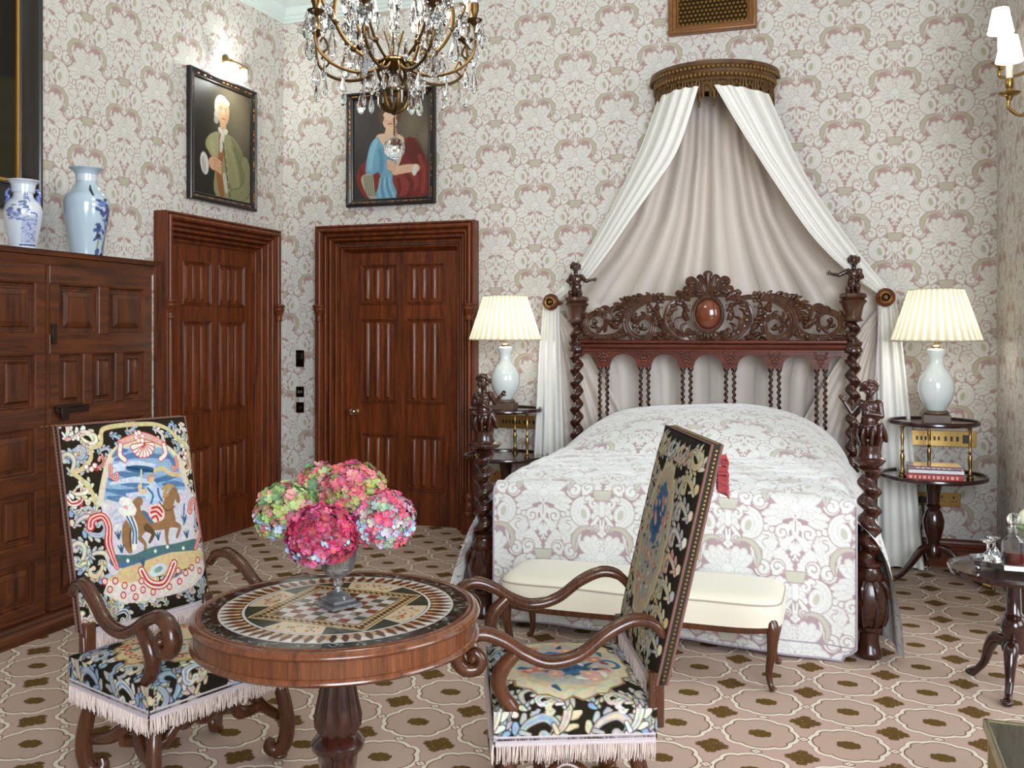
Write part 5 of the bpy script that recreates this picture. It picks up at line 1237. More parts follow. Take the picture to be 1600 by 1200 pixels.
for s_, z in ((.985, .282), (.99, .258), (.975, .248), (.93, .249), (.92, .28)):
    for x, y in O: vs.append((x * s_, y * s_, z - (.012 * math.sin((abs(x) / (BL / 2)) * PI) if z < .28 else 0)))
for j in range(4):
    for k in range(n): fs.append((j * n + k, j * n + (k + 1) % n, j * n + n + (k + 1) % n, j * n + n + k))
MB().add(vs, fs).build('seat_rail', WALN, bn)
for sx in (-1, 1):
    for sy in (-1, 1):
        x, y = sx * (BL / 2 - .05), sy * (BD / 2 - .05)
        MB().tube(smooth([(x, y, .30), (x + sx * .012, y + sy * .012, .26), (x + sx * .010, y + sy * .010, .18), (x - sx * .004, y - sy * .004, .08), (x + sx * .004, y + sy * .004, .025), (x + sx * .018, y + sy * .014, .008)], 6), [.026, .028, .021, .015, .012, .016], 12).build('leg', WALN, bn)
# ------------------------------------------------------------------ wine table with tray at the right edge
wt = thing('tripod_wine_table', 'small dark tripod table with scalloped rim by the right edge, carrying a silver tray', 'table', (.690, 4.46, 0))
m = MB(); nn = 96; f = lambda t, z: .022 * abs(math.sin(4 * t)) if z > .49 else 0
m.lathe([(0, .495), (.19, .496), (.232, .499), (.240, .512), (.250, .514), (.254, .505), (.248, .490), (.20, .480), (0, .478)], (0, 0, 0), nn, flute=lambda t, z: .022 * abs(math.sin(4 * t)))
m.build('table_top', DARKW, wt)
MB().lathe([(0, .16), (.045, .165), (.050, .19), (.040, .215), (.045, .24), (.052, .27), (.044, .30), (.032, .31), (.040, .318), (.030, .33), (.028, .40), (.026, .45), (.045, .47), (.05, .482), (0, .484)], (0, 0, 0), 32).build('pedestal', DARKW, wt)
for k in range(3):
    a = math.radians(-105 + 120 * k); c_, s_ = math.cos(a), math.sin(a); q = lambda r, z: (r * c_, r * s_, z)
    MB().tube(smooth([q(.03, .20), q(.085, .195), q(.115, .15), q(.14, .08), q(.175, .035), q(.20, .016)], 6), [.026, .030, .024, .017, .015, .020], 12).ell(q(.208, .014), (.024, .024, .014)).build('leg', DARKW, wt)
TT = .497
st_ = thing('silver_tray', 'pierced silver gallery tray on the small dark tripod table', 'tray', (.715, 4.49, TT + .024))
m = MB(); oct_ = [(.165 * math.cos(a) * 1.15, .165 * math.sin(a) * .75) for a in np.linspace(PI / 8, 2 * PI + PI / 8, 9)[:-1]]
def outl(z, s): return [(x * s, y * s, z) for x, y in oct_ + oct_[:1]]
for (za, sa), (zb, sb) in (((0, .97), (0, 1.0)), ((0, 1.0), (.022, 1.02)), ((.022, 1.02), (.024, 1.05)), ((.024, 1.05), (.020, 1.05))): m.strip(outl(za, sa), outl(zb, sb))
m.add([(x * .98, y * .98, .001) for x, y in oct_] + [(x * .98, y * .98, -.002) for x, y in oct_], [tuple(range(8)), tuple(range(15, 7, -1))]); m.build('tray_plate', SILVER, st_, ang=20)
for k in (0, 2, 4, 6): MB().ell((oct_[k][0] * .93, oct_[k][1] * .93, -.012), (.012, .012, .012)).build('foot', SILVER, st_)
dc = thing('glass_decanter', 'cut glass decanter half full of red liquor on the silver tray', 'decanter', (.690, 4.47, TT + .026))
m = MB(); m.lathe([(0, 0), (.046, 0), (.048, .004), (.048, .095), (.044, .108), (.024, .125), (.018, .135), (.020, .15), (.028, .156), (.026, .160), (.012, .158), (.012, .13), (.040, .104), (.043, .095), (.043, .008), (0, .008)], (0, 0, 0), 12)
m.build('bottle', thin_glass('decanter_glass', (1, 1, 1), .25, .02, .0), dc, ang=20)
m = MB(); m.lathe([(0, .009), (.0425, .009), (.0425, .058), (0, .058)], (0, 0, 0), 24); m.build('liquor', plain('red_liquor', srgb(120, 24, 14), .05, coat=1), dc)
m = MB(); m.lathe([(0, .152), (.010, .154), (.011, .172), (.018, .176)], (0, 0, 0), 12); m.ell((0, 0, .197), (.027, .027, .026), None, 12, 8); m.build('stopper', CRYST, dc, ang=15)
gb = None
for x, y in ((.560, 4.44), (.585, 4.52)):
    lb = 'upturned cut glass goblet, %s on the silver tray' % ('nearest the tray corner' if gb is None else 'further back')
    if gb is None:
        gb = thing('wine_goblet', lb, 'glass', (x + .03, y, TT + .026), 0, 'upturned goblets on the silver tray')
        MB().lathe([(.032, 0), (.034, .004), (.030, .03), (.016, .052), (.006, .062), (.005, .085), (.007, .092), (.026, .100), (.028, .104), (0, .104)], (0, 0, 0), 16).build('goblet_glass', CRYST, gb, ang=20)
    else:
        g2 = copy_tree(gb); g2.location = (x + .04, y + .01, TT + .026); g2['label'] = lb
fl = thing('cream_flower', 'cream-white flower just visible at the right edge behind the decanter', 'flower', (.775, 4.62, TT))
m = MB()
for k in range(40):
    ph = math.acos(1 - 1.3 * (k + .5) / 40); th = k * 2.4; d = Vector((math.sin(ph) * math.cos(th), math.sin(ph) * math.sin(th), math.cos(ph)))
    m.ell(tuple(Vector((0, 0, .20)) + d * .040), (.018, .018, .006), d.to_track_quat('Z', 'Y').to_matrix(), 8, 5)
m.build('petals', plain('cream_petal', srgb(232, 234, 200), .6, var=.1), fl)
MB().tube(smooth([(0, 0, .0), (.0, .0, .1), (0, 0, .19)], 4), .004, 8).ell((-.045, -.03, .165), (.035, .006, .014)).build('stem', plain('leaf_green', srgb(82, 104, 46), .5), fl)
MB().lathe([(0, 0), (.024, 0), (.028, .03), (.022, .07), (.026, .085)], (0, 0, 0), 20).build('posy_glass', plain('white_china', srgb(230, 230, 226), .2, coat=1), fl)
gt = thing('glass_topped_table', 'corner of a low table with dark reflective glass top in a slim brass frame', 'table', (.72, 2.50, 0))
m = MB(); m.box((0, 0, .411), (.66, .88, .012), bev=.003); m.build('glass_top', plain('smoked_mirror', srgb(28, 30, 26), .03, 0, coat=1, spec=.9), gt, ang=30)
m = MB()
for a, b, c in (((-.335, 0), .01, .90), ((.335, 0), .01, .90)): m.box((a[0], 0, .405), (.012, .90, .030), bev=.002)
for y in (-.445, .445): m.box((0, y, .405), (.682, .012, .030), bev=.002)
m.build('brass_edge', plain('pale_brass', srgb(150, 142, 104), .25, 1), gt, ang=30)
for sx in (-1, 1):
    for sy in (-1, 1): MB().box((sx * .32, sy * .43, .195), (.022, .022, .39), bev=.002).build('leg', bpy.data.materials['pale_brass'], gt, ang=30)
# ------------------------------------------------------------------ needlework
NEEDLE = colmat('needlework', .92, .25, weave=700, spec=.15)
DK = srgb(36, 29, 18); CR = srgb(208, 196, 164); CG = srgb(178, 176, 172); PK = srgb(208, 160, 146); RD = srgb(178, 52, 50); BL_ = srgb(66, 104, 142); BLL = srgb(138, 164, 188); LIL = srgb(196, 190, 196); GR = srgb(74, 104, 104); SD = srgb(200, 176, 128); BR = srgb(140, 104, 70); BRD = srgb(96, 68, 44); WH = srgb(222, 216, 204)
def acanthus(p, x, y, ang, L, hand, c1, c2, rr):
    """one curling leaf of cream wool with rounded lobes and a bluish heart"""
    a = math.radians(ang); d = np.array([math.cos(a), math.sin(a)]); n = np.array([-d[1], d[0]]) * hand; B = np.array([x, y], float)
    pts = smooth([B, B + d * L * .42 - n * L * .02, B + d * L * .84 + n * L * .22, B + d * L * .86 + n * L * .60, B + d * L * .58 + n * L * .70, B + d * L * .46 + n * L * .50], 5)
    m = len(pts)
    for k in range(6):
        i = 1 + int(k * (m - 8) / 6); t = pts[i + 1] - pts[i]; t = t / (np.hypot(*t) + 1e-9); o = np.array([t[1], -t[0]]) * hand
        c = pts[i] + o * L * .13 + t * L * .05; e = c + o * L * .11 + t * L * .13; w = L * (.085 if k % 2 else .10)
        p.stroke(smooth([pts[i], c, e], 3), [w * .8, w * 1.1, w * .75], c1 if k % 3 else c2, .35, DK)
    p.stroke(pts, [L * .05, L * .10, L * .12, L * .10, L * .08], c1, .35, DK); p.dot(pts[-1][0], pts[-1][1], L * .13, c1)
    p.stroke(pts[2:-6], [L * .02, L * .055, L * .03], c2); p.dot(pts[-1][0], pts[-1][1], L * .055, c2)
    i = m - 12; p.stroke([pts[2], pts[2] + n * L * .22 + d * L * .1], [L * .06, L * .045], c1, .3, DK)
def scrolls(p, pts, cols, L, seed, noi=6):
    rr = random.Random(seed)
    for x, y in pts:
        c1, c2 = rr.choice(cols); acanthus(p, x + rr.uniform(-2, 2), y + rr.uniform(-2, 2), rr.uniform(0, 360), L * rr.uniform(.8, 1.15), rr.choice((-1, 1)), c1, c2, rr)
def wool(p, seed, amt=.10):
    r2 = np.random.RandomState(seed + 50); k = 6; big = r2.normal(1, .085, (p.ny // k + 2, p.nx // k + 2, 3)); big = np.repeat(np.repeat(big, k, 0), k, 1)[:p.ny, :p.nx]; p.a *= big * .86
    g = np.random.RandomState(seed).normal(1, amt, (p.ny, p.nx, 1)); p.a *= np.clip(g, .7, 1.35)
def chair1_back():
    p = Paint(112, 138, .3, DK)
    def M(x, y):
        t = .5
        for _ in range(3):
            s = (x - 235 - 135 * t) / (645 - 25 * t); t = (y - 95 + 60 * s) / (940 - 95 * s) if True else t
            t = (y - (95 - 60 * s)) / ((1035 - 155 * s) - (95 - 60 * s))
        s = s / (s + (1 - s) * 1.10); return (s * 112, t * 138)
    Q = lambda pts: [M(*q) for q in pts]; Sm = lambda pts, n=5: smooth(Q(pts), n)
    # border leaves
    for x, y, a, L, h, c1, c2 in ((300, 150, -30, 15, 1, WH, CR), (330, 120, 60, 13, -1, CR, WH), (290, 215, 20, 13, 1, CG, BLL), (330, 225, -60, 9, 1, WH, PK), (420, 215, -40, 9, 1, CG, BLL), (400, 275, 0, 9, -1, PK, RD), (330, 345, 80, 15, 1, WH, RD), (320, 480, 20, 15, -1, CR, CG), (360, 560, 40, 15, -1, CG, BLL), (350, 640, 70, 14, 1, BLL, CG), (380, 690, -20, 14, 1, CG, CR), (400, 760, 30, 15, -1, BLL, CG), (440, 700, 100, 12, 1, CR, SD), (390, 890, 0, 12, 1, BLL, CG), (410, 960, -20, 13, -1, CG, BLL), (460, 950, -50, 10, 1, CG, BLL),
                              (840, 70, 60, 15, 1, WH, CR), (870, 110, 100, 12, -1, CR, WH), (790, 150, 20, 8, 1, CG, BLL), (860, 220, 60, 9, 1, PK, RD), (760, 110, 10, 10, -1, BLL, CG), (480, 130, 10, 10, 1, BLL, CG), (560, 105, 0, 10, -1, CG, BLL), (700, 95, 20, 10, 1, WH, CG), (930, 480, 80, 10, -1, CR, CG), (950, 560, 80, 11, 1, CR, CG), (955, 640, 100, 10, -1, CG, CR)):
        u, v = M(x, y); acanthus(p, u, v, a, L, h, c1, c2, None)
    rr = random.Random(3)
    for k in range(11): acanthus(p, 2.5, 8 + k * 12, rr.choice((-50, 50, 20)), 13, rr.choice((-1, 1)), *rr.choice(((CG, BLL), (CR, WH), (WH, PK), (CG, CR))), None); acanthus(p, 109.5, 14 + k * 12, rr.choice((-130, 130, 160)), 12, rr.choice((-1, 1)), *rr.choice(((CG, BLL), (CR, WH), (CG, CR))), None)
    for k in range(26):
        u, v = rr.uniform(22, 108), rr.uniform(116, 134); acanthus(p, u, v, rr.uniform(200, 340), rr.uniform(8, 13), rr.choice((-1, 1)), rr.choice((CG, CR, WH)), rr.choice((BLL, BL_, SD, PK)), None)
    p.stroke(Sm([(300, 300), (335, 290), (380, 240), (385, 190), (430, 170), (440, 110), (480, 90), (560, 78), (640, 72), (720, 72), (780, 95), (810, 125), (850, 150), (885, 200), (895, 260)]), 1.5, srgb(196, 180, 132)); p.stroke(Sm([(300, 305), (345, 340), (385, 385), (410, 440)]), 1.5, srgb(196, 180, 132))
    # ground of the scene
    p.poly(Sm([(430, 440), (448, 330), (475, 245), (520, 190), (600, 165), (720, 170), (795, 205), (838, 270), (865, 345), (905, 420), (900, 560), (930, 680), (820, 730), (640, 780), (480, 760), (470, 620)], 5), LIL)
    p.stroke(Sm([(425, 440), (445, 330), (470, 240), (520, 182), (600, 158), (720, 163), (792, 198), (840, 262), (868, 335)]), 1.9, CR)
    p.poly(Sm([(445, 430), (462, 330), (492, 245), (535, 195), (640, 178), (755, 185), (810, 235), (835, 310), (850, 380), (700, 420), (560, 400)], 5), BLL)
    for a in ((500, 240, 620, 215, 780, 225), (490, 225, 520, 200, 560, 195), (760, 200, 800, 250, 815, 280), (470, 330, 600, 350, 780, 320), (460, 380, 560, 390, 640, 370), (465, 415, 520, 420, 560, 410), (740, 350, 800, 345, 850, 350), (500, 290, 560, 310, 640, 300), (700, 330, 760, 320, 830, 300)):
        p.stroke(Sm([a[:2], a[2:4], a[4:]]), [1, 2.4, 1], BL_, alpha=.85)
    for a in ((480, 270, 600, 255, 700, 262), (480, 350, 600, 330, 700, 345), (560, 400, 700, 390, 840, 380), (470, 300, 540, 275, 560, 280)): p.stroke(Sm([a[:2], a[2:4], a[4:]]), [1, 2.2, 1], srgb(196, 204, 214), alpha=.9)
    p.stroke(Sm([(690, 290), (740, 275), (780, 300), (830, 305)]), 1.6, SD); p.ell(*M(625, 280), 12.5, 2.6, 8, srgb(48, 84, 118)); p.stroke(Q([(560, 272), (690, 292)]), .7, srgb(30, 60, 92)); p.stroke(Q([(632, 285), (628, 375)]), .7, CR)
    # far landscape
    for k in range(40): u, v = M(rr.uniform(450, 860), rr.uniform(430, 620)); p.ell(u, v, rr.uniform(1.5, 4), 1.1, rr.uniform(-30, 30), rr.choice((LIL, CG, WH, BLL)), alpha=.6)
    # horse
    p.stroke(Sm([(585, 510), (562, 550), (560, 610), (575, 655)]), [2, 4.2, 4, 2], BR); p.stroke(Sm([(590, 520), (575, 580), (580, 640)]), .7, BRD)
    p.poly(Sm([(590, 500), (640, 470), (700, 500), (770, 480), (800, 500), (790, 540), (720, 560), (640, 560), (600, 560)], 4), BR)
    p.stroke(Sm([(770, 510), (765, 450), (785, 400), (800, 380)]), [6, 5, 4, 3], BR); p.stroke(Sm([(795, 380), (812, 405), (818, 425)]), [3, 2.4, 1.8], BR)
    for q in ((740, 370, 770, 350), (745, 390, 765, 372), (735, 410, 765, 395), (760, 360, 790, 355)): p.stroke(Q([q[:2], q[2:]]), 1.2, srgb(174, 134, 84))
    p.stroke(Sm([(760, 540), (756, 585), (762, 625)]), [2.6, 1.5, 1.2], BR); p.stroke(Sm([(790, 530), (822, 545), (808, 590)]), [2.6, 1.6, 1.1], BR); p.stroke(Sm([(640, 550), (622, 590), (650, 625), (648, 660)]), [3.6, 2, 1.4, 1.3], BR); p.stroke(Sm([(660, 550), (690, 575), (672, 615)]), [3, 1.7, 1.1], BRD)
    p.stroke(Sm([(620, 430), (605, 445), (612, 470)]), [3.4, 3.6, 3], BR); p.stroke(Sm([(540, 430), (560, 440), (590, 470)]), [3, 4, 3], WH); p.dot(*M(552, 462), 2.2, PK)
    p.stroke(Sm([(530, 470), (570, 500), (600, 560), (596, 640)]), [2, 3, 2.6, 2], WH); p.stroke(Sm([(560, 500), (590, 560), (590, 620)]), .8, BL_); p.stroke(Sm([(580, 500), (604, 560), (606, 620)]), .8, BL_)
    # rider
    p.poly(Sm([(655, 365), (690, 345), (730, 370), (735, 420), (700, 440), (655, 430)], 4), srgb(178, 192, 212)); p.stroke(Sm([(665, 370), (690, 400), (680, 435)]), .9, BL_); p.stroke(Sm([(715, 370), (720, 400), (735, 425)]), .9, BL_); p.dot(*M(680, 325), 3.1, srgb(206, 172, 140)); p.stroke(Sm([(665, 330), (672, 308), (695, 312)]), 1.0, srgb(170, 150, 120)); p.stroke(Sm([(655, 380), (630, 385), (625, 360)]), 1.7, srgb(206, 180, 150))
    p.poly(Sm([(675, 450), (720, 440), (745, 470), (740, 510), (690, 525), (668, 490)], 4), srgb(224, 196, 180))
    for q in ((685, 460, 715, 455, 735, 475), (680, 480, 705, 475, 730, 495), (685, 505, 705, 495, 715, 515)): p.stroke(Sm([q[:2], q[2:4], q[4:]]), .9, RD)
    p.stroke(Sm([(720, 430), (760, 470), (800, 450)]), .5, BRD); p.stroke(Q([(645, 480), (685, 525)]), 1.2, BL_)
    # meadow, sand
    p.stroke(Sm([(500, 700), (600, 705), (690, 670), (800, 650), (900, 625)]), [4, 5.5, 5, 4.5], GR); p.stroke(Sm([(510, 720), (620, 715), (760, 670)]), 1.6, BL_)
    p.stroke(Sm([(540, 770), (660, 740), (780, 705), (930, 680)]), [5, 6.5, 7, 5], SD); p.stroke(Sm([(490, 800), (560, 790), (640, 800)]), [4, 5, 4], SD)
    for x, y in ((520, 600), (850, 520), (535, 660), (860, 590), (715, 600), (640, 720)):
        for k in (-1, 0, 1): u, v = M(x, y); p.stroke([(u, v), (u + k * 2.4, v - 4.5)], [.9, .5], srgb(52, 84, 108))
    p.stroke(Sm([(845, 530), (846, 480), (850, 440)]), .7, BL_)
    for x, y in ((565, 700), (700, 655), (760, 635), (840, 640)): p.dot(*M(x, y), 1.3, WH)
    # red acanthus at the sides, shell at the top
    for o, c in ((0, RD), (1, srgb(222, 190, 180)), (2, RD)):
        w_ = (3.2, 2.0, .8)[o]
        p.stroke(Sm([(385, 550), (392, 515), (440, 500), (470, 545), (470, 620), (490, 680), (512, 730)]), [w_, w_ * .8, w_, w_ * .6], c); p.stroke(Sm([(880, 470), (888, 430), (915, 425), (925, 480), (945, 560), (925, 600), (905, 640)]), [w_ * .8, w_ * .6, w_ * .8, w_ * .5], c)
        p.stroke(Sm([(478, 270), (480, 310), (505, 328), (510, 305)]), w_ * .55, c); p.stroke(Sm([(808, 225), (815, 262), (800, 280), (792, 268)]), w_ * .5, c)
    for k in range(9): a = PI * (k + .5) / 9; u, v = M(640, 165); p.stroke([(u, v), (u + 9 * math.cos(a), v + 8 * math.sin(a))], [.8, 1.7], WH, .7, RD)
    p.stroke(Sm([(525, 160), (580, 140), (640, 125), (700, 140), (752, 165)]), [1.6, 2.4, 1.6], PK, .6, RD); p.stroke(Sm([(530, 170), (525, 215), (550, 240)]), 1.5, WH, .7, RD); p.stroke(Sm([(748, 165), (756, 205), (730, 232)]), 1.5, WH, .7, RD)
    for a in range(6): u, v = M(625, 130); p.dot(u + 3 * math.cos(a), v + 3 * math.sin(a), 1.5, WH, .4, RD)
    # festoon and red flowers
    p.poly(Sm([(470, 790), (560, 800), (640, 790), (760, 790), (860, 740), (950, 690), (945, 760), (850, 830), (700, 870), (560, 890), (450, 850)], 4), srgb(214, 200, 190))
    for w_, c in ((3.2, RD), (2.2, WH), (.9, RD)): p.stroke(Sm([(632, 745), (660, 790), (700, 808), (750, 795), (792, 710)]), w_, c)
    p.ell(*M(712, 740), 8, 4, -10, srgb(190, 202, 206)); p.ell(*M(715, 738), 4, 2, -10, srgb(120, 150, 140))
    for x, y in ((455, 795), (505, 792), (550, 812), (592, 822), (632, 790), (605, 862), (545, 855), (480, 830), (812, 742), (850, 752), (882, 728), (916, 694), (925, 742), (640, 830), (820, 790), (770, 815), (690, 840)):
        u, v = M(x, y); p.dot(u, v, 2.5, RD); p.dot(u, v, 1.5, WH); p.dot(u, v, .7, PK)
    for x, y in ((360, 275), (385, 285), (400, 268), (640, 148), (865, 205), (858, 225)): p.dot(*M(x, y), 1.6, WH, .5, RD)
    wool(p, 1, .07); return p
def floral_oval(p, cx, cy, a, b, seed, blue=(.0, -.3, .45, .4), n=60):
    rr = random.Random(seed)
    p.ell(cx, cy, a + 3, b + 3, 0, CR, .8, srgb(150, 120, 80), .10, 18); p.ell(cx, cy, a - 1, b - 1, 0, srgb(196, 180, 146), 0, None, .08, 18)
    p.ell(cx, cy, a * .8, b * .84, 0, srgb(176, 172, 158), 0, None, .1, 10)
    p.ell(cx + a * blue[0], cy + b * blue[1], a * blue[2], b * blue[3], 10, srgb(74, 112, 146), 0, None, .12, 9); p.ell(cx + a * (blue[0] + .05), cy + b * (blue[1] + .05), a * blue[2] * .6, b * blue[3] * .6, 20, srgb(54, 92, 132), 0, None, .2, 7)
    for k in range(n):
        t, q = rr.uniform(0, 2 * PI), math.sqrt(rr.uniform(0.02, .8)); x, y = cx + a * q * math.cos(t), cy + b * q * math.sin(t)
        c = rr.choice((PK, PK, srgb(200, 120, 104), BL_, srgb(52, 80, 104), GR, WH))
        if c is PK or c == srgb(200, 120, 104):
            for j in range(5): p.dot(x + 1.5 * math.cos(j * 1.26), y + 1.5 * math.sin(j * 1.26), 1.3, c); 
            p.dot(x, y, 1, srgb(222, 190, 150))
        else: d = rr.uniform(0, PI); p.stroke([(x, y), (x + 3.2 * math.cos(d), y + 3.2 * math.sin(d))], [1.1, .4], c)
def chair2_back():
    p = Paint(112, 138, .3, DK); pr = ((CR, CG), (CR, SD), (CG, CR), (CG, WH), (PK, CR))
    for x0, dx in ((3, 1), (109, -1)):
        for k in range(8):
            y = 14 + k * 15.5; acanthus(p, x0 + dx * 1, y, -50 if dx > 0 else -130, 17, dx, *pr[k % 5], None); acanthus(p, x0 + dx * 14, y + 8, 60 if dx > 0 else 120, 15, -dx, *pr[(k + 2) % 5], None)
    for k in range(7):
        acanthus(p, 20 + k * 12, 4, 60 + 60 * (k % 2), 16, 1 if k % 2 else -1, *pr[k % 5], None); acanthus(p, 20 + k * 12, 134, -60 - 60 * (k % 2), 16, 1 if k % 2 else -1, *pr[(k + 1) % 5], None)
    floral_oval(p, 56, 66, 29, 46, 4, (-.05, -.35, .5, .42), 80)
    wool(p, 2, .05); return p
def seat_paint(seed, c=None):
    p = Paint(78, 66, .25, DK); pr = ((CR, CG), (CG, CR), (WH, CG), (CG, BLL)) if seed == 2 else ((CG, BLL), (BLL, CG), (CR, CG), (WH, BLL))
    rr = random.Random(seed)
    for k in range(7):
        for y, sg in ((1.5, 1), (64.5, -1)):
            x = 5 + k * 11.2; acanthus(p, x, y, (50 if k % 2 else 130) * sg, 11, sg * (1 if k % 2 else -1), *pr[k % 4], None); acanthus(p, x + 4, y + sg * 9, (20 if k % 2 else 160) * sg, 9, sg * (-1 if k % 2 else 1), *pr[(k + 1) % 4], None)
    for k in range(6):
        for x, sg in ((1.5, 1), (76.5, -1)):
            y = 6 + k * 10.4; acanthus(p, x, y, 40 if sg > 0 else 140, 11, sg * (1 if k % 2 else -1), *pr[(k + 2) % 4], None); acanthus(p, x + sg * 9, y + 3, -30 if sg > 0 else 210, 8, sg * (1 if k % 2 else -1), *pr[k % 4], None)
    if seed == 2: floral_oval(p, 39, 33, 22, 17, 9, (0, -.1, .5, .45), 50); p.stroke(volute(39, 47, 4.5, 20, .9, 1), .8, BL_); p.dot(39, 46, 1, RD)
    else:
        p.ell(39, 33, 24, 19, 0, SD, .8, srgb(150, 120, 80), .1, 16); p.ell(39, 33, 19, 14, 0, srgb(206, 190, 150), 0, None, .1, 11)
        for k in range(70):
            x, y = 39 + rr.uniform(-18, 18), 33 + rr.uniform(-13, 13); d = rr.uniform(0, PI); p.stroke([(x, y), (x + 3 * math.cos(d), y + 3 * math.sin(d))], [.6, .4], rr.choice((GR, BLL, PK, RD, CG, GR)))
        for k in range(26): a = 2 * PI * k / 26; x, y = 39 + 21 * math.cos(a), 33 + 16 * math.sin(a); p.dot(x, y, 1.3, RD); p.dot(x, y, .6, WH)
    wool(p, seed + 5, .05); return p
# ------------------------------------------------------------------ the two armchairs
DARKC = plain('dark_border_cloth', srgb(34, 30, 20), .9, bmp=.3, bscale=300, var=.3)
CORD = plain('brown_cord', srgb(110, 74, 66), .8, bmp=.6, bscale=260, var=.35)
STUD = plain('brass_nails', srgb(176, 138, 84), .3, 1)
def fringe_part(parent, path, z1, seed, z0=0, L=.055):
    """woven heading plus hanging threads along a polyline of (x,y,z)"""
    rr = random.Random(seed); P = [Vector(q) for q in path]; m = MB(); h = MB()
    for i in range(len(P) - 1):
        a, b = P[i], P[i + 1]; n = max(1, int((b - a).length / .0042)); t = (b - a).normalized(); o = Vector((t.y, -t.x, 0)); o = o.normalized() * .004 if o.length else o
        h.strip([tuple(a + o), tuple(b + o)], [tuple(a + o - Vector((0, 0, .024))), tuple(b + o - Vector((0, 0, .024)))])
        h.tube([a + o, b + o], .003, 5); h.tube([a + o - Vector((0, 0, .024)), b + o - Vector((0, 0, .024))], .003, 5); h.tube([a + o * 1.2 - Vector((0, 0, .012)), b + o * 1.2 - Vector((0, 0, .012))], .0022, 5)
        for k in range(n):
            for lay in (0, 1):
                q = a + (b - a) * ((k + rr.random()) / n) + o * (1 + lay * .8) - Vector((0, 0, .022)); l = L * rr.uniform(.75, 1.05)
                dx, dy = rr.uniform(-.006, .006), rr.uniform(-.003, .005)
                m.tube([q, q + Vector((dx * .4, dy * .4, -l * .5)) + o * .5, q + Vector((dx, dy, -l))], [.0014, .0016, .0009], 3, cap=False)
    hd = h.build('woven_heading', FRHEAD, parent); f = m.build('fringe', FRINGE, parent, sm=False); f['kind'] = 'stuff'
FRHEAD = plain('fringe_heading', srgb(200, 186, 188), .85, bmp=.9, bscale=420, var=.25)
BW, SW, SD_ = .28, .292, .232
def armchair(name, label, loc, rz, back, seat, redback, BW=.28):
    t = thing(name, label, 'armchair', loc, rz, 'high-backed needlework armchairs')
    yb = lambda z: -.240 - (z - .48) * .235
    def bpos(U, V):
        x = (U - .5) * 2 * BW * (1 - .0 * V); z = .485 + V * .69; puff = .032 * (1 - np.abs(U * 2 - 1) ** 5) ** .6 * (1 - np.abs(V * 2 - 1) ** 8) ** .6
        return x, yb(z) + puff + .006, z
    surf('tapestry_panel', 340, 420, bpos, NEEDLE, t, col=lambda U, V: back.sample((1 - U) * 112, (1 - V) * 138))
    m = MB(); vs = []
    for z in (.485, 1.178):
        for x, dy in ((-BW, 0.004), (BW, 0.004), (BW, -.026), (-BW, -.026)): vs.append((x, yb(z) + dy, z))
    m.add(vs, [(3, 2, 1, 0), (4, 5, 6, 7), (0, 1, 5, 4), (1, 2, 6, 5), (2, 3, 7, 6), (3, 0, 4, 7)]); m.build('back_frame', DARKC, t, sm=False)
    bk = surf('back_cloth', 12, 12, lambda U, V: ((U - .5) * 2 * (BW - .01), yb(.5 + V * .66) - .028 - .030 * np.sin(PI * U) * np.sin(PI * V), .5 + V * .66), plain('red_velvet', srgb(150, 24, 28), .8, sheen=.6) if redback else bpy.data.materials['red_velvet'], t)
    m = MB(); c = [(-BW, yb(.485) + .006, .485), (-BW, yb(1.178) + .006, 1.178), (BW, yb(1.178) + .006, 1.178), (BW, yb(.485) + .006, .485)]
    m.tube(c, .0045, 6); m.tube([(a, b - .030, e) for a, b, e in c], .0045, 6); m.build('edge_cord', CORD, t)
    m = MB()
    for k in range(56):
        z = .50 + k * .012
        for x in (-BW - .001, BW + .001): m.ell((x, yb(z) - .010, z), (.003, .0045, .0045), None, 6, 4)
    for k in range(34): m.ell((-BW + .012 + k * .0163, yb(1.178) - .012, 1.179), (.0045, .0045, .003), None, 6, 4)
    for x in (-SW + .02, SW - .02):
        for k in range(6): m.ell((x, SD_ + .004, .345 + k * .012), (.0045, .003, .0045), None, 6, 4)
    st = m.build('brass_nails', STUD, t); st['kind'] = 'stuff'
    if not redback:
        m = MB(); rr = random.Random(4)
        for k in range(90):
            a = Vector((-BW + .012 + rr.uniform(-.012, .012), yb(1.1) - .030, 1.04 + rr.random() * .11)); m.tube([a, a + Vector((-.006 + rr.uniform(-.006, .006), -.022, -.004 + rr.uniform(-.006, .006))), a + Vector((-.008, -.030, -.02 + rr.uniform(-.006, .006)))], [.003, .003, .001], 4)
        q = m.build('red_tuft', bpy.data.materials['red_velvet'], t); q['kind'] = 'stuff'
    # seat
    def spos(U, V):
        px, py = (U - .5) * .764, (V - .5) * .644
        x = np.clip(px, -SW, SW); y = np.clip(py, -SD_, SD_); dr = np.clip(np.maximum(np.abs(px) - SW, np.abs(py) - SD_), 0, .09)
        ex = np.abs(px) / SW; ey = np.abs(py) / SD_; dome = .030 * np.clip(1 - ex ** 4, 0, 1) * np.clip(1 - ey ** 4, 0, 1)
        rd = .010
        return x + np.sign(px) * .004 * (dr > 0), y + np.sign(py) * .004 * (dr > 0), .422 + dome - dr - rd * np.clip(1 - (1 - np.maximum(ex, ey)) * 12, 0, 1) * (dr <= 0)
    surf('seat_cushion', 330, 280, spos, NEEDLE, t, col=lambda U, V: seat.sample((1 - U) * 78, (1 - V) * 66))
    MB().box((0, 0, .365), (SW * 2 - .01, SD_ * 2 - .01, .07)).build('seat_frame', DARKC, t, sm=False)
    fringe_part(t, [(-SW, -SD_, .346), (-SW, SD_, .346), (SW, SD_, .346), (SW, -SD_, .346)][::-1], 0, 5)
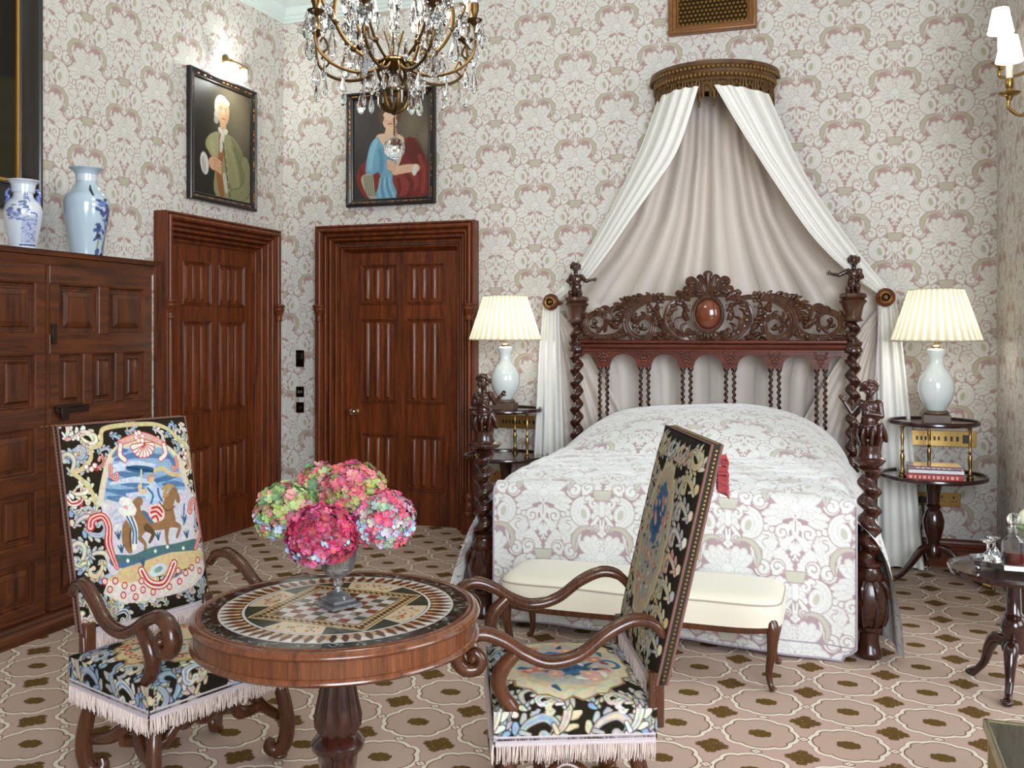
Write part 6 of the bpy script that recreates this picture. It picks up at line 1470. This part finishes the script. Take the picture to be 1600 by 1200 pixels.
    z0 = .495; fringe_part(t, [(BW, yb(z0) + .012, z0), (-BW, yb(z0) + .012, z0)], 0, 6)
    for sx in (-1, 1): MB().box((sx * (BW - .02), -.235, .44), (.04, .045, .16), bev=.004).build('back_post', WALN, t)
    # arms
    for sx in (-1, 1):
        X_ = sx * .272
        pts = smooth([(X_, -.262, .622, ), (X_ + sx * .004, -.225, .658), (X_ + sx * .010, -.165, .668), (X_ + sx * .018, -.09, .635), (X_ + sx * .022, -.01, .575), (X_ + sx * .020, .075, .556), (X_ + sx * .012, .145, .580), (X_ + sx * .008, .205, .618), (X_ + sx * .008, .270, .640), (X_ + sx * .008, .322, .620), (X_ + sx * .008, .342, .578), (X_ + sx * .008, .322, .542), (X_ + sx * .008, .286, .540), (X_ + sx * .008, .272, .566), (X_ + sx * .008, .290, .588), (X_ + sx * .008, .308, .574)], 6)
        m = MB(); m.tube(pts, [.018, .021, .023, .021, .022, .024, .026, .028, .028, .025, .021, .016], 14, .8, up=(1, 0, 0))
        a_ = m.build('arm', WALN, t)
        g = MB()
        for ox in (-.016, .016): g.tube([(p[0] + ox, p[1] + .0, p[2] + .0155) for p in pts[4:50]], .0035, 6)
        g.ell((X_ + sx * .008, .298, .574), (.034, .016, .016)); g.build('arm_moulding', WALN, a_)
        m = MB(); m.tube(smooth([(X_ + sx * .006, .165, .585), (X_ + sx * .004, .205, .545), (X_, .222, .50), (X_ - sx * .004, .205, .45), (X_ - sx * .006, .180, .41), (X_ - sx * .006, .195, .375), (X_ - sx * .006, .212, .36)], 6), [.020, .026, .026, .024, .026, .030, .030], 12, .9, up=(1, 0, 0)); m.build('arm_support', WALN, t)
    # legs and carved stretchers
    LP = {}
    for sx in (-1, 1):
        for sy in (-1, 1):
            X_, Y_ = sx * .245, sy * .185
            m = MB(); m.tube(smooth([(X_, Y_, .345), (X_, Y_, .27), (X_ + sx * .010, Y_ + sy * .014, .20), (X_ + sx * .016, Y_ + sy * .022, .12), (X_ + sx * .008, Y_ + sy * .012, .05), (X_ - sx * .010, Y_ - sy * .010, .030), (X_ - sx * .028, Y_ - sy * .022, .045), (X_ - sx * .026, Y_ - sy * .016, .072)], 6), [.026, .024, .026, .028, .028, .026, .022, .016], 12, .9); m.ell((X_, Y_, .014), (.028, .028, .014))
            m.build('leg', WALN, t)
    m = MB()
    for sx in (-1, 1):
        m.tube(smooth([(sx * .245, .18, .15), (sx * .235, .10, .17), (sx * .215, .02, .225), (sx * .235, -.08, .17), (sx * .245, -.18, .14)], 8), [.018, .022, .026, .022, .018], 10, .8)
    for y, h in ((.10, .05), (-.02, .0)):
        pts = smooth([(-.235, y, .17), (-.15, y - .01, .15 + h * .4), (-.08, y, .19 + h), (0, y, .16 + h), (.08, y, .19 + h), (.15, y - .01, .15 + h * .4), (.235, y, .17)], 6); m.tube(pts, [.016, .024, .018, .030, .018, .024, .016], 10, .8)
    for sx in (-1, 1): m.ell((sx * .10, .10, .245), (.022, .022, .028)); m.ell((sx * .10, .10, .215), (.028, .022, .018))
    m.build('stretcher', WALN, t)
    return t
f1 = Vector((.95, -.31)); f2 = Vector((-.922, -.387))
armchair('armchair', 'high-backed armchair with needlework horse and rider, left of the round table', (-2.125, 2.72, 0), math.atan2(-.95, -.31), chair1_back(), seat_paint(1), True, .252)
armchair('armchair', 'high-backed armchair with blue floral needlework oval, seen from the side in front of the bed', (-.832, 2.904, 0), math.atan2(.922, -.387), chair2_back(), seat_paint(2), False, .295)
# ------------------------------------------------------------------ round table with inlaid marble top
TX, TY, TH = -1.283, 2.265, .765
rt = thing('round_table', 'round rosewood pedestal table with inlaid marble chessboard top', 'table', (TX, TY, 0))
def marble_paint():
    R = 70; p = Paint(142, 142, .22, srgb(24, 26, 24)); c = 71
    rr = random.Random(2); sc = 1 / .005        # 5 mm a unit
    for k in range(420):
        a = rr.uniform(0, 2 * PI); r = rr.uniform(62, 71); x, y = c + r * math.cos(a), c + r * math.sin(a); d = rr.uniform(0, PI)
        p.stroke(smooth([(x, y), (x + 2 * math.cos(d), y + 2 * math.sin(d)), (x + 4 * math.cos(d + .6), y + 4 * math.sin(d + .6))], 3), [.15, .4, .12], rr.choice((srgb(170, 170, 160), srgb(96, 104, 88), srgb(56, 70, 50))), alpha=.7)
    W1, K1, BRN, GOLD = srgb(214, 208, 198), srgb(30, 26, 24), srgb(92, 58, 42), srgb(180, 142, 92)
    p.dot(c, c, 62, W1); p.dot(c, c, 61.2, BRN); n = 60
    P = lambda r, a: (c + r * math.cos(a), c + r * math.sin(a))
    for k in range(n):
        a = 2 * PI * k / n; w = PI / n
        cc = (BRN, srgb(50, 34, 32), srgb(104, 58, 44))[k % 3]
        p.poly([P(61.2, a - w * .8), P(61.2, a + w * .8), P(53.5, a)], srgb(196, 188, 178) if k % 2 else W1)
        p.poly([P(58.5, a - w * .1), P(50.4, a - w * .9), P(50.4, a + w * .5)], GOLD if k % 2 else srgb(206, 176, 140)); p.poly([P(61, a + w), P(50.6, a + w * .35), P(50.6, a + w * 1.65)], cc)
        p.poly([P(52.5, a - w), P(50.2, a - w * .4), P(50.2, a - w * 1.5)], K1)
    p.dot(c, c, 50, W1); p.dot(c, c, 48.6, K1); p.dot(c, c, 48, srgb(44, 60, 46))
    for k in range(4):   # cream lunettes with red sprays
        a = PI / 2 * k; q = [P(47.6, a + t) for t in np.linspace(-.34, .34, 13)] + [P(33.5, a + .34), P(33, a), P(33.5, a - .34)]
        p.poly(q, srgb(212, 190, 156), .5, W1)
        for j in range(26): x, y = P(rr.uniform(36, 46), a + rr.uniform(-.26, .26)); p.ell(x, y, rr.uniform(.6, 1.6), .6, rr.uniform(0, 180), rr.choice((srgb(176, 60, 44), srgb(196, 110, 70), srgb(90, 110, 60))))
    for k in range(220): x, y = P(rr.uniform(30, 47.5), rr.uniform(0, 2 * PI)); p.dot(x, y, rr.uniform(.1, .35), srgb(70, 88, 70), alpha=.5)
    h = 34; p.poly([(c - h, c - h), (c + h, c - h), (c + h, c + h), (c - h, c + h)], srgb(214, 190, 140)); h = 33; p.poly([(c - h, c - h), (c + h, c - h), (c + h, c + h), (c - h, c + h)], srgb(60, 36, 28)); h = 32.2; p.poly([(c - h, c - h), (c + h, c - h), (c + h, c + h), (c - h, c + h)], srgb(206, 178, 126))
    for s in range(4):
        for k in range(18):
            x = -30 + k * 3.5; y = 29.2; pts = [(x - 1.4, y + 1.4), (x, y - 1.2), (x + 1.6, y + 1.2)]; ca, sa = math.cos(s * PI / 2), math.sin(s * PI / 2)
            p.stroke([(c + a * ca - b * sa, c + a * sa + b * ca) for a, b in pts], .75, srgb(70, 40, 30))
    h = 26.4; p.poly([(c - h, c - h), (c + h, c - h), (c + h, c + h), (c - h, c + h)], K1); h = 25.6; p.poly([(c - h, c - h), (c + h, c - h), (c + h, c + h), (c - h, c + h)], srgb(214, 196, 160)); q = 6.3
    dk = (srgb(124, 62, 40), srgb(92, 50, 34), srgb(104, 88, 60), srgb(86, 92, 78), srgb(138, 78, 52)); lt = (srgb(212, 204, 194), srgb(196, 184, 176), srgb(206, 192, 190))
    for i in range(8):
        for j in range(8):
            x, y = c + (i - 4) * q, c + (j - 4) * q; p.poly([(x + .1, y + .1), (x + q - .1, y + .1), (x + q - .1, y + q - .1), (x + .1, y + q - .1)], rr.choice(dk if (i + j) % 2 else lt))
    return p
MARB = colmat('inlaid_marble', .10, coat=.6, spec=.6)
mp = marble_paint()
surf('marble_top', 720, 150, lambda U, V: (.352 * V * np.cos(2 * PI * U), .352 * V * np.sin(2 * PI * U), TH + 0 * U), MARB, rt, col=lambda U, V: mp.sample(71 + 70.4 * V * np.cos(2 * PI * U), 71 - 70.4 * V * np.sin(2 * PI * U)))
MB().lathe([(.350, TH - .01), (.352, TH + .001), (.356, TH + .001), (.358, TH - .002), (.361, TH), (.370, TH), (.380, TH - .005), (.384, TH - .014), (.381, TH - .020), (.372, TH - .024), (.372, TH - .064), (.380, TH - .068), (.382, TH - .075), (.376, TH - .082), (.20, TH - .082), (.18, TH - .05)], (0, 0, 0), 128).build('table_rim', ROSE, rt, ang=50)
MB().lathe([(.08, TH - .082), (.085, TH - .10), (.050, TH - .11), (.042, TH - .14), (.043, .56), (.052, .51), (.060, .47), (.058, .44), (.050, .425), (.062, .415), (.072, .40), (.070, .385), (.055, .37), (.045, .30), (.05, .2), (.09, .15), (.12, .12), (.0, .12)], (0, 0, 0), 96, flute=lambda t, z: -.14 * abs(math.sin(6 * t)) ** .5 + .08 if .43 < z < .66 else 0).build('pedestal', DARKW, rt)
for k in range(3):
    a = math.radians(30 + 120 * k); c_, s_ = math.cos(a), math.sin(a); q = lambda r, z: (r * c_, r * s_, z)
    MB().tube(smooth([q(.06, .14), q(.16, .12), q(.24, .07), q(.29, .035), q(.31, .02)], 5), [.05, .045, .032, .024, .02], 12, .8).build('foot', DARKW, rt)
# ------------------------------------------------------------------ glass vase and hydrangeas
gv = thing('glass_goblet_vase', 'clear glass goblet vase with square stepped foot, holding the hydrangeas', 'vase', (TX, TY, TH + .002))
m = MB(); m.box((0, 0, .005), (.095, .095, .010), PI / 4 + .3, bev=.002).box((0, 0, .016), (.070, .070, .012), PI / 4 + .3, bev=.002).lathe([(.034, .022), (.030, .030), (.012, .040), (.009, .052), (.016, .060), (.010, .068), (.016, .076), (.030, .084), (.042, .098), (.048, .120), (.053, .150), (.055, .158), (.052, .158), (.049, .145), (.044, .120), (.036, .100), (.02, .092), (0, .090)], (0, 0, 0), 20)
m.build('vase_glass', GLASS, gv, ang=25)
STEM = plain('flower_stem', srgb(104, 118, 52), .5, var=.2)
HYD = colmat('hydrangea_petals', .55, spec=.3)
pal = {'green': [(140, 156, 88), (112, 140, 76), (158, 166, 108), (184, 130, 118), (90, 124, 82), (176, 96, 106)], 'pinkgreen': [(186, 88, 102), (166, 62, 84), (148, 146, 86), (198, 118, 122), (178, 76, 80), (120, 130, 80)], 'pink': [(196, 92, 122), (190, 128, 146), (170, 156, 164), (176, 56, 88), (186, 76, 104), (140, 156, 138)], 'deep': [(168, 36, 78), (188, 58, 100), (142, 26, 62), (190, 84, 120), (150, 44, 66), (120, 30, 60)], 'blue': [(150, 170, 190), (128, 160, 176), (170, 178, 196)]}
def hydrangea(label, c, R, cols, low, seed):
    t = thing('hydrangea', label, 'flower', (TX, TY, TH), 0, 'hydrangeas in the glass vase'); rr = random.Random(seed)
    C = Vector((c[0] - TX, c[1] - TY, c[2] - TH)); vs, fs, cl = [], [], []
    N = int(300 * (R / .08) ** 2)
    for k in range(N):
        z = 1 - 1.75 * (k + .5) / N; th = k * 2.39996 + rr.uniform(-.1, .1); q = math.sqrt(max(0, 1 - z * z)); d = Vector((q * math.cos(th), q * math.sin(th), z * .92)).normalized()
        o = C + Vector((d.x, d.y, d.z * .92)) * R * rr.uniform(.90, 1.06)
        f = Matrix.Rotation(rr.uniform(0, PI), 3, 'Z'); M3 = d.to_track_quat('Z', 'Y').to_matrix() @ Matrix.Rotation(rr.uniform(-.35, .35), 3, 'X') @ Matrix.Rotation(rr.uniform(-.35, .35), 3, 'Y') @ f
        base = rr.choice(low if (z < -.05 + rr.uniform(-.25, .25)) else cols); s = .0128 * rr.uniform(.8, 1.2)
        for j in range(4):
            A = Matrix.Rotation(j * PI / 2, 3, 'Z'); b = len(vs); cup = rr.uniform(.1, .5)
            for x, y, zz in ((0, 0, 0), (.40, .44, .10), (.92, .52, .22 + cup * .3), (1.15, 0, .25 + cup * .45), (.92, -.52, .22 + cup * .3), (.40, -.44, .10), (.66, 0, .05 + cup * .1)):
                vs.append(o + M3 @ (A @ Vector((x, y, zz))) * s)
            fs += [(b, b + 1, b + 6), (b + 1, b + 2, b + 6), (b + 2, b + 3, b + 6), (b + 3, b + 4, b + 6), (b + 4, b + 5, b + 6), (b + 5, b, b + 6)]
            cc = np.array(srgb(*[max(0, min(255, q_ + rr.uniform(-16, 16))) for q_ in base])); ed = cc * (.8 if rr.random() < .5 else 1.1); ct = cc * .9 + np.array(srgb(190, 200, 150)) * .1
            cl += [ct, ct, ed, ed, ed, ct, cc]
    me = bpy.data.meshes.new('flower_head'); me.from_pydata([tuple(v) for v in vs], [], fs); at = me.attributes.new('Col', 'FLOAT_COLOR', 'POINT'); a4 = np.ones((len(vs), 4), np.float32); a4[:, :3] = np.clip(np.array(cl), 0, 1); at.data.foreach_set('color', a4.ravel()); me.materials.append(HYD)
    o = bpy.data.objects.new('flower_head', me); COL.objects.link(o); o.parent = t
    core = MB().ell(tuple(C), (R * .86, R * .86, R * .80)); core.build('inner_stalks', plain('inner_green', srgb(70, 84, 44), .8) if seed == 1 else bpy.data.materials['inner_green'], t)
    MB().tube(smooth([tuple(C - Vector((0, 0, R * .7))), tuple(C * .45 + Vector((0, 0, .09))), (C.x * .08, C.y * .08, .10)], 6), .0035, 8).build('stem', STEM, t)
H = pal
hydrangea('green and pink hydrangea head at the left side of the bouquet', (-1.425, 2.235, 1.015), .082, H['green'], H['blue'] + H['green'], 1)
hydrangea('small green hydrangea head at the back left of the bouquet', (-1.375, 2.33, 1.075), .064, H['green'] + H['pinkgreen'][:1], H['green'], 2)
hydrangea('rose and green hydrangea head topping the bouquet', (-1.262, 2.31, 1.065), .086, H['pinkgreen'], H['pinkgreen'] + H['green'], 3)
hydrangea('pale pink hydrangea head at the right side of the bouquet', (-1.158, 2.29, 1.00), .080, H['pink'], H['pink'] + H['blue'], 4)
hydrangea('deep magenta hydrangea head at the front of the bouquet', (-1.270, 2.16, .975), .084, H['deep'], H['deep'] + H['blue'][:1], 5)
# ------------------------------------------------------------------ chandelier
CHX, CHY = -1.87, 3.80
ch = thing('crystal_chandelier', 'bronze chandelier hung with crystal drops and a glass ball, top centre left', 'chandelier', (CHX, CHY, 0))
def cr(name, mb, mat, **k): return mb.build(name, mat, ch, **k)
pol = lambda r, a, z: (r * math.cos(a), r * math.sin(a), z)
m = MB(); m.tube([(0, 0, 3.45), (0, 0, 4.36)], .007, 8); m.lathe([(.0, 4.30), (.03, 4.305), (.06, 4.34), (.065, 4.375), (0, 4.38)], (0, 0, 0), 32); cr('suspension_rod', m, OLDBR)
m = MB(); m.lathe([(0, 2.655), (.012, 2.66), (.030, 2.675), (.060, 2.700), (.064, 2.708), (.058, 2.714), (.02, 2.716), (.015, 2.73), (0, 2.74)], (0, 0, 0), 32); cr('bronze_bowl', m, OLDBR)
for k in range(5):
    a = 2 * PI * k / 5; cr('hub_wire', MB().tube(smooth([pol(.015, a, 2.715), pol(.02, a, 2.76), pol(.045, a, 2.84)], 4), .004, 6), OLDBR)
m = MB(); m.lathe([(0, 2.58), (.020, 2.585), (.030, 2.61), (.022, 2.64), (.034, 2.662), (0, 2.668)], (0, 0, 0), 12); cr('crystal_stem', m, CRYST, ang=15)
m = MB(); m.lathe([(0, 2.73), (.018, 2.735), (.024, 2.78), (.014, 2.82), (.022, 2.87), (.012, 2.90), (.03, 2.96), (.012, 3.02), (.0, 3.45)], (0, 0, 0), 12); cr('crystal_stem', m, CRYST, ang=15)
for k in range(6):
    a = 2 * PI * k / 6 + .25
    cr('hub_bracket', MB().tube(smooth([pol(.055, a, 2.70), pol(.075, a, 2.66), pol(.052, a, 2.61), pol(.064, a, 2.555), pol(.045, a, 2.505), pol(.012, a, 2.485)], 6), [.007, .009, .007, .010, .012, .008], 8), OLDBR)
m = MB(); m.tube([pol(.060, a, 2.575) for a in np.linspace(0, 2 * PI, 40)[:-1]], .009, 8, closed=True); m.lathe([(0, 2.47), (.012, 2.475), (.02, 2.49), (.012, 2.505), (0, 2.51)], (0, 0, 0), 20); cr('lower_ring', m, OLDBR)
cage = []
for k in range(6):
    a = 2 * PI * k / 6 + .52
    P = smooth([pol(.05, a, 2.705), pol(.11, a, 2.715), pol(.20, a, 2.775), pol(.255, a, 2.87), pol(.255, a, 2.97), pol(.20, a, 3.08), pol(.14, a, 3.19), pol(.10, a, 3.32), pol(.03, a, 3.46)], 8); cage.append(P)
    m = MB(); m.tube(P, [.006, .008, .009, .009, .007, .006, .006], 10, .7)
    for i in (4, 14, 24, 34): m.ell(P[i], (.015, .015, .015), None, 10, 6)
    m.tube(smooth([P[22], pol(.30, a, 2.93), pol(.315, a, 2.975), pol(.29, a, 2.985)], 5), [.008, .007, .005], 8)
    cr('cage_arm', m, OLDBR)
arms = []
CAN = plain('candle_sleeve', srgb(240, 238, 228), .5); FL = glow('candle_bulb', (1, .9, .72), 12)
for k in range(8):
    a = 2 * PI * k / 8 + .12
    P = smooth([pol(.05, a, 2.695), pol(.10, a, 2.655), pol(.19, a, 2.635), pol(.29, a, 2.655), pol(.355, a, 2.71), pol(.372, a, 2.79), pol(.365, a, 2.85)], 8); arms.append((a, P))
    m = MB(); m.tube(P, [.008, .008, .007, .007, .006, .006], 8); m.tube(smooth([P[30], pol(.31, a, 2.72), pol(.33, a, 2.76), pol(.345, a, 2.74)], 4), .005, 6)
    c = pol(.365, a, 0); m.lathe([(.006, 2.84), (.014, 2.85), (.034, 2.862), (.038, 2.868), (.018, 2.872), (.013, 2.885), (.020, 2.905), (.022, 2.935), (.018, 2.94)], c, 16)
    ca = cr('candle_arm', m, OLDBR)
    MB().lathe([(.013, 2.93), (.013, 3.03), (.008, 3.035)], c, 14).build('candle_tube', CAN, ca)
    MB().lathe([(.006, 3.035), (.013, 3.055), (.010, 3.08), (0, 3.105)], c, 12).build('bulb', FL, ca)
CRYST_D = [None] * 3
def dropmesh(s, n=6):
    m = MB(); m.lathe([(0, 0), (.0055 * s, -.005 * s), (.0055 * s, -.009 * s), (0, -.014 * s)], (0, 0, 0), n)
    m.lathe([(0, -.015 * s), (.005 * s, -.022 * s), (.014 * s, -.052 * s), (.0155 * s, -.062 * s), (.010 * s, -.076 * s), (0, -.084 * s)], (0, 0, 0), n, sy=.6); return m
def spire(s):
    m = MB(); m.lathe([(0, 0), (.006 * s, -.008 * s), (0, -.016 * s)], (0, 0, 0), 6); m.lathe([(0, -.017 * s), (.009 * s, -.028 * s), (.006 * s, -.040 * s), (.004 * s, -.09 * s), (0, -.10 * s)], (0, 0, 0), 6); return m
def rosette(s):
    m = MB()
    for k in range(8): a = k * PI / 4; m.ell((.012 * s * math.cos(a), 0, .012 * s * math.sin(a)), (.008 * s, .004 * s, .008 * s), None, 6, 4)
    m.ell((0, 0, 0), (.008 * s, .008 * s, .008 * s), None, 6, 4); return m
mats = CRYST; D1 = dropmesh(1.45).build('crystal_drop', mats, ch, sm=False); D2 = dropmesh(1.15).build('crystal_drop', mats, ch, sm=False); SP = spire(1.0).build('crystal_spire', mats, ch, sm=False); RO = rosette(1.4).build('crystal_rosette', mats, ch, sm=False)
used = {}
def put(src, x, y, z, rz, s=1.0):
    o = src if src.name not in used else src.copy()
    if src.name in used: COL.objects.link(o)
    used.setdefault(src.name, 1); o.parent = ch; o.location = (x, y, z); o.rotation_euler = (0, 0, rz); o.scale = (s, s, s)
rr = random.Random(11); n1 = 0
for k, (a, P) in enumerate(arms):
    for j, (dr, da, dz, src) in enumerate(((0, 0, -.135, D1), (.028, .10, .0, D2), (.030, -.11, .0, D2), (.038, 0, .0, D1), (-.03, 0, -.0, D2))):
        r = .365 + dr; aa = a + da; z = 2.858 if j else 2.80; put(src, r * math.cos(aa), r * math.sin(aa), z + (dz if j == 0 else 0) + (.0), rr.uniform(0, 3))
    q = P[20]; put(D1, q[0], q[1], q[2] - .008, rr.uniform(0, 3), .9); q = P[28]; put(D2, q[0], q[1], q[2] - .008, rr.uniform(0, 3)); q = P[12]; put(SP, q[0], q[1], q[2] - .008, rr.uniform(0, 3), .8)
    put(RO, .39 * math.cos(a), .39 * math.sin(a), 2.80, a - PI / 2, 1.1)
    put(RO, .40 * math.cos(a + .39), .40 * math.sin(a + .39), 2.83, a, .8)
for k, P in enumerate(cage):
    a = 2 * PI * k / 6 + .52
    for i, src, s in ((16, D1, 1.15), (24, D1, 1.2), (32, D1, 1.1), (40, D2, 1.1), (48, D2, 1)):
        q = P[i]; put(src, q[0] * 1.06, q[1] * 1.06, q[2] - .012, rr.uniform(0, 3), s)
    for z, r in ((2.93, .15), (2.99, .10), (3.04, .16), (2.88, .21), (3.02, .22)): put(D1, r * math.cos(a + .5), r * math.sin(a + .5), z, rr.uniform(0, 3), 1.1)
    put(RO, .16 * math.cos(a + .5), .16 * math.sin(a + .5), 2.95, a, 1.3)
for k in range(8):
    a = 2 * PI * k / 8 + .5; put(D1, .30 * math.cos(a), .30 * math.sin(a), 2.97, a, 1.15); put(D2, .20 * math.cos(a + .2), .20 * math.sin(a + .2), 2.76, a, 1.1); put(RO, .31 * math.cos(a), .31 * math.sin(a), 2.91, a, 1.2)
for k in range(10):
    a = 2 * PI * k / 10; put(SP, .072 * math.cos(a), .072 * math.sin(a), 2.59, a, .85); put(D2, .10 * math.cos(a + .3), .10 * math.sin(a + .3), 2.645, a, .9)
# threads the drops hang on
m = MB()
for k in range(6):
    A = cage[k][26]; B = cage[(k + 1) % 6][26]
    pts = [tuple(Vector(A) * (1 - t) + Vector(B) * t - Vector((0, 0, .10 * math.sin(PI * t)))) for t in np.linspace(0, 1, 15)]
    for q in pts: m.ell(q, (.006, .006, .006), None, 6, 4)
bs = cr('bead_swags', m, SPARK, sm=False); bs['kind'] = 'stuff'
m = MB()
for i in range(6): m.ell((0, 0, 2.455 - i * .012), (.005, .005, .006), None, 6, 4)
m.tube([(0, 0, 2.48), (0, 0, 2.375)], .0022, 6); cr('ball_chain', m, OLDBR)
m = MB().ell((0, 0, 2.325), (.048, .048, .048), None, 20, 12); m.lathe([(0, 2.366), (.010, 2.37), (.010, 2.385), (0, 2.39)], (0, 0, 0), 10); cr('crystal_ball', m, CRYST, sm=False)
point('chandelier_light', (CHX, CHY, 3.12), 42, (1, .92, .76), .25)
